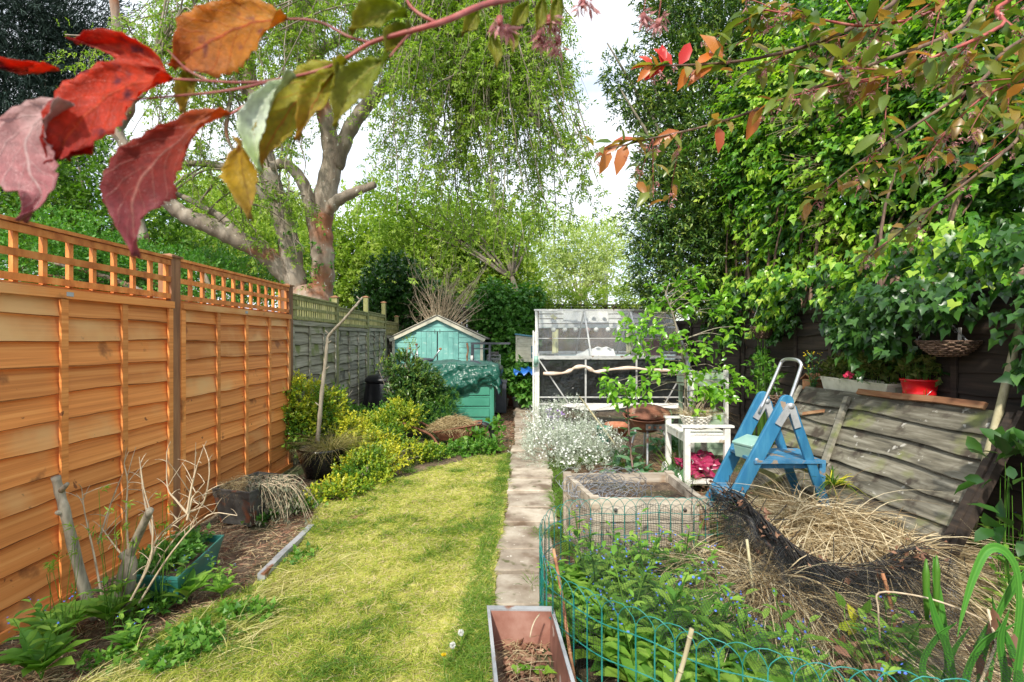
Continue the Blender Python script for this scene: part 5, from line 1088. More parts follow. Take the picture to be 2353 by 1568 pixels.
# hollyhock-like plant in front of the barbecue
t = thing('tall_mullein', 'upright blue-green leafy stem growing in front of the barbecue', 'plant')
st_ = bez([G(1462, 1140), P(1452, 1060, 4.9), P(1445, 990, 4.9), P(1442, 930, 4.9), P(1435, 890, 4.9)], 5); b = MB(); b.tube(st_, radl(.012, .005, len(st_)), 8); b.build('stem', mat('purple_stem', [(.10, .05, .06), (.17, .09, .08), (.15, .18, .08)], (5, 5, 5), 3, 4, .6, 0), t)
C = []; D = []; LL = []
for i in range(34):
    f = i/33; q = st_[int(f*(len(st_)-1))]; a = i*2.4; C.append(tuple(q)); D.append((math.cos(a), math.sin(a), .35)); LL.append(lerp(.18, .08, f)*random.uniform(.8, 1.2))
bgm = leafmat('blue_green_leaf', [(.06, .17, .08), (.11, .24, .12), (.17, .32, .16)], .5, .3, .4)
leaves('leaves', bgm, t, C, D, np.tile([0, 0, 1.], (34, 1))+rng.normal(size=(34, 3))*.2, np.array(LL), wr=.55, T=T_LEAF)
weed('foxglove_plant', 'broad pale-green leaved plant at the foot of the trolley', 'plant', [(tuple(G(1560, 1120)), (.18, .16, .12)), (tuple(G(1480, 1110)), (.16, .14, .09)), (tuple(G(1430, 1080)), (.12, .12, .12)), (tuple(G(1530, 1030)), (.15, .15, .28))], 60, .14, bgm, None, T=T_LEAF, wr=.5, k=4, SL=.1)
# ---------- white trolley
TX0, TX1, TY0, TY1 = 1.64, 2.08, 4.66, 5.28
t = thing('garden_trolley', 'white-painted wooden trolley with tray top and lower shelf', 'trolley', (TX0, TY0, 0)); w_ = TX1-TX0; l_ = TY1-TY0
for x in (.03, w_-.03):
    for y_ in (.03, l_-.03): b = MB(); b.box(x-.027, x+.027, y_-.02, y_+.02, .0, .64); b.build('leg', M['white'], t)
b = MB()
for i in range(5): b.box(.005, w_-.005, .055+i*(l_-.1)/5, .055+(i+1)*(l_-.1)/5-.008, .565, .582)
b.build('tray_top', M['white'], t)
for y_ in (.012, l_-.035): b = MB(); b.box(.058, w_-.058, y_, y_+.022, .50, .564); b.build('apron', M['white'], t)
for x in (.008, w_-.03): b = MB(); b.box(x, x+.022, .052, l_-.052, .50, .564); b.build('apron', M['white'], t)
b = MB(); b.box(-.03, w_+.03, -.002, .062, .642, .662); b.build('handle_rail', M['white'], t)
b = MB(); b.box(-.01, w_+.01, l_-.062, l_+.002, .642, .660); b.build('handle_rail', M['white'], t)
b = MB()
for i in range(5): b.box(.058, w_-.058, .02+i*(l_-.04)/5, .02+(i+1)*(l_-.04)/5-.008, .105, .122)
b.build('lower_shelf', M['white'], t)
for y_ in (.1, l_-.12):
    b = MB(); c = Vector((-.03, y_, .10)); b.tube([c+Vector((0, math.cos(a)*.085, math.sin(a)*.085)) for a in [i*math.pi/12 for i in range(25)]], .014, 8, cap=False)
    for i in range(6): a = i*math.pi/3; b.bar(c, c+Vector((0, math.cos(a)*.08, math.sin(a)*.08)), .012, .008)
    b.tube([c-Vector((.02, 0, 0)), c+Vector((.03, 0, 0))], .014, 8); b.build('wheel', M['white'], t)
# compost bag on lower shelf
mag = mat('magenta_plastic', [(.22, .012, .05), (.34, .025, .09), (.42, .06, .13)], (1, 1, 1), 7, 5, .25, .4, vary=0, spots=[((.66, .62, .62), 13, .66, .03)])
V = []; F = []; nu, nv = 26, 34
for j in range(nv+1):
    for i in range(nu+1):
        u = math.pi*i/nu; v_ = 2*math.pi*j/nv; d_ = Vector((math.sin(u)*math.cos(v_), math.sin(u)*math.sin(v_), math.cos(u))); r = 1+.20*math.sin(d_.x*7+d_.z*5)+.16*math.sin(d_.y*11-d_.z*9+1)+.09*math.sin(d_.x*19+d_.y*13)+.06*math.sin(d_.z*27+d_.x*9)
        V.append((d_.x*.165*r, d_.y*.18*r, max(-.083, d_.z*.125*r)))
for j in range(nv):
    for i in range(nu): a = j*(nu+1)+i; F.append((a, a+1, a+nu+2, a+nu+1))
t2 = thing('compost_bag', 'crumpled magenta plastic bag on the lower shelf of the white trolley', 'plastic bag', (TX0+.22, TY0+.28, .207))
finish('bag', V, F, mag, t2, False)
t2 = thing('white_bottle', 'white plastic bottle behind the magenta bag on the trolley shelf', 'bottle', (TX1-.08, TY1-.16, .123)); b = MB(); b.lathe([(.04, 0), (.045, .01), (.045, .15), (.02, .18), (.02, .21)], n=20); b.build('bottle', M['white'], t2); b = MB(); b.lathe([(.022, .205), (.022, .235), (.01, .24)], n=16); b.build('cap', M['white'], t2)
# wicker builder
def basket(name, label, loc, r, h, mt, rb=.45, rows=9, group=None, liner=True, oval=1.0, cane=.006):
    t = thing(name, label, 'basket', loc, 0, group); n = 28
    for j in range(rows):
        f = j/(rows-1); rr = r*lerp(rb, 1, f**.55); m_ = MB(); pts = []
        for i in range(n*2+1):
            a = math.pi*i/n; pts.append((math.cos(a)*(rr+cane*.8*(1 if (i//2+j) % 2 else -1)), math.sin(a)*(rr+cane*.8*(1 if (i//2+j) % 2 else -1))*oval, h*f+random.uniform(-.002, .002)))
        m_.tube(pts, cane*random.uniform(.9, 1.25), 6, cap=False); m_.build('cane_row', mt, t)
    m_ = MB()
    for i in range(n//2):
        a = 2*math.pi*i/(n//2); m_.tube([(math.cos(a)*r*lerp(rb, 1, (k/4)**.55), math.sin(a)*r*lerp(rb, 1, (k/4)**.55)*oval, h*k/4) for k in range(5)], cane*.8, 5)
    m_.build('stakes', mt, t)
    m_ = MB(); m_.lathe([(.01, .006), (r*rb*.9, .006), (r*.62, h*.3), (r*.85, h*.75), (r*.5, h*.82), (.01, h*.85)], n=24, sy=oval); m_.build('filling', M['soil'], t)
    return t
basket('white_basket', 'whitewashed wicker basket with dry stems on the white trolley', (1.86, 4.98, .584), .145, .125, M['whicker'], .45, 8, cane=.008)
tuft('dry_foliage', 'straggly dry brown stems rising from the white wicker basket', 'dry plant', (1.86, 4.98, .69), .08, 170, .27, .003, M['hay'], bend=.9, up=1.0)
Ps = []
for _ in range(26):
    a = random.uniform(0, 6.28); s = Vector((1.84, 4.98, .69)); e = s+Vector((math.cos(a)*.22-.08, math.sin(a)*.12, random.uniform(.08, .32))); Ps.append([tuple(s.lerp(e, k)+Vector((random.gauss(0, .012), 0, random.gauss(0, .012)))) for k in np.linspace(0, 1, 6)])
tag(part('twiggy_plant', M['drytwig'], None, tubes(np.array(Ps), .003, .0015, 4)), 'bare forked twigs sticking out to the left of the white basket', 'dry plant')
# ---------- pale green planter stand
t = thing('planter_stand', 'white ladder-like stand carrying pale green wooden planter boxes', 'plant stand', (0, 5.75, 0))
for px in (1590, 1668): x = (px-CX)*5.75/FP; b = MB(); b.box(x-.022, x+.022, -.02, .02, 0, 1.12); b.build('post', M['white'], t)
for px in (1564, 1640): x = (px-CX)*6.1/FP; b = MB(); b.box(x-.02, x+.02, .33, .37, 0, 1.10); b.build('post', M['palegreen'], t)
for z, x0, x1 in ((.93, 2.03, 2.55), (.46, 2.14, 2.52), (.12, 2.10, 2.55)):
    b = MB()
    for i in range(2): b.box(x0, x1, .024, .044, z+i*.078, z+.074+i*.078); b.box(x0, x1, .28, .30, z+i*.078, z+.074+i*.078); b.box(x0, x0+.02, .046, .278, z+i*.078, z+.074+i*.078); b.box(x1-.02, x1, .046, .278, z+i*.078, z+.074+i*.078)
    b.box(x0+.02, x1-.02, .046, .278, z+.01, z+.02); pb = b.build('planter_box', M['palegreen'], t)
    b = MB(); b.box(x0+.022, x1-.022, .048, .276, z+.10, z+.13); b.build('soil', M['soil'], pb)
tuft('dry_grass', 'dry brown grass in the middle pale green planter box', 'dry grass', (2.32, 5.9, .58), .16, 160, .22, .004, M['hay'], 'dry grass in the green boxes', bend=1.0)
tuft('dry_grass', 'dry brown tufts in the top pale green planter box', 'dry grass', (2.27, 5.9, 1.05), .14, 120, .12, .004, M['hay'], 'dry grass in the green boxes', bend=.9)
tuft('reed_clump', 'upright green reedy leaves under the white trolley', 'reeds', (1.80, 5.1, 0), .14, 90, .50, .012, M['lush'], bend=.3, up=2.2)
tuft('sedge_clump', 'fine olive grass beside the near leg of the trolley', 'grass clump', (1.58, 4.75, 0), .08, 200, .36, .004, M['lush'], bend=.4, up=2.2)
# ---------- bright leaved small tree (glossy)
t = thing('glossy_bush', 'small loose tree with bright glossy rounded leaves in front of the greenhouse', 'tree')
hub = P(1575, 880, 5.35); rootp = Vector((hub.x+.02, 5.4, 0))
b = MB(); q = bez([rootp, rootp+Vector((0, 0, .5)), hub, P(1565, 800, 5.3), P(1545, 720, 5.3), P(1530, 680, 5.25)], 5); b.tube(q, radl(.022, .007, len(q)), 8); b.build('trunk', M['greytwig'], t)
ends = [(1400, 880, 4.9, 1), (1440, 885, 4.9, 1), (1470, 890, 4.95, 1), (1420, 905, 4.9, 1), (1450, 915, 4.9, 1), (1400, 898, 4.9, .8), (1480, 905, 4.9, .8), (1470, 745, 5.2, 1), (1450, 770, 5.2, 1), (1500, 740, 5.2, 1), (1520, 760, 5.2, 1), (1490, 790, 5.2, 1), (1475, 815, 5.1, 1), (1540, 790, 5.2, 1), (1560, 770, 5.2, 1), (1530, 820, 5.1, 1), (1580, 800, 5.2, 1), (1600, 820, 5.1, 1), (1560, 850, 5.1, 1), (1600, 860, 5.1, .9), (1540, 700, 5.3, 1), (1520, 675, 5.3, 1), (1560, 670, 5.3, 1), (1590, 690, 5.3, 1), (1610, 660, 5.3, 1), (1640, 690, 5.3, 1), (1660, 710, 5.3, 1), (1600, 640, 5.3, .7), (1580, 720, 5.2, 1), (1630, 720, 5.3, .8), (1640, 790, 5.2, .8), (1690, 750, 5.2, .6), (1660, 770, 5.2, .7), (1650, 850, 5.1, 1), (1680, 870, 5.1, 1), (1660, 890, 5.0, 1), (1640, 920, 5.0, .9), (1690, 890, 5.1, .9), (1620, 900, 5.0, .8), (1500, 850, 5.0, .8), (1480, 740, 5.2, .6), (1430, 750, 5.2, .4), (1510, 700, 5.3, .8), (1620, 900, 5.0, 1), (1600, 930, 5.0, .8), (1560, 650, 5.3, .8)]
br_ = []; C = []; D = []
for (x, y_, Y, s) in ends:
    e = P(x, y_, Y); o_ = min(q, key=lambda z: (z-e).length+ (z.z > e.z+.1)*.5); md = o_.lerp(e, .5)+Vector((random.gauss(0, .04), 0, .05)); bb = bez([o_, md, e], 5); bb = bb[:11]
    while len(bb) < 11: bb.append(e)
    br_.append([tuple(z) for z in bb])
    for _ in range(int(9*s)): C.append(e+Vector((random.gauss(0, .055), random.gauss(0, .06), random.gauss(0, .045)))); D.append((e-o_).normalized()+Vector((random.gauss(0, .6), random.gauss(-.2, .5), random.gauss(0, .4))))
part('branches', M['greytwig'], t, tubes(np.array(br_), .006, .002, 5))
part('leaves', M['glossy'], t, shootcloud(np.array([tuple(z) for z in C]), np.array([tuple(z) for z in D]), .05, 3, .085, 1.0, .58, T_LEAF, .1))
# ---------- blue stepladder
ld = thing('stepladder', 'old blue-painted wooden stepladder with a shiny metal hand rail', 'stepladder')
YN, YF = 3.68, 4.08
def lp(px, py, Y): return P(px, py, Y)
ntop, nbot = lp(1806, 925, YN), Vector((lp(1640, 1262, YN).x, YN, 0.0)); ftop, fbot = lp(1752, 915, YF), Vector((lp(1612, 1198, YF).x, YF, 0.0))
def stile(top, bot, Y, th=.032, wd=.105):
    d_ = (top-bot).normalized(); s_ = Vector((d_.z, 0, -d_.x)); m_ = MB(); pr = []
    pr.append(bot-s_*wd/2); pr.append(bot+s_*wd/2)
    for i in range(9):
        a = math.pi*i/8; pr.append(top+s_*math.cos(a)*wd/2+d_*math.sin(a)*wd*.55)
    V = [p+Vector((0, -th/2, 0)) for p in pr]+[p+Vector((0, th/2, 0)) for p in pr]; k = len(pr)
    m_.add(V, [tuple(range(k)), tuple(range(2*k-1, k-1, -1))]+[(i, k+i, k+(i+1) % k, (i+1) % k) for i in range(k)], False, v=.55); return m_, d_, s_
for (tp, bt2, Y) in ((ntop, nbot, YN), (ftop, fbot, YF)):
    m_, d_, s_ = stile(tp, bt2, Y); stl = m_.build('front_stile', M['blue'], ld)
    stl.modifiers.new('bv', 'BEVEL').width = .004
    hg = tp-d_*.02+s_*.035
    rb_ = Vector((bt2.x+(.92 if Y == YN else .86), Y, 0)); hgr = hg+Vector((.015, 0, 0))
    m_ = MB(); off = Vector((0, .001, 0)); dd = (hgr-rb_).normalized(); m_.bar(rb_, hgr-dd*.0, .030, .068, up=(1, 0, 0), v=.3); lg_ = m_.build('rear_leg', M['blue'], ld); lg_.modifiers.new('bv', 'BEVEL').width = .004
    m_ = MB(); yy = Y-.0245; a_ = hg+Vector((0, 0, 0)); a_.y = yy
    m_.bar(a_+Vector((.0, 0, .02)), a_-d_*.16-s_*.02, .012, .05, up=(1, 0, 0)); m_.bar(a_+Vector((.0, -.0022, .02)), a_+(rb_-hgr).normalized()*.16, .012, .05, up=(1, 0, 0)); m_.tube([a_+Vector((0, .004, .012)), a_+Vector((0, -.014, .012))], .022, 14)
    m_.build('hinge_plate', M['bracket'], ld)
    if Y == YN:
        for f in (.42, .78):
            c_ = tp.lerp(bt2, f)+Vector((0, -.017, 0)); m_ = MB(); m_.tube([c_+Vector((0, .004, 0)), c_+Vector((0, -.004, 0))], .013, 14); m_.build('screw_head', M['zinc'], ld)
def ladder_tread(z, name, mt, ext0=.0, ext1=.0):
    f = z/ntop.z; a = nbot.lerp(ntop, f); c = fbot.lerp(ftop, f); m_ = MB()
    x0, x1 = a.x-.05-ext0, a.x+.05+ext1
    V = [Vector((x0, YN+.017, z)), Vector((x1, YN+.017, z)), Vector((x1+c.x-a.x, YF-.017, z)), Vector((x0+c.x-a.x, YF-.017, z))]; V += [v_-Vector((0, 0, .026)) for v_ in V]
    m_.add(V, [(0, 1, 2, 3), (7, 6, 5, 4), (0, 4, 5, 1), (1, 5, 6, 2), (2, 6, 7, 3), (3, 7, 4, 0)]); return m_.build(name, mt, ld)
ladder_tread(.28, 'tread', M['blueworn'], .02, .02)
# platform runs from the stiles back past the rear legs
pz = P(0, 1048, 3.8).z
x0 = nbot.lerp(ntop, pz/ntop.z).x; x1 = lp(1878, 1050, 3.8).x
for i in range(2):
    m_ = MB(); m_.box(x0-.02, x1-.04*(i == 0), lerp(YN-.05, YF, i/2)+.02*(i == 0)+.0, lerp(YN, YF, (i+1)/2)-.012, pz-.022, pz, v=.3+.4*i); m_.build('platform_board', M['blueworn'], ld)
m_ = MB(); m_.box(x0+.03, x1-.06, YN+.02, YN+.045, pz-.07, pz-.024); m_.build('platform_bearer', M['blue'], ld)
m_ = MB(); m_.bar(Vector((x1-.02, YN+.03, pz-.01)), Vector((x1-.05, YN+.02, .02)), .025, .045, up=(1, 0, 0)); m_.build('splintered_strut', M['blueworn'], ld)
# hand rail
hr = bez([lp(1745, 1010-52, YF-.035), lp(1758, 925, YF-.035), lp(1792, 850, YF-.035)], 3)
rl = [lp(1744, 950, YF-.03), lp(1775, 880, YF-.03), lp(1793, 838, YF-.03), lp(1799, 829, YF-.045), lp(1808, 826, YF-.09), lp(1822, 826, YN+.14), lp(1834, 829, YN+.07), lp(1841, 838, YN+.035), lp(1838, 852, YN+.03), lp(1820, 905, YN+.03), lp(1811, 930, YN+.03)]
m_ = MB(); m_.tube(bez(rl, 4), .0135, 12); m_.build('hand_rail', M['metal'], ld)
# mint tin box hanging inside the ladder
t = thing('tin_box', 'mint green tin box resting tilted between the ladder stiles', 'tin box', lp(1725, 1030, 3.86), 0)
t.rotation_euler = (R(0), R(-14), R(24))
m_ = MB(); m_.box(-.085, .085, -.09, .09, -.06, .045, v=.5); o = m_.build('tin_body', M['minttin'], t); o.modifiers.new('bv', 'BEVEL').width = .008
m_ = MB(); m_.box(-.089, .089, -.094, .094, .047, .072, v=.6); o = m_.build('tin_lid', M['minttin'], t); o.modifiers.new('bv', 'BEVEL').width = .006
m_ = MB(); m_.box(-.065, .065, -.0965, -.0945, .052, .056); m_.build('lid_line', M['black'], o)
# ---------- leaning lap panel
lpn = thing('leaning_panel', 'mossy weathered lap fence panel leaning back against the dark fence', 'fence panel')
TLp, TRp, BRp, BLp = Vector((2.83, 4.92, 1.0)), Vector((2.90, 2.94, 1.03)), Vector((2.34, 2.76, 0)), Vector((2.37, 4.98, 0))
ex = (TLp-TRp).normalized(); L_ = (TLp-TRp).length; ez = ((TRp-BRp)).normalized(); H_ = (TRp-BRp).length; ey = ez.cross(ex).normalized(); ez2 = ex.cross(ey)
Mx = Matrix((ex, ey, ez2)).transposed().to_4x4(); Mx.translation = BRp; lpn.matrix_world = Mx
if ey.x > 0: pass
sgn = 1 if ey.x < 0 else -1
bd = MB(); nb = 8
def lb2(L, z0, z1):
    V, F = lap_board(L-.04, z0, z1, .0, .009, lean=.03, x0=.03, n=34); V = [(x, y_*sgn, z) for x, y_, z in V]; return V, (F if sgn > 0 else [tuple(reversed(f)) for f in F])
for i in range(nb-1, -1, -1): V, F = lb2(L_, H_*i/nb, H_*(i+1)/nb); bd.add(V, F)
bd.build('lap_boards', M['leanwood'], lpn)
def bxl(name, mt, x0, x1, y0, y1, z0, z1):
    m_ = MB(); ya, yb = sorted((y0*sgn, y1*sgn)); m_.box(x0, x1, ya, yb, z0, z1); return m_.build(name, mt, lpn)
o = MB(); o.bar((1.30, sgn*.052, H_-.05), (1.18, sgn*.056, .55), .028, .05, up=(1, 0, 0)); o.build('loose_batten', M['oldwood'], lpn)
bxl('side_frame', M['darkwood'], .0, .04, .034, .062, .0, H_); bxl('side_frame', M['darkwood'], -.03, -.002, .0, .05, .0, H_+.02)
bxl('end_frame', M['oldwood'], L_-.03, L_, .034, .06, 0, H_)
o = MB()
q = [(.20, .035*sgn, H_+.028), (.55, .03*sgn, H_+.032), (.9, .03*sgn, H_+.02), (1.25, .03*sgn, H_+.02)]
for a, c in zip(q, q[1:]): o.bar(a, c, .022, .045)
o.build('broken_top_rail', M['rawwood'], lpn)
o = MB(); o.bar((1.50, sgn*.04, .93*H_-.12), (1.74, sgn*.045, .93*H_-.19), .01, .03); o.build('splinter', M['rawwood'], lpn)
# leaning pale post beside it
b = MB(); b.tube(bez([G(2225, 1262), P(2255, 1110, 2.85), P(2300, 930, 2.92), P(2345, 745, 3.0)], 5), .022, 10); tag(b.build('wooden_pole', M['palewood']), 'pale mossy wooden pole leaning at the right end of the old panel', 'pole')
b = MB(); b.bar(G(2262, 1270), P(2330, 960, 2.98), .03, .05, up=(1, 0, 0)); tag(b.build('wooden_batten', M['rawwood']), 'dark red-brown timber batten behind the pale leaning pole', 'timber')
# discarded trellis behind ladder
t = thing('broken_trellis', 'broken mossy lattice of old laths lying behind the ladder', 'trellis')
for a, c in (((1700, 1180), (1900, 1060)), ((1690, 1150), (1830, 1080)), ((1740, 1080), (1960, 1180)), ((1700, 1060), (1900, 1140)), ((1830, 1070), (2000, 1140)), ((1720, 1130), (1900, 1190))):
    m_ = MB(); m_.bar(P(a[0], a[1], 4.35+random.uniform(-.1, .1)), P(c[0], c[1], 4.30+random.uniform(-.1, .1)), .03, .015, up=(0, 1, 0)); m_.build('lath', M['mosswood'], t)
# ---------- shelf behind panel with pots
t = thing('wall_shelf', 'narrow dark plank shelf fixed to the dark fence behind the leaning panel', 'shelf', (3.0, 3.3, .985)); m_ = MB(); m_.box(-.11, .10, -.05, 1.75, -.022, 0); m_.build('plank', M['darkwood'], t)
for y_ in (.2, 1.4): m_ = MB(); m_.box(-.08, .09, y_, y_+.03, -.12, -.024); m_.build('bracket', M['darkwood'], t)
t = thing('red_bucket', 'shiny red enamel bucket on the shelf above the leaning panel', 'bucket', (3.0, 3.62, .987)); m_ = MB(); m_.lathe([(.082, 0), (.084, .005), (.096, .09), (.100, .093), (.100, .103), (.098, .108), (.112, .19), (.119, .193), (.119, .206), (.110, .206), (.105, .17), (.01, .17)], n=32); m_.build('pail', M['red'], t)
m_ = MB(); m_.tube(bez([(0, -.11, .13), (-.06, -.08, .06), (-.105, 0, .04), (-.06, .08, .06), (0, .11, .13)], 4), .0025, 5); m_.build('handle', M['metal'], t)
t = trough('window_box', 'white window box with red patterned side on the shelf beside the red bucket', 'window box', [(2.90, 3.80, 0), (3.06, 3.80, 0), (3.06, 4.62, 0), (2.90, 4.62, 0)], .15, .90, M['cream'], M['cream'], .12); t.location.z = .987
for i in range(14):
    m_ = MB(); y_ = -.38+i*.055; m_.bar((-.0705, y_, .05), (-.0735, y_+.03, .075), .002, .012, v=.5); m_.build('red_motif', M['red'], t)
t = thing('bird_house', 'small brown wooden bird house at the left end of the shelf', 'bird house', (2.95, 4.82, .99)); m_ = MB(); m_.box(-.06, .06, -.07, .07, 0, .10); m_.build('walls', M['rawwood'], t)
for s in (-1, 1): m_ = MB(); m_.bar((0, s*.09, .095), (0, 0, .155), .14, .012, up=(0, 0, 1)); m_.build('roof_board', M['rawwood'], t)
bron = leafmat('bronze_geranium', [(.07, .12, .02), (.14, .18, .04), (.22, .20, .07)], .5, .3, .3)
weed('geranium_plant', 'bronze-green ferny geraniums filling the white window box', 'plant', [((3.0, 3.95, 1.26), (.09, .22, .12)), ((3.0, 4.3, 1.24), (.09, .2, .10)), ((3.0, 4.55, 1.20), (.07, .15, .07))], 300, .045, bron, None, T=T_IVY, wr=.9, SL=.05, k=4)
weed('geranium_plant', 'trailing bronze geranium growing in the red bucket', 'plant', [((3.0, 3.62, 1.26), (.11, .12, .07))], 80, .045, bron, None, T=T_IVY, wr=.9, SL=.05, k=4)
p = np.array([tuple(P(x, y_, 3.9)) for x, y_ in ((1950, 858), (1956, 862), (1945, 865))]); t = thing('red_flower', 'small crimson flower head in front of the white window box', 'flower'); flowers(np.repeat(p, 6, 0)+rng.normal(size=(18, 3))*.01, sph(18)+np.array([-.5, -1, .5]), .014, leafmat('crimson_petal', [(.55, .02, .08), (.65, .05, .12)], .5, .2), 'petals', t)
Ps = [[tuple(Vector(q).lerp(Vector((2.96, 4.0, 1.1)), s)) for s in (0, .5, 1)] for q in p]; part('stalks', M['weed'], t, tubes(np.array(Ps), .002, .002, 3))
# tall yellow-flowered weed left of window box
t = thing('ragwort_weed', 'lanky weed with tiny yellow flowers above the left end of the old panel', 'weed')
Ps = [[tuple(Vector((2.9, 4.72, .9)).lerp(P(x, y_, 4.65), s)) for s in np.linspace(0, 1, 5)] for x, y_ in ((1865, 808), (1850, 815), (1885, 815), (1875, 835), (1855, 845))]; part('stems', M['weed'], t, tubes(np.array(Ps), .004, .002, 4)); en = np.array([q[-1] for q in Ps])
part('leaves', bgm, t, shootcloud(np.array([q[k] for q in Ps for k in (1, 2, 3)]), np.tile([0, -.2, 1.], (15, 1)), .05, 4, .07, 1.1, .4, T_LEAF)); flowers(np.repeat(en, 6, 0)+rng.normal(size=(30, 3))*.02, np.tile([0, -.5, 1.], (30, 1)), .008, M['petaly'], 'flowers', t)
# ---------- hanging baskets
def hang(label, px, py, Y, r, h, fil, topy):
    c = P(px, py, Y); t = basket('hanging_basket', label, c, r, h, M['wicker'], .35, 9, 'wicker hanging baskets on the dark fence', cane=.006)
    m_ = MB(); tp = Vector((0, .05, P(px, topy, Y).z-c.z))
    for k in range(3):
        a = k*2.09+.4; s = Vector((math.cos(a)*r, math.sin(a)*r, h)); n_ = int((tp-s).length/.022)
        for i in range(n_):
            p0 = s.lerp(tp, i/n_); p1 = s.lerp(tp, (i+1.15)/n_); e = (p1-p0).cross(Vector((1, .3, 0) if i % 2 else (.2, 1, 0))).normalized()*.005; md = (p0+p1)/2
            m_.tube([p0, md+e, p1, md-e, p0], .0016, 4, cap=False)
    m_.build('chain', M['zinc'], t)
    m_ = MB(); m_.tube([tp, tp+Vector((.0, .0, .03)), (tp.x+(RX-c.x)*.9, tp.y, tp.z+.03)], .006, 6); m_.build('hook', M['darkzinc'], t); return t, c
hang('upper wicker hanging basket on chains left of the ivy', 1752, 778, 5.6, .125, .13, None, 690)
hang('lower wicker basket hanging behind the ladder top', 1775, 935, 5.3, .13, .13, None, 850)
t, c = hang('dark wicker basket with a white plant tag, hanging among the ivy at right', 2178, 818, 3.35, .17, .10, None, 720)
m_ = MB(); m_.box(-.012, .012, -.09, -.088, .09, .19); m_.build('plant_tag', M['white'], t)
weed('ivy_seedling', 'small green ivy sprouting above the lower wicker basket', 'plant', [(tuple(P(1765, 880, 5.3)), (.10, .09, .15)), (tuple(P(1748, 850, 5.3)), (.07, .08, .18))], 90, .055, M['weed'], 'greenery in the hanging baskets', T=T_IVY, wr=.85, k=3)
weed('basket_plant', 'few green leaves poking out of the upper hanging basket', 'plant', [(tuple(P(1750, 752, 5.6)), (.08, .08, .03))], 14, .06, M['weed'], 'greenery in the hanging baskets', T=T_LEAF, k=3)
# ================================================================ grass and ground cover
def lawnh(x, y_): return .010+.012*np.sin(x*9+y_*4)+.010*np.sin(x*5-y_*11)
def wsamp(poly, n, pw=1.6):
    out = []; tot = 0
    while tot < n:
        p = samp(poly, n*2); k = rng.random(len(p)) < (1.9/np.maximum(p[:, 1], 1.9))**pw; p = p[k]; out.append(p); tot += len(p)
    return np.concatenate(out)[:n]
def grass(name, poly, n, L, W, mt, up=1.2, bend=.7, vshift=0.0, patch=None, label=None):
    p = wsamp(poly, n); q = np.stack([p[:, 0], p[:, 1], lawnh(p[:, 0], p[:, 1])-.004], 1)
    hn = hnoise(q, 4.0, 11)*.55+hnoise(q, 11, 12)*.45
    if patch is not None: k = hn > patch; q = q[k]; hn = hn[k]
    D = rng.normal(size=q.shape)*.6; D[:, 2] = up; Lb = L*rng.uniform(.45, 1.2, len(q))*(1+.35*hn)
    v = np.clip(rng.random(len(q))*.7+.25-.3*hn+vshift, 0, 1)
    o = part(name, mt, None, blades(q, D, Lb, W*(.7+.12*q[:, 1]), bend=bend*rng.uniform(.5, 1.5, len(q)), seg=3, v=v)); return tag(o, label, 'grass', None, 'stuff')
LW3 = [(a, b) for a, b in LW]
grass('grass', LW3, 80000, .060, .0040, M['grass'], up=.9, bend=.9, label='short patchy yellow-green grass covering the lawn')
grass('dry_thatch', LW3, 40000, .06, .0034, M['straw'], up=.22, bend=.5, label='dry straw-coloured thatch lying in the lawn')
grass('long_grass', LW3, 30000, .095, .0036, M['lush'], up=1.1, bend=.9, patch=.34, label='longer lush green grass patches in the lawn')
edgeL = [(-.30, 1.6), (-.10, 1.6), (-.12, 3.2), (-.01, 6.4), (-.12, 6.4), (-.25, 3.2)]
grass('edge_grass', edgeL, 6500, .10, .0036, M['lush'], up=1.1, bend=.8, label='long green grass along the left edge of the path')
edgeR = [(.36, 3.3), (.44, 3.5), (.56, 5.6), (.44, 5.6), (.36, 4.5)]
grass('edge_grass', edgeR, 1500, .11, .0038, M['lush'], up=1.1, bend=.8, patch=-.2, label='bright green grass along the right edge of the path')
for i, (px, py) in enumerate(((1120, 1010), (1050, 1085), (940, 1085), (1225, 1225), (1190, 1108), (1215, 1108), (1222, 1345), (1280, 1230), (1250, 1235), (1150, 1035))):
    g = G(px, py); tuft('grass_tuft', ['grass tuft at the back corner of the lawn', 'grass tuft at the back edge of the lawn', 'grass tuft beside the yellow ground cover', 'small grass tuft growing in a gap of the path', 'tiny grass tuft in the far path joint', 'tiny grass tuft right of the far path joint', 'single thin grass tuft on the nearest slab', 'grass tuft between the path and the wire edging', 'grass tuft on the right edge of the path', 'grass tuft at the foot of the wheelbarrow weeds'][i], 'grass tuft', (g.x, g.y, .0), .05, 40 if i in (4, 5, 6) else 110, .07 if i in (3, 4, 5) else .12, .004, M['lush'], 'grass tufts along the lawn and path', bend=.8, up=1.4)
# litter
def litter(name, label, polys, n, L, W, mt, tilt=.15, v=None):
    p = wsamp(polys, n, 1.2); q = np.stack([p[:, 0], p[:, 1], gz(p[:, 0], p[:, 1])-.018+rng.random(n)*.012], 1); D = rng.normal(size=q.shape); D[:, 2] = np.abs(D[:, 2])*tilt
    o = part(name, mt, None, blades(q, D, L*rng.uniform(.4, 1.3, n), W, bend=.15, seg=2)); return tag(o, label, 'litter', None, 'stuff')
bedL = [(-2.55, 1.6), (-1.6, 1.6), (-1.35, 3.0), (-1.25, 4.2), (-1.8, 5.0), (-2.6, 5.2)]
litter('straw_litter', 'straw, twigs and bark litter on the bare soil by the orange fence', bedL, 5200, .09, .004, M['straw'])
litter('dark_litter', 'dark brown bark litter on the bare soil by the orange fence', bedL, 5200, .05, .007, M['deadleaf'])
pathP = [(-.35, 6.4), (.05, 6.3), (.6, 6.6), (.5, 11.5), (-.15, 11.5)]
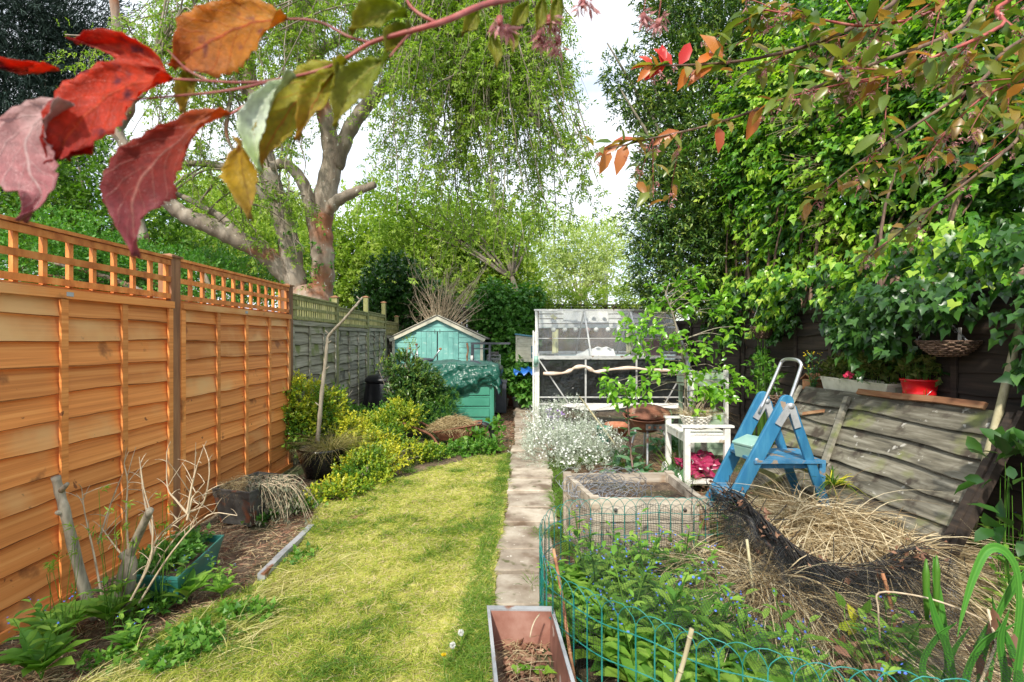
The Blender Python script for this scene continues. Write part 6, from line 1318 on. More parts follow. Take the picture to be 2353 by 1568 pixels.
litter('path_litter', 'dry brown leaves and bark scattered along the far part of the path', pathP, 3800, .055, .009, M['deadleaf']); litter('straw_litter', 'pale straw bits scattered over the far part of the path', pathP, 1500, .06, .005, M['straw'])
bedR = [(.5, 4.0), (1.2, 3.9), (2.2, 4.2), (2.2, 6.5), (.9, 6.2), (.55, 5.3)]
litter('bed_litter', 'brown litter and straw on the soil around the barbecue', bedR, 3600, .07, .006, M['deadleaf']); litter('straw_litter', 'pale straw on the soil round the barbecue and trolley', bedR, 2200, .08, .004, M['straw'])
edgB = [(-2.05, 1.75), (-1.45, 1.75), (-1.25, 2.5), (-1.1, 3.3), (-1.35, 3.3), (-1.6, 2.6)]
p = wsamp(edgB, 2600, 1); q = np.stack([p[:, 0], p[:, 1], np.full(len(p), .0)+rng.random(len(p))*.025], 1); D = np.tile([.5, .75, .12], (len(p), 1))+rng.normal(size=q.shape)*[.5, .5, .12]
tag(part('fallen_grass', leafmat('flattened_grass', [(.34, .36, .08), (.56, .52, .18), (.70, .64, .32)], .6, .3, .3, (1, 1, 1)), None, blades(q, D, rng.uniform(.06, .2, len(p)), .0042, bend=.3)), 'flattened yellow grass along the left edge of the lawn', 'grass', None, 'stuff')
WG = 'small weeds along the lawn edge'
weed('herb_robert', 'ferny green weed patch growing over the near left lawn edge', 'weed', [(tuple(G(440, 1490, .0)), (.15, .12, .05)), (tuple(G(400, 1530)), (.12, .10, .04))], 190, .035, M['weed'], WG, T=T_IVY, wr=.9, SL=.05, k=4)
weed('herb_robert', 'small ferny weeds below the green plastic trough', 'weed', [(tuple(G(330, 1400)), (.15, .08, .04)), (tuple(G(560, 1420)), (.14, .08, .03))], 120, .035, M['weed'], WG, T=T_IVY, wr=.9, SL=.05, k=4)
weed('low_weed', 'low weeds at the foot of the metal trough', 'weed', [(tuple(G(600, 1195)), (.12, .12, .05)), (tuple(G(690, 1170)), (.2, .14, .05))], 120, .035, M['weed'], WG, T=T_IVY, wr=.9, SL=.05, k=4)
weed('low_weed', 'thin weeds scattered on bare soil between trough and lawn', 'weed', [(tuple(G(700, 1290)), (.12, .1, .03)), (tuple(G(250, 1530)), (.16, .08, .03))], 70, .03, M['weed'], WG, T=T_IVY, wr=.9, SL=.04, k=4)
cg = leafmat('cleavers', [(.16, .28, .03), (.25, .38, .05)], .5, .4, .3)
for i, (px, py, Y) in enumerate(((150, 1300, 2.35), (255, 1215, 2.5), (370, 1200, 2.7))):
    t = thing('cleavers_weed', ['thin whorled weed climbing by the left sawn stem', 'thin whorled weed among the dry twigs', 'thin whorled weed by the right sawn stump'][i], 'weed', (0, 0, 0), 0, 'thin climbing weeds'); c = P(px, py, Y); p = np.array([tuple(c+Vector((random.gauss(0, .05), random.gauss(0, .03), random.gauss(0, .08)))) for _ in range(9)])
    part('leaves', cg, t, shootcloud(p, sph(9)+np.array([0, 0, .3]), .03, 7, .035, 1.3, .25, T_LEAF4)); part('stems', M['weed'], t, tubes(np.array([[(q[0]*(1-s)+c.x*s, q[1], q[2]*(1-s)) for s in (1, .6, .3, 0)] for q in p]), .002, .0015, 3))
# dandelions
for i, (px, py, f) in enumerate(((1059, 1454, 0), (1040, 1483, 0), (1020, 1508, 1))):
    g = G(px, py, .10); t = thing('dandelion', ['white dandelion clock nearer the metal trough', 'white dandelion clock, lower left of the other one', 'yellow dandelion flower on the lawn'][i], 'dandelion', (g.x, g.y, 0), 0, 'dandelions on the lawn')
    m_ = MB(); m_.tube([(0, 0, 0), (.003, 0, .05), (0, 0, .095)], .002, 5); m_.build('stalk', M['weed'], t)
    d = sph(150) if not f else sph(60)*[1, 1, .2]+np.array([0, 0, .6]); c = np.tile([0, 0, .10], (len(d), 1))
    part('seed_head' if not f else 'petals', M['petalw'] if not f else M['petaly'], t, leafgeo(c, d, sph(len(d)), .016, .28, T_QUAD))

# ================================================================ rusty trough at bottom centre
tr = trough('rusty_trough', 'long rust-brown metal trough with grey zinc rim at the end of the path', 'planter', [gr(1146, 1640, .30), gr(1340, 1640, .30), gr(1269, 1396, .30), gr(1121, 1394, .30)], .30, .86, M['zinc'], M['brownin'], .14, lip=.03)
c = tr.location
n = 420; p = np.stack([c.x+rng.uniform(-.09, .09, n), c.y+rng.uniform(-.28, .28, n), np.full(n, .155)+rng.random(n)*.015], 1)
tag(part('dead_leaves', M['deadleaf'], None, leafgeo(p, sph(n)*[1, 1, .3], sph(n)*.5+np.array([0, 0, 1]), rng.uniform(.02, .05, n), .5, T_LEAF4)), 'brown dead leaves and straw lying in the rusty trough', 'dead leaves', None, 'stuff')
tag(part('straw_litter', M['straw'], None, blades(p[:300]+[0, 0, .01], sph(300)*[1, 1, .25], rng.uniform(.04, .12, 300), .003, bend=.3)), 'dry stalks lying in the rusty trough', 'dry stalks', None, 'stuff')
t = thing('ivy_sprig', 'bright green ivy leaves and moss lying in the rusty trough', 'plant'); p = np.array([tuple(P(x, y_, 1.95)) for x, y_ in ((1195, 1490), (1230, 1500), (1250, 1505), (1180, 1470), (1210, 1525), (1240, 1485))]); p[:, 2] = .175
part('leaves', M['glossy'], t, leafgeo(p, rng.normal(size=p.shape)*[1, 1, .1], rng.normal(size=p.shape)*.2+[0, 0, 1], .055, .9, T_IVY))
m_ = MB(); m_.tube(bez([P(1218, 1465, 1.98), P(1222, 1445, 2.0), P(1230, 1425, 2.02), P(1240, 1412, 2.05)], 4), .003, 6); tag(m_.build('twig', M['drytwig']), 'thin pale twig standing up against the far wall of the rusty trough', 'twig')

# ================================================================ big-leaved alkanet
def alkanet(h=.38, nb=12, ns=4, LL=.15, label='', group=None):
    t = thing('alkanet_plant', label, 'plant', (0, 0, 0), 0, group); C, D, U, L, W_ = [], [], [], [], []; st = []; fl = []
    for i in range(nb):
        a = i*2.4+random.uniform(-.3, .3); r = .01; C.append((math.cos(a)*r, math.sin(a)*r, .03+random.random()*.05)); D.append((math.cos(a), math.sin(a), random.uniform(.5, 1.1))); U.append((-math.cos(a)*.5, -math.sin(a)*.5, 1)); L.append(LL*random.uniform(.9, 1.4)); W_.append(random.uniform(.42, .55))
    for s in range(ns):
        a = s*1.8+random.random(); hh = h*random.uniform(.8, 1.15); top = Vector((math.cos(a)*hh*.35, math.sin(a)*hh*.35, hh)); q = bez([(0, 0, 0), top*.5+Vector((0, 0, hh*.08)), top], 4); q = q[:9]; st.append([tuple(z) for z in q])
        for k in range(9):
            f = .2+.8*k/8; p = Vector((0, 0, 0)).lerp(top, f)+Vector((0, 0, hh*.08*math.sin(f*3))); an = k*2.4+s; C.append(tuple(p)); D.append((math.cos(an), math.sin(an), .45)); U.append((0, 0, 1)); L.append(LL*lerp(.9, .35, f)*random.uniform(.8, 1.2)); W_.append(.42)
        for _ in range(4): fl.append(tuple(top+Vector((random.gauss(0, .028), random.gauss(0, .028), random.gauss(0, .02)))))
    leaves('leaves', M['alk'], t, C, D, np.array(U), np.array(L), wr=np.array(W_), T=T_LEAF, smooth=True)
    part('stems', M['weed'], t, tubes(np.array(st), .004, .002, 4)); fl = np.array(fl); flowers(fl, np.tile([0, -.4, 1.], (len(fl), 1))+rng.normal(size=fl.shape)*.5, .0065, M['petalb'], 'flowers', t); return t
BL = 'one of the many leafy green plants with tiny blue flowers inside the green wire edging'; BG = 'blue-flowered leafy plants inside the wire edging'
protos = [alkanet(.38, 13, 3, .20, BL, BG), alkanet(.32, 14, 2, .22, BL, BG), alkanet(.44, 11, 4, .17, BL, BG)]
bed = [(.24, 2.20), (.45, 1.92), (.70, 1.72), (.95, 1.58), (1.10, 1.50), (1.05, 2.1), (1.02, 2.6), (1.10, 2.98), (.45, 2.98), (.27, 2.75)]
pl = []
tries = 0
while len(pl) < 40 and tries < 5000:
    tries += 1
    q = samp(bed, 1)[0]
    if all((q[0]-a)**2+(q[1]-b)**2 >.115**2 for a, b in pl): pl.append(tuple(q))
for i, (x, y_) in enumerate(pl):
    o = protos[i] if i < 3 else copy_tree(protos[i % 3]); o.location = (x, y_, -.01); o.rotation_euler = (0, 0, random.uniform(0, 6.28)); s = random.uniform(.75, 1.1)*(.85 if y_ > 2.5 else 1.0); o.scale = (s, s, s)
for (px, py, s, lb) in ((95, 1560, .8, 'leafy plant at the very bottom left corner'), (255, 1440, .75, 'leafy plant with blue flowers at the foot of the sawn stem'), (130, 1490, .7, 'broad leaf plant at the near end of the orange fence'), (430, 1385, .6, 'pale leafy plant in front of the green plastic trough'), (510, 1375, .5, 'small leafy plant right of the green plastic trough'), (300, 1500, .5, 'low leafy plant below the dry shrub'), (1830, 1600, .9, 'leafy plant with blue flowers in front of the dead brown leaves'), (2050, 1590, 1.0, 'leafy plant with blue flowers left of the strap-leaved iris'), (2330, 1480, 1.0, 'leafy plant at the right edge below the pole'), (2330, 1330, 1.1, 'broad-leaved plant in the shade at the right edge'), (2040, 1640, .9, 'leafy plant at the bottom edge left of the iris'), (1510, 1200, .8, 'tall leafy plant rising in front of the timber bed'), (1640, 1300, .9, 'leafy plant with blue flowers beside the black netting')):
    g = G(px, py); o = copy_tree(protos[random.randrange(3)]); o.location = (g.x, g.y, 0); o.rotation_euler = (0, 0, random.uniform(0, 6.28)); o.scale = (s, s, s); o['label'] = lb; del o['group']

# ================================================================ green hooped wire edging
we = thing('wire_edging', 'green plastic-coated hoop-topped wire border fence curving round the planted bed', 'wire fence')
WP = bez([(1.42, 3.05, 0), (1.0, 3.06, 0), (.60, 3.05, 0), (.33, 2.98, 0), (.18, 2.75, 0), (.14, 2.45, 0), (.165, 2.15, 0), (.32, 1.92, 0), (.55, 1.72, 0), (.80, 1.56, 0), (1.13, 1.46, 0), (1.7, 1.36, 0)], 10)
cum = [0]
for a, c in zip(WP, WP[1:]): cum.append(cum[-1]+(c-a).length)
def wat(s):
    s = max(0, min(cum[-1]-1e-4, s))
    for i in range(len(cum)-1):
        if cum[i+1] >= s: return WP[i].lerp(WP[i+1], (s-cum[i])/max(1e-6, cum[i+1]-cum[i]))
    return WP[-1]
HP = .50; sp_ = .072; nH = int(cum[-1]/sp_)-2; WR = .0017
def tw2(par, fn, n, r=WR, name='twisted_wire', tw=.0022, k=26):
    m_ = MB()
    for ph in (0, math.pi):
        m_.tube([fn(i/(n-1))+Vector((math.cos(ph+i*k/10)*tw, math.sin(ph+i*k/10)*tw*.5, math.sin(ph+i*k/10)*tw)) for i in range(n)], r*.85, 5, cap=False, v=.5)
    return m_.build(name, M['wire'], par)
for i in range(nH):
    s0 = i*sp_; s1 = s0+2*sp_; m_ = MB(); hj = HP+random.uniform(-.008, .008); pts = []
    for j in range(7): q = wat(s0); pts.append(Vector((q.x, q.y, hj*.86*j/6+.0)))
    for j in range(1, 12):
        a = math.pi*j/12; s = lerp(s0, s1, .5-.5*math.cos(a)); q = wat(s); pts.append(Vector((q.x, q.y, hj*.86+math.sin(a)*hj*.14)))
    for j in range(6, -1, -1): q = wat(s1); pts.append(Vector((q.x+.003, q.y+.003, hj*.86*j/6)))
    pts = [q+Vector((random.uniform(-.0012, .0012),)*3) for q in pts]; m_.tube(pts, WR, 6, cap=False, v=.5); m_.build('hoop', M['wire'], we)
for z in (.12, .27, .40): tw2(we, lambda f, z=z: (lambda q: Vector((q.x, q.y, z+.006*math.sin(f*60))))(wat(f*cum[-1])), 420)
# bamboo canes
for a, c, lb in ((P(1272, 1262, 2.33), P(1306, 1475, 2.05), 'orange-brown bamboo cane just inside the left end of the wire edging'), (P(1590, 1445, 1.62), P(1545, 1600, 1.62), 'short thick pale bamboo cane leaning in the front wire hoops'), (P(2028, 1318, 2.2), P(2056, 1430, 2.15), 'thin brown cane standing among the dry grass at right'), (P(1716, 1240, 2.6), P(1735, 1420, 2.4), 'thin grey twig cane standing in front of the netting')):
    m_ = MB(); q = bez([a, (a+c)/2+Vector((.004, 0, 0)), c, c+(c-a)*.4], 4); m_.tube(q, .0075, 10)
    for s in q[1::4]: m_.tube([s-(c-a).normalized()*.003, s+(c-a).normalized()*.003], .0088, 10)
    tag(m_.build('bamboo_cane', M['rawwood'] if 'orange' in lb or 'brown' in lb else M['palewood']), lb, 'cane', 'garden canes in the bed')
# ---- black netting
def netmat():
    m, n, L, b, o = _new('black_net'); b.inputs['Base Color'].default_value = (.012, .013, .014, 1); b.inputs['Roughness'].default_value = .5
    tp = n.new('ShaderNodeBsdfTransparent'); ms = n.new('ShaderNodeMixShader'); prev = None
    for nm in ('gu', 'gv'):
        a = n.new('ShaderNodeAttribute'); a.attribute_name = nm; f = n.new('ShaderNodeMath'); f.operation = 'FRACT'; L.new(a.outputs['Fac'], f.inputs[0]); g = n.new('ShaderNodeMath'); g.operation = 'LESS_THAN'; g.inputs[1].default_value = .12; L.new(f.outputs[0], g.inputs[0])
        if prev is None: prev = g
        else: x = n.new('ShaderNodeMath'); x.operation = 'MAXIMUM'; L.new(prev.outputs[0], x.inputs[0]); L.new(g.outputs[0], x.inputs[1]); prev = x
    L.new(prev.outputs[0], ms.inputs[0]); L.new(tp.outputs[0], ms.inputs[1]); L.new(b.outputs[0], ms.inputs[2]); L.new(ms.outputs[0], o.inputs[0]); return m
M['net'] = netmat()
def net(name, fn, nu, nv, cu, cv, label):
    V = np.array([tuple(fn(i/nu, j/nv)) for j in range(nv+1) for i in range(nu+1)]); idx = np.arange((nu+1)*(nv+1)).reshape(nv+1, nu+1)
    F = np.stack([idx[:-1, :-1], idx[:-1, 1:], idx[1:, 1:], idx[1:, :-1]], -1).reshape(-1, 4); o = finish(name, V, F, M['net'], None, True)
    for nm, arr in (('gu', np.tile(np.arange(nu+1)/nu*cu, nv+1)), ('gv', np.repeat(np.arange(nv+1)/nv*cv, nu+1))): a = o.data.attributes.new(nm, 'FLOAT', 'POINT'); a.data.foreach_set('value', arr.astype(np.float32))
    return tag(o, label, 'netting')
def f1(u, v_):
    q = wat(u*cum[-1]*.60); return Vector((q.x+.02*math.sin(u*40)+.015, q.y-.015+.015*math.sin(v_*9+u*25), .02+v_*(.42+.03*math.sin(u*31))))
net('garden_netting', f1, 160, 24, 190, 32, 'fine black garden netting draped down the back and left of the wire edging')
def f2(u, v_):
    a = wat(cum[-1]*(.62+.36*u)); a = Vector((a.x, a.y+.05, .40)); b_ = Vector((lerp(.25, 2.0, u), lerp(2.9, 2.35, u), .34)); q = a.lerp(b_, v_); q.z += .05*math.sin(v_*3.14)+.02*math.sin(u*23+v_*11)+.012*math.sin(u*61); return q
net('garden_netting', f2, 120, 60, 125, 95, 'fine black netting stretched over the blue-flowered plants')
# rolled bundle of netting
bpts = [P(1640, 1135, 3.05), P(1700, 1165, 2.95), P(1760, 1225, 2.8), P(1830, 1290, 2.65), P(1900, 1325, 2.55), P(1990, 1335, 2.5), P(2080, 1300, 2.55), P(2130, 1268, 2.6)]
spine = bez(bpts, 8); rolls = []
for _ in range(150):
    a = random.uniform(0, 6.28); r = random.uniform(.0, .085); ph = random.uniform(1, 3); i0 = random.randrange(0, 24); i1 = random.randrange(i0+16, len(spine)); q = [spine[int(lerp(i0, i1, k/15))] for k in range(16)]
    rolls.append([tuple(z+Vector((0, math.cos(a+k*ph*.3)*r+random.gauss(0, .0015), math.sin(a+k*ph*.3)*r+random.gauss(0, .0015)))) for k, z in enumerate(q)])
for _ in range(110):
    z = random.choice(spine); e = z+Vector((random.gauss(-.05, .16), random.gauss(-.1, .12), random.gauss(-.08, .06))); z2 = z+Vector((random.gauss(.05, .12), random.gauss(.05, .1), random.gauss(.02, .05))); rolls.append([tuple(z2.lerp(e, k/15)+Vector((random.gauss(0, .0015), 0, random.gauss(0, .0015)-.03*math.sin(k/15*3.14)))) for k in range(16)])
netblk = mat('net_black', [(.008, .008, .009), (.02, .018, .016), (.05, .035, .025)], (5, 5, 5), 3, 4, .6, 0)
tag(part('netting_bundle', netblk, None, tubes(np.array(rolls), .0026, .0020, 3)), 'bunched-up roll of black netting lying across the dry grass', 'netting')
def f3(u, v_):
    z = spine[min(len(spine)-1, int(u*(len(spine)-1)))]; z2 = spine[min(len(spine)-1, int(u*(len(spine)-1))+1)]; fr_ = u*(len(spine)-1)-int(u*(len(spine)-1)); q = z.lerp(z2, fr_); q = q+Vector((-.10*v_, -.42*v_, -.16*v_*v_)); q.z += .03*math.sin(u*37+v_*6)+.02*math.sin(u*83+v_*15); q.y += .02*math.sin(u*55); q.z = max(.08, q.z); return q
net('garden_netting', f3, 110, 30, 190, 46, 'crumpled black netting falling from the bunched roll towards the camera')
def f4(u, v_):
    q = f3(u, v_*.9)+Vector((.03*math.sin(v_*20+u*9), .02, .012+.02*math.sin(u*51-v_*11))); return q
net('garden_netting', f4, 110, 30, 150, 60, 'second crumpled layer of black netting over the dry grass')
p = np.array([tuple(z) for z in spine]); p = np.repeat(p, 6, 0)+rng.normal(size=(len(p)*6, 3))*.045
tag(part('caught_leaves', M['deadleaf'], None, leafgeo(p, sph(len(p)), sph(len(p)), rng.uniform(.02, .045, len(p)), .5, T_LEAF4)), 'orange-brown dead leaves caught in the roll of netting', 'dead leaves', None, 'stuff')
# ---- dry sedge mounds
drym = leafmat('dry_sedge', [(.15, .09, .04), (.42, .31, .16), (.66, .54, .33), (.80, .70, .48)], .65, .25, .25, (1, 1, 1))
def mound(c, r, n, L, label, lean=(0, 0), W=.0068, bend=1.2, up=1.1):
    a = rng.random(n)*6.28; rr = np.sqrt(rng.random(n))*r; C = np.stack([c[0]+rr*np.cos(a), c[1]+rr*.75*np.sin(a), c[2]*(1-(rr/r)**2)*rng.random(n)], 1); D = np.stack([np.cos(a)*(.15+.5*rr/r)+lean[0], np.sin(a)*(.15+.5*rr/r)+lean[1], np.full(n, up)], 1)+rng.normal(size=(n, 3))*[.5, .4, .2]
    o = part('dry_grass', drym, None, blades(C, D, L*rng.uniform(.5, 1.15, n), W, bend=bend*rng.uniform(.5, 1.3, n), seg=7)); return tag(o, label, 'dry grass', 'dead straw-coloured grass mounds')
mound((1.98, 3.22, .36), .62, 6800, .62, 'large mound of dead straw-coloured grass between ladder and netting', (-.15, -.2), up=.42)
mound((2.22, 2.85, .25), .26, 1900, .70, 'mound of dead grass at the foot of the leaning panel near the pole', (.1, -.2), up=.9)
mound((1.38, 2.55, .22), .26, 2200, .62, 'mound of dead grass hanging towards the camera in front of the netting', (-.2, -.5), up=.8)
mound((1.62, 2.35, .12), .22, 1300, .55, 'thin sheaf of dead grass standing near the dead brown leaves', (0, -.3), up=.9)
mound((2.35, 4.0, .1), .14, 420, .62, 'upright tuft of dead grass growing in front of the old panel', (0, 0), up=2.0, bend=.9)
mound((1.66, 3.25, .22), .28, 1500, .55, 'dead grass around the feet of the blue stepladder', (-.3, -.2), up=.7)
mound((1.12, 2.92, .20), .16, 800, .45, 'dead grass against the right half of the timber raised bed', (-.2, -.3), up=.8)
weed('broadleaf_plant', 'large green oval leaves in the shade right of the leaning pole', 'plant', [(tuple(P(2335, 1090, 2.55)), (.12, .12, .12)), (tuple(P(2345, 1200, 2.4)), (.09, .12, .12))], 16, .12, M['ivyB'], None, T=T_LEAF, wr=.66, k=3, SL=.1)
t = tuft('green_sedge', 'spiky yellow-green sedge tuft rising from the dead grass', 'grass clump', (2.45, 3.75, .38), .04, 60, .32, .010, M['euon'], bend=.9, up=.9)
# dead brown leaves heap, variegated leaves, log, iris
p = np.array([1.42, 2.05, .12])+rng.normal(size=(110, 3))*[.07, .06, .05]
tag(part('dead_leaves', M['deadleaf'], None, leafgeo(p, sph(110), sph(110), rng.uniform(.04, .09, 110), .5, T_LEAF), True), 'heap of curled red-brown dead leaves in the shaded bed', 'dead leaves', None, 'stuff')
t = thing('dead_seedhead', 'curled brown dead leaves hanging at the right among the iris', 'plant'); p = np.array([tuple(P(2290, 1480, 1.75))])+rng.normal(size=(16, 3))*[.03, .02, .05]; part('leaves', M['deadleaf'], t, leafgeo(p, rng.normal(size=p.shape)+[0, 0, -.8], sph(16), .07, .5, T_LEAF)); m_ = MB(); m_.tube([P(2270, 1400, 1.8), P(2290, 1480, 1.75), P(2240, 1600, 1.7)], .005, 6); m_.build('stem', M['drytwig'], t)
t = thing('variegated_plant', 'dark green leaves with yellow margins in the shaded bed', 'plant'); p = np.array([tuple(P(x, y_, 2.15)) for x, y_ in ((1940, 1400), (1965, 1430), (1925, 1445), (1980, 1410), (1950, 1460))]); part('leaves', M['euon'], t, leafgeo(p, rng.normal(size=p.shape)*.4+[0, -.2, .7], np.tile([0, -1, .4], (5, 1)), .075, .6, T_LEAF)); m_ = MB()
for q in p: m_.tube([tuple(q), (1.5, 2.2, .0)], .003, 5)
m_.build('stems', M['weed'], t)
t = thing('stone', 'mossy brown lump of stone behind the iris leaves', 'stone', (1.78, 2.2, .02)); m_ = MB(); V = []; n = 14
m_.sphere((0, 0, 0), .16, 18, .5, sz=.8); m_.V = [(x*(1+.2*math.sin(z*30+y_*9)), y_*(1+.15*math.sin(x*25)), z) for x, y_, z in m_.V]; m_.build('stone', M['slab'], t)
ir = thing('iris_clump', 'tall iris with long green strap leaves folding over at the bottom right', 'plant')
def strap(pts, w0, name='leaf', mt=None):
    w0 = w0*1.35
    q = bez(pts, 6); k = len(q); V = []; F = []
    for i, p in enumerate(q):
        d_ = (q[min(i+1, k-1)]-q[max(i-1, 0)]).normalized(); s_ = Vector((d_.z, .25, -d_.x)).normalized(); f = i/(k-1); ww = w0*math.sin(min(1, (1-f)*2.2+.02)*1.57)*(.7+.3*min(1, f*4))
        s_ = (s_-d_*s_.dot(d_)).normalized(); nn = d_.cross(s_); V += [p-s_*ww/2, p-s_*ww*.22+nn*ww*.05, p+nn*ww*.10, p+s_*ww*.22+nn*ww*.05, p+s_*ww/2]
    for i in range(k-1): a = 5*i; F += [(a+z, a+z+1, a+z+6, a+z+5) for z in range(4)]
    vb = random.random()*.5; o = finish(name, V, F, mt or M['iris'], ir, False, [vb+.5*(z % 5 in (0, 2, 4)) for z in range(len(V))]); o.modifiers.new('t', 'SOLIDIFY').thickness = .0012; return o
def ip(l, Y): return [P(a, b, Y) for a, b in l]
strap(ip([(2300, 1640), (2325, 1520), (2342, 1400), (2336, 1310), (2305, 1264), (2268, 1266), (2238, 1325), (2215, 1400), (2200, 1464)], 1.75), .023)
strap(ip([(2240, 1640), (2262, 1500), (2300, 1400), (2332, 1330), (2340, 1290)], 1.8), .026)
strap(ip([(2140, 1640), (2170, 1560), (2190, 1500), (2230, 1440)], 1.85), .024)
strap(ip([(2260, 1640), (2275, 1540), (2290, 1450), (2280, 1370)], 1.9), .026)
strap(ip([(2353, 1640), (2345, 1560), (2320, 1480), (2290, 1420)], 1.7), .026)
strap(ip([(2180, 1620), (2175, 1480), (2160, 1380), (2150, 1330), (2145, 1280)], 1.85), .024)
strap(ip([(2200, 1620), (2180, 1500), (2150, 1420), (2132, 1350)], 1.8), .026)
strap(ip([(2210, 1620), (2240, 1500), (2300, 1400), (2353, 1320), (2390, 1270)], 1.9), .028)
strap(ip([(2230, 1640), (2220, 1560), (2260, 1480), (2340, 1430)], 1.7), .028)
strap(ip([(2330, 1640), (2340, 1540), (2353, 1440), (2360, 1330)], 1.6), .028)
strap(ip([(2300, 1640), (2310, 1560), (2300, 1470), (2320, 1400)], 1.65), .026)
strap(ip([(2160, 1640), (2120, 1540), (2150, 1470), (2200, 1430)], 1.8), .024)
for a, c in (((2130, 1425), (2128, 1380)), ((2150, 1420), (2152, 1372))): m_ = MB(); q = [P(a[0], a[1], 1.85), P((a[0]+c[0])/2, (a[1]+c[1])/2-20, 1.85), P(c[0], c[1]-60, 1.85), P(c[0], c[1]-95, 1.85)]; m_.tube(q, [.006, .010, .012, .003], 8); m_.build('flower_bud', M['weed'], ir)
# bent pale reed across
m_ = MB(); m_.tube(bez([P(2022, 1470, 1.9), P(2018, 1400, 1.9), P(2020, 1362, 1.9), P(2100, 1368, 1.85), P(2180, 1390, 1.8), P(2260, 1425, 1.8), P(2275, 1440, 1.8)], 4), .0035, 6); tag(m_.build('dry_reed', M['drytwig']), 'long bent pale reed crossing in front of the iris', 'reed')
fx = tuft('long_brown_grass', 'thin brown grass blades arching in from the right edge', 'dry grass', (2.25, 2.05, .1), .12, 90, .85, .004, M['hay'], bend=.7, up=1.3)

# ================================================================ crab apple overhead
ct = thing('crab_apple_tree', 'red-leaved crab apple reaching overhead with orange leaves close to the camera', 'tree')
m_ = MB(); m_.tube(bez([(2.7, .55, -.1), (2.65, .6, .9), (2.5, .7, 1.8), (2.3, .9, 2.5)], 5), radl(.09, .06, 16), 12); m_.build('trunk', M['greytwig'], ct)
tk = Vector((2.3, .9, 2.5)); cb = []; cpts = []; cdir = []
def cbr(l, r0=.008, r1=.0025, dens=40, start=None, amp=.06, sub=6):
    q = bez(([start] if start is not None else [])+[P(*z) for z in l], 6); m_ = MB(); m_.tube(q, radl(r0, r1, len(q)), 8); m_.build('branch', M['redtwig'] if r0 < .0075 else M['wicker'], ct)
    k0 = 6 if start is not None else 0
    for _ in range(sub):
        i = random.randrange(k0, len(q)-1); d_ = (q[i+1]-q[i]).normalized(); e = q[i]+(d_+Vector((random.gauss(0, .7), random.gauss(0, .5), random.gauss(-.2, .6)))).normalized()*random.uniform(.08, .24)
        cb.append([tuple(q[i].lerp(e, k)+Vector((0, 0, -.02*k*k))) for k in (0, .33, .66, 1)])
        for k in (.2, .35, .5, .6, .7, .8, .9, 1): cpts.append(tuple(q[i].lerp(e, k))); cdir.append(tuple((e-q[i]).normalized()))
    for _ in range(dens):
        i = random.randrange(k0, len(q)-1); cpts.append(tuple(q[i])); cdir.append(tuple((q[min(i+1, len(q)-1)]-q[i]).normalized()))
    return q
cbr([(2200, -120, 1.5), (2050, 10, 1.5), (1900, 90, 1.5), (1760, 130, 1.5), (1660, 145, 1.5), (1570, 150, 1.5), (1490, 150, 1.5)], .009, .002, 24, tk)
cbr([(2353, -60, 1.6), (2200, 70, 1.6), (2000, 150, 1.6), (1800, 230, 1.6), (1640, 285, 1.6), (1500, 318, 1.6), (1390, 345, 1.6)], .009, .002, 30, tk)
cbr([(2420, 60, 1.6), (2250, 190, 1.6), (2100, 290, 1.65), (1980, 370, 1.65), (1890, 440, 1.65)], .008, .002, 24, tk)
cbr([(2450, 220, 1.7), (2330, 330, 1.7), (2220, 420, 1.75), (2110, 500, 1.8), (2000, 590, 1.8)], .008, .002, 28, tk)
cbr([(2300, -100, 1.3), (2150, 20, 1.35), (2000, 60, 1.4), (1860, 40, 1.4), (1740, 20, 1.4)], .007, .002, 34, tk, sub=12)
cbr([(2400, -30, 1.3), (2300, 60, 1.3), (2150, 130, 1.3), (2020, 180, 1.35), (1900, 200, 1.4)], .007, .002, 34, tk, sub=12)
cbr([(2450, 120, 1.4), (2353, 180, 1.4), (2250, 230, 1.4), (2150, 330, 1.45)], .007, .002, 24, tk, sub=10)
C = np.array(cpts); D = np.array(cdir); k_ = rng.random(len(C)) < .95; C, D = C[k_], D[k_]
part('side_twig_network', M['redtwig'], ct, tubes(np.array(cb), .0022, .001, 4))
ld_ = D*.5+sph(len(C))*.8+np.array([0, 0, -.25]); part('leaves', M['crab'], ct, leafgeo(C+sph(len(C))*.012, ld_, sph(len(C))*.5+np.array([0, -.3, .6]), rng.uniform(.048, .08, len(C)), .46, T_LEAF), True)
k2 = rng.random(len(C)) < .32; C2 = C[k2]; bp = []
for _ in range(2): bp.append(shootcloud(C2+sph(len(C2))*.02+[0, 0, -.02], sph(len(C2))*.4+np.array([0, 0, -1.]), .012, 8, .014, 1.2, .3, T_QUAD, v=None))
part('spent_blossoms', M['petalp'], ct, merge(bp))
def sprig(lst, mt, L, name='red_leaves'):
    p = np.array([tuple(P(a, b, Y)) for a, b, Y, _, _ in lst]); e = np.array([tuple(P(a+da, b+db, Y)) for (a, b, Y, da, db) in lst]); d = e-p; ln = np.linalg.norm(d, axis=1)
    return part(name, mt, ct, leafgeo(p, d, np.tile([.1, -1, .3], (len(p), 1))+rng.normal(size=p.shape)*.3, ln, .48, T_LEAF), True)
sprig([(1545, 150, 1.5, -40, -45), (1560, 152, 1.5, 30, -60), (1530, 150, 1.5, -50, 30), (1500, 150, 1.5, -35, 35), (1490, 150, 1.5, -40, 5), (1500, 150, 1.5, -30, -25), (1580, 152, 1.5, -20, 55), (1600, 148, 1.5, 45, -30), (1520, 148, 1.5, 5, -50)], M['crabred'], .06)
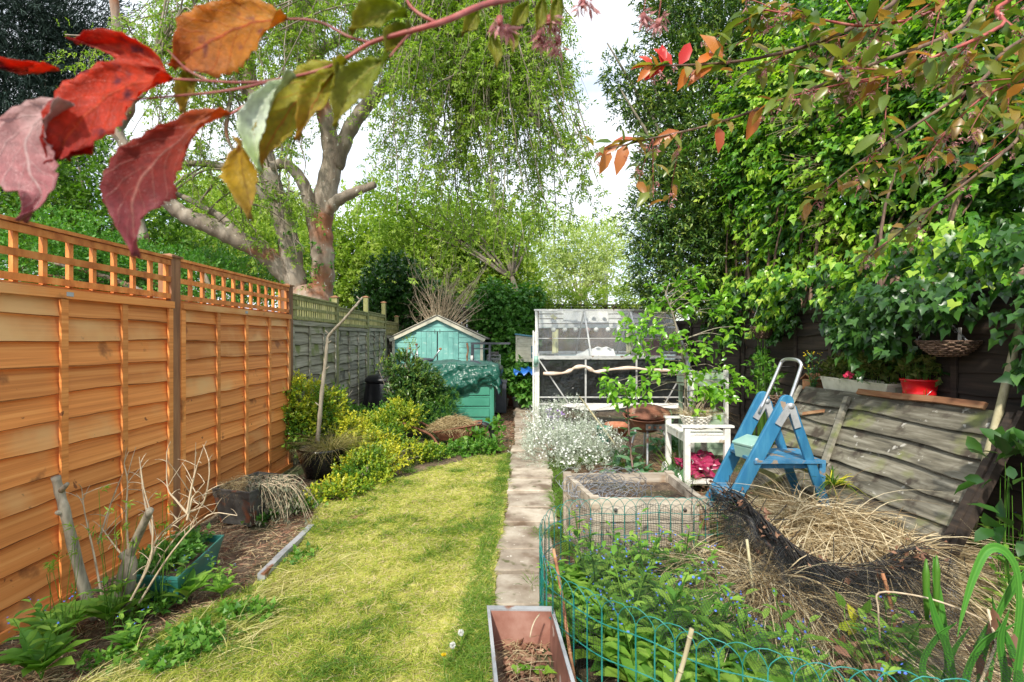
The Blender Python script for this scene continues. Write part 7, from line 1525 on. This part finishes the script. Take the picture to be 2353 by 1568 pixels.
sprig([(1640, 145, 1.5, -60, 45), (1660, 140, 1.5, -45, -70), (1560, 300, 1.6, -60, 30), (1400, 340, 1.6, -20, 60), (1420, 335, 1.6, -45, 20), (1440, 330, 1.6, -25, 70), (1470, 325, 1.6, -60, -10), (1740, 245, 1.6, -20, 75), (1650, 390-100, 1.6, 5, 60)], leafmat('orange_crab_leaf', [(.48, .14, .04), (.55, .22, .05), (.45, .10, .05)], .35, .4, .5, (1.3, 1.1, .6)), .06, 'orange_leaves')
# ---- the spray right in front of the lens: big curved leaves
def bigmat(name, cols, vein, blot=None, back=None, tr=.58):
    m, n, L, b, o = _new(name); au = n.new('ShaderNodeAttribute'); au.attribute_name = 'gu'; av = n.new('ShaderNodeAttribute'); av.attribute_name = 'gv'
    r = _ramp(n, cols, 0, 1); t = n.new('ShaderNodeTexCoord'); nz = n.new('ShaderNodeTexNoise'); nz.inputs['Scale'].default_value = 38; nz.inputs['Detail'].default_value = 6; L.new(t.outputs['Object'], nz.inputs['Vector'])
    ma = n.new('ShaderNodeMath'); ma.operation = 'MULTIPLY_ADD'; ma.inputs[1].default_value = .5; L.new(nz.outputs[0], ma.inputs[0]); sb = n.new('ShaderNodeMath'); sb.operation = 'SUBTRACT'; sb.inputs[1].default_value = .25; L.new(au.outputs['Fac'], sb.inputs[0]); L.new(sb.outputs[0], ma.inputs[2]); L.new(ma.outputs[0], r.inputs[0])
    # side veins: bands of u - .45|v|
    ab = n.new('ShaderNodeMath'); ab.operation = 'ABSOLUTE'; L.new(av.outputs['Fac'], ab.inputs[0]); m2 = n.new('ShaderNodeMath'); m2.operation = 'MULTIPLY_ADD'; m2.inputs[1].default_value = -.28; L.new(ab.outputs[0], m2.inputs[0]); L.new(au.outputs['Fac'], m2.inputs[2])
    m3 = n.new('ShaderNodeMath'); m3.operation = 'MULTIPLY'; m3.inputs[1].default_value = 8; L.new(m2.outputs[0], m3.inputs[0]); fr = n.new('ShaderNodeMath'); fr.operation = 'FRACT'; L.new(m3.outputs[0], fr.inputs[0]); pp2 = n.new('ShaderNodeMath'); pp2.operation = 'PINGPONG'; pp2.inputs[1].default_value = .5; L.new(fr.outputs[0], pp2.inputs[0])
    l1 = n.new('ShaderNodeMapRange'); l1.inputs[1].default_value = 0; l1.inputs[2].default_value = .07; l1.inputs[3].default_value = .5; l1.inputs[4].default_value = 0; L.new(pp2.outputs[0], l1.inputs[0])
    l2 = n.new('ShaderNodeMapRange'); l2.inputs[1].default_value = .02; l2.inputs[2].default_value = .07; l2.inputs[3].default_value = .8; l2.inputs[4].default_value = 0; L.new(ab.outputs[0], l2.inputs[0]); mxx = n.new('ShaderNodeMath'); mxx.operation = 'MAXIMUM'; L.new(l1.outputs[0], mxx.inputs[0]); L.new(l2.outputs[0], mxx.inputs[1])
    mm = n.new('ShaderNodeMix'); mm.data_type = 'RGBA'; mm.inputs[7].default_value = (*vein, 1); L.new(mxx.outputs[0], mm.inputs[0]); L.new(r.outputs[0], mm.inputs[6]); col = mm.outputs[2]
    if blot:
        n2 = n.new('ShaderNodeTexNoise'); n2.inputs['Scale'].default_value = 55; n2.inputs['Detail'].default_value = 4; L.new(t.outputs['Object'], n2.inputs['Vector']); mr = n.new('ShaderNodeMapRange'); mr.inputs[1].default_value = .60; mr.inputs[2].default_value = .70; L.new(n2.outputs[0], mr.inputs[0]); mb = n.new('ShaderNodeMix'); mb.data_type = 'RGBA'; mb.inputs[7].default_value = (*blot, 1); L.new(mr.outputs[0], mb.inputs[0]); L.new(col, mb.inputs[6]); col = mb.outputs[2]
    L.new(col, b.inputs['Base Color']); b.inputs['Roughness'].default_value = .5
    vo = n.new('ShaderNodeTexVoronoi'); vo.feature = 'DISTANCE_TO_EDGE'; vo.inputs['Scale'].default_value = 420; L.new(t.outputs['Object'], vo.inputs['Vector']); vr = n.new('ShaderNodeMapRange'); vr.inputs[1].default_value = 0; vr.inputs[2].default_value = .12; vr.inputs[3].default_value = 1; vr.inputs[4].default_value = 0; L.new(vo.outputs[0], vr.inputs[0])
    ad = n.new('ShaderNodeMath'); ad.operation = 'MULTIPLY_ADD'; ad.inputs[1].default_value = .35; L.new(vr.outputs[0], ad.inputs[0]); L.new(mxx.outputs[0], ad.inputs[2])
    n4 = n.new('ShaderNodeTexNoise'); n4.inputs['Scale'].default_value = 160; n4.inputs['Detail'].default_value = 6; L.new(t.outputs['Object'], n4.inputs['Vector']); m4 = n.new('ShaderNodeMapRange'); m4.inputs[1].default_value = .3; m4.inputs[2].default_value = .7; m4.inputs[3].default_value = .72; m4.inputs[4].default_value = 1.12; L.new(n4.outputs[0], m4.inputs[0]); hv = n.new('ShaderNodeHueSaturation'); L.new(m4.outputs[0], hv.inputs['Value']); L.new(col, hv.inputs['Color']); col = hv.outputs[0]; L.new(col, b.inputs['Base Color'])
    bp_ = n.new('ShaderNodeBump'); bp_.inputs['Strength'].default_value = .6; bp_.inputs['Distance'].default_value = .0012; L.new(ad.outputs[0], bp_.inputs['Height']); L.new(bp_.outputs[0], b.inputs['Normal'])
    tl = n.new('ShaderNodeBsdfTranslucent'); L.new(col, tl.inputs[0]); ms = n.new('ShaderNodeMixShader'); ms.inputs[0].default_value = tr; L.new(b.outputs[0], ms.inputs[1]); L.new(tl.outputs[0], ms.inputs[2]); L.new(ms.outputs[0], o.inputs[0]); return m
def bigleaf(mid, wl, wr_, mt, curl=.010, label=None, serr=.06, fold=.006):
    q = bez([P(*z) for z in mid], 6); k = len(q); V, F, U_, W2 = [], [], [], []; nv = 10
    def wi(a, f): x = f*(len(a)-1); i = min(int(x), len(a)-2); s = x-i; s = s*s*(3-2*s); return a[i]+(a[i+1]-a[i])*s
    Y0 = mid[0][2]
    for i, p in enumerate(q):
        f = i/(k-1); d_ = (q[min(i+1, k-1)]-q[max(i-1, 0)]); d_.y = 0; d_.normalize(); s_ = Vector((d_.z, 0, -d_.x))
        for j in range(nv+1):
            v_ = -1+2*j/nv; w_ = (wi(wl, f) if v_ < 0 else wi(wr_, f))*Y0/FP; sr = 1+(serr*(1 if i % 2 else -1)*(abs(v_) > .95)); w_ *= sr
            V.append(p+s_*v_*w_+Vector((0, fold*abs(v_)*(w_*30)+curl*math.sin(f*5+v_*1.5)*.6*abs(v_)-curl*v_*v_*.8+.0012*math.sin(f*40+v_*9), -.001*math.cos(v_*7+f*12)))); U_.append(f); W2.append(v_)
    for i in range(k-1):
        for j in range(nv): a = i*(nv+1)+j; F.append((a, a+1, a+nv+2, a+nv+1))
    o = finish('large_leaf', V, F, mt, ct, True)
    for nm, arr in (('gu', U_), ('gv', W2)): a = o.data.attributes.new(nm, 'FLOAT', 'POINT'); a.data.foreach_set('value', np.array(arr, dtype=np.float32))
    o.modifiers.new('t', 'SOLIDIFY').thickness = .0003
    if label: o['label'] = label
    return o
Yf = .42
OR = bigmat('leaf_amber', [(.62, .30, .02), (.66, .26, .02), (.52, .13, .03)], (.55, .10, .03), (.30, .07, .06)); RD = bigmat('leaf_scarlet', [(.72, .08, .02), (.70, .06, .015), (.45, .03, .03)], (.74, .11, .03), (.25, .03, .05)); MR = bigmat('leaf_maroon', [(.66, .20, .03), (.42, .05, .02), (.30, .035, .035), (.42, .10, .12)], (.55, .25, .20)); YG = bigmat('leaf_yellowgreen', [(.42, .42, .03), (.48, .44, .03), (.55, .32, .03)], (.66, .20, .04), None); GN = bigmat('leaf_olive', [(.26, .34, .03), (.34, .38, .03), (.40, .36, .04)], (.50, .42, .08)); SV = bigmat('leaf_silvery', [(.55, .38, .36), (.40, .16, .16), (.34, .07, .09)], (.58, .40, .38), tr=.2); WGm = bigmat('leaf_pale_underside', [(.45, .58, .30), (.62, .70, .55), (.38, .52, .12)], (.7, .75, .6), tr=.25)
bigleaf([(662, 44, Yf), (590, 52, Yf), (510, 78, Yf), (445, 120, Yf), (402, 160, Yf+.01)], [0, 38, 72, 85, 78, 40, 0], [0, 40, 66, 62, 60, 35, 0], OR, label='large amber leaf at the top')
bigleaf([(420, 150, Yf+.012), (440, 185, Yf+.012), (430, 225, Yf+.012), (428, 265, Yf+.012)], [0, 16, 12, 6, 0], [0, 18, 12, 6, 0], YG, label='small green-yellow leaf tip under the amber leaf')
bigleaf([(400, 182, Yf), (330, 190, Yf), (255, 215, Yf), (190, 270, Yf-.005), (145, 335, Yf-.005), (125, 385, Yf)], [0, 34, 56, 70, 55, 30, 0], [0, 40, 62, 66, 50, 25, 0], RD, label='large scarlet leaf at the left')
bigleaf([(392, 175, Yf+.008), (330, 130, Yf+.008), (260, 108, Yf+.008), (175, 100, Yf+.008)], [0, 26, 30, 16, 0], [0, 20, 26, 16, 0], RD, label='narrow scarlet leaf behind the large one')
bigleaf([(135, 160, Yf+.01), (60, 160, Yf+.01), (-10, 158, Yf+.01)], [0, 10, 9, 0], [0, 8, 6, 0], RD, label='thin red leaf tip at the left edge')
bigleaf([(170, 240, Yf-.012), (105, 265, Yf-.012), (60, 320, Yf-.012), (70, 400, Yf-.012), (95, 450, Yf-.01), (62, 512, Yf-.01)], [0, 28, 52, 62, 55, 22, 0], [0, 34, 58, 60, 50, 20, 0], SV, label='curled maroon leaf showing its silvery underside')
bigleaf([(200, 300, Yf+.006), (190, 330, Yf+.006), (160, 370, Yf+.006)], [0, 30, 0], [0, 22, 0], RD, label='small scarlet leaf tip behind the big one')
bigleaf([(530, 262, Yf), (470, 275, Yf), (415, 320, Yf), (350, 375, Yf), (310, 440, Yf), (305, 510, Yf), (322, 592, Yf)], [0, 22, 26, 55, 82, 66, 24, 0], [0, 20, 34, 50, 62, 52, 20, 0], MR, label='large leaf turning from orange to maroon, hanging over the fence')
bigleaf([(798, 142, Yf), (730, 185, Yf), (675, 240, Yf), (635, 300, Yf), (612, 350, Yf), (602, 398, Yf)], [0, 28, 42, 36, 26, 12, 0], [0, 42, 52, 40, 26, 12, 0], YG, label='folded yellow-green leaf in the middle of the spray')
bigleaf([(780, 150, Yf-.006), (745, 200, Yf-.006), (715, 250, Yf-.006), (688, 328, Yf-.006)], [0, 26, 26, 12, 0], [0, 26, 30, 12, 0], YG, label='yellow-green leaf lobe with pink tip')
bigleaf([(680, 175, Yf-.012), (625, 215, Yf-.012), (590, 270, Yf-.012), (585, 330, Yf-.012), (605, 400, Yf-.012)], [0, 18, 24, 24, 12, 0], [0, 14, 20, 22, 12, 0], WGm, label='pale curled underside of the folded leaf')
bigleaf([(555, 325, Yf+.004), (555, 380, Yf+.004), (565, 430, Yf+.004), (582, 508, Yf+.004)], [0, 26, 34, 22, 0], [0, 28, 38, 22, 0], bigmat('leaf_gold', [(.60, .38, .02), (.62, .42, .02), (.45, .30, .05)], (.40, .22, .03), (.55, .25, .22)), label='golden leaf hanging below the folded one')
bigleaf([(895, 132, Yf), (840, 170, Yf), (800, 215, Yf), (773, 298, Yf)], [0, 34, 40, 26, 0], [0, 22, 34, 24, 0], GN, label='olive-green leaf right of the folded one')
bigleaf([(938, 38, Yf), (890, 30, Yf), (850, 44, Yf), (808, 80, Yf)], [0, 20, 28, 18, 0], [0, 20, 26, 18, 0], GN, label='olive-green leaf at the top centre')
bigleaf([(945, 62, Yf+.006), (915, 85, Yf+.006), (890, 130, Yf+.006)], [0, 16, 20, 0], [0, 16, 18, 0], GN, label='dark olive leaf under the main stem')
for (a, c, lb) in (((1100, 20), (1062, 85), 'small olive leaf hanging near the blossom, left'), ((1125, 70), (1142, 165), 'narrow brownish leaf hanging below the blossom'), ((1215, 0), (1170, 75), 'olive leaf right of the blossom'), ((1245, -10), (1230, 85), 'dark green leaf right of the centre'), ((1285, -20), (1262, 78), 'dark olive leaf at the right end of the spray'), ((1165, 60), (1178, 130), 'narrow greenish leaf beside the spent blossom')):
    mx_ = ((a[0]+c[0])/2+6, (a[1]+c[1])/2); bigleaf([(a[0], a[1], .6), (mx_[0], mx_[1], .6), (c[0], c[1], .6)], [0, 15, 0], [0, 17, 0], GN, label=lb)
def stem(l, r0, r1, mt='redtwig', start=None): q = bez(([start] if start is not None else [])+[P(*z) for z in l], 6); m_ = MB(); m_.tube(q, radl(r0, r1, len(q)), 10); m_.build('twig', M[mt], ct)
stem([(2100, -500, .9), (1500, -160, .7), (1250, -30, .55), (1110, 12, .48), (1040, 42, Yf+.02), (980, 62, Yf), (920, 78, Yf), (850, 100, Yf), (795, 135, Yf)], .0042, .0014, 'redtwig', tk)
stem([(800, 130, Yf), (740, 160, Yf), (640, 183, Yf), (560, 190, Yf), (470, 186, Yf), (398, 182, Yf)], .0013, .0009)
stem([(640, 183, Yf), (560, 202, Yf), (480, 214, Yf), (390, 222, Yf), (300, 230, Yf)], .0012, .0008)
stem([(655, 190, Yf), (610, 212, Yf), (570, 238, Yf), (528, 264, Yf)], .0012, .0009)
stem([(850, 98, Yf), (800, 84, Yf), (745, 55, Yf), (700, 45, Yf), (660, 44, Yf)], .0012, .0008)
stem([(960, 68, Yf), (930, 90, Yf), (893, 134, Yf)], .0010, .0007)
stem([(480, 186, Yf), (430, 160, Yf), (385, 115, Yf)], .0010, .0006)
stem([(1000, 52, Yf+.01), (960, 30, Yf+.01), (935, 0, Yf+.01), (925, -60, Yf+.01)], .0016, .0010)
for (px, py, Y) in ((1148, 48, .52), (1262, 45, .6), (1240, 80, .62), (1283, 92, .62), (1478, 38, .7), (1512, 52, .7), (1340, 5, .6)):
    c = P(px, py, Y); g = shootcloud(np.array([tuple(c)]*5)+rng.normal(size=(5, 3))*.004, np.tile([0, 0, -1.], (5, 1))+rng.normal(size=(5, 3))*.4, .008, 9, .016, 1.0, .2, T_QUAD); part('spent_blossom', M['petalp'], ct, g)
    m_ = MB(); m_.tube([c+Vector((0, 0, .004)), c+Vector((0, 0, -.006))], .0035, 8); m_.tube([c, c+Vector((.004, 0, .03)), c+Vector((.0, .0, .06))], .0007, 5); m_.build('seed_stalk', M['redtwig'], ct)
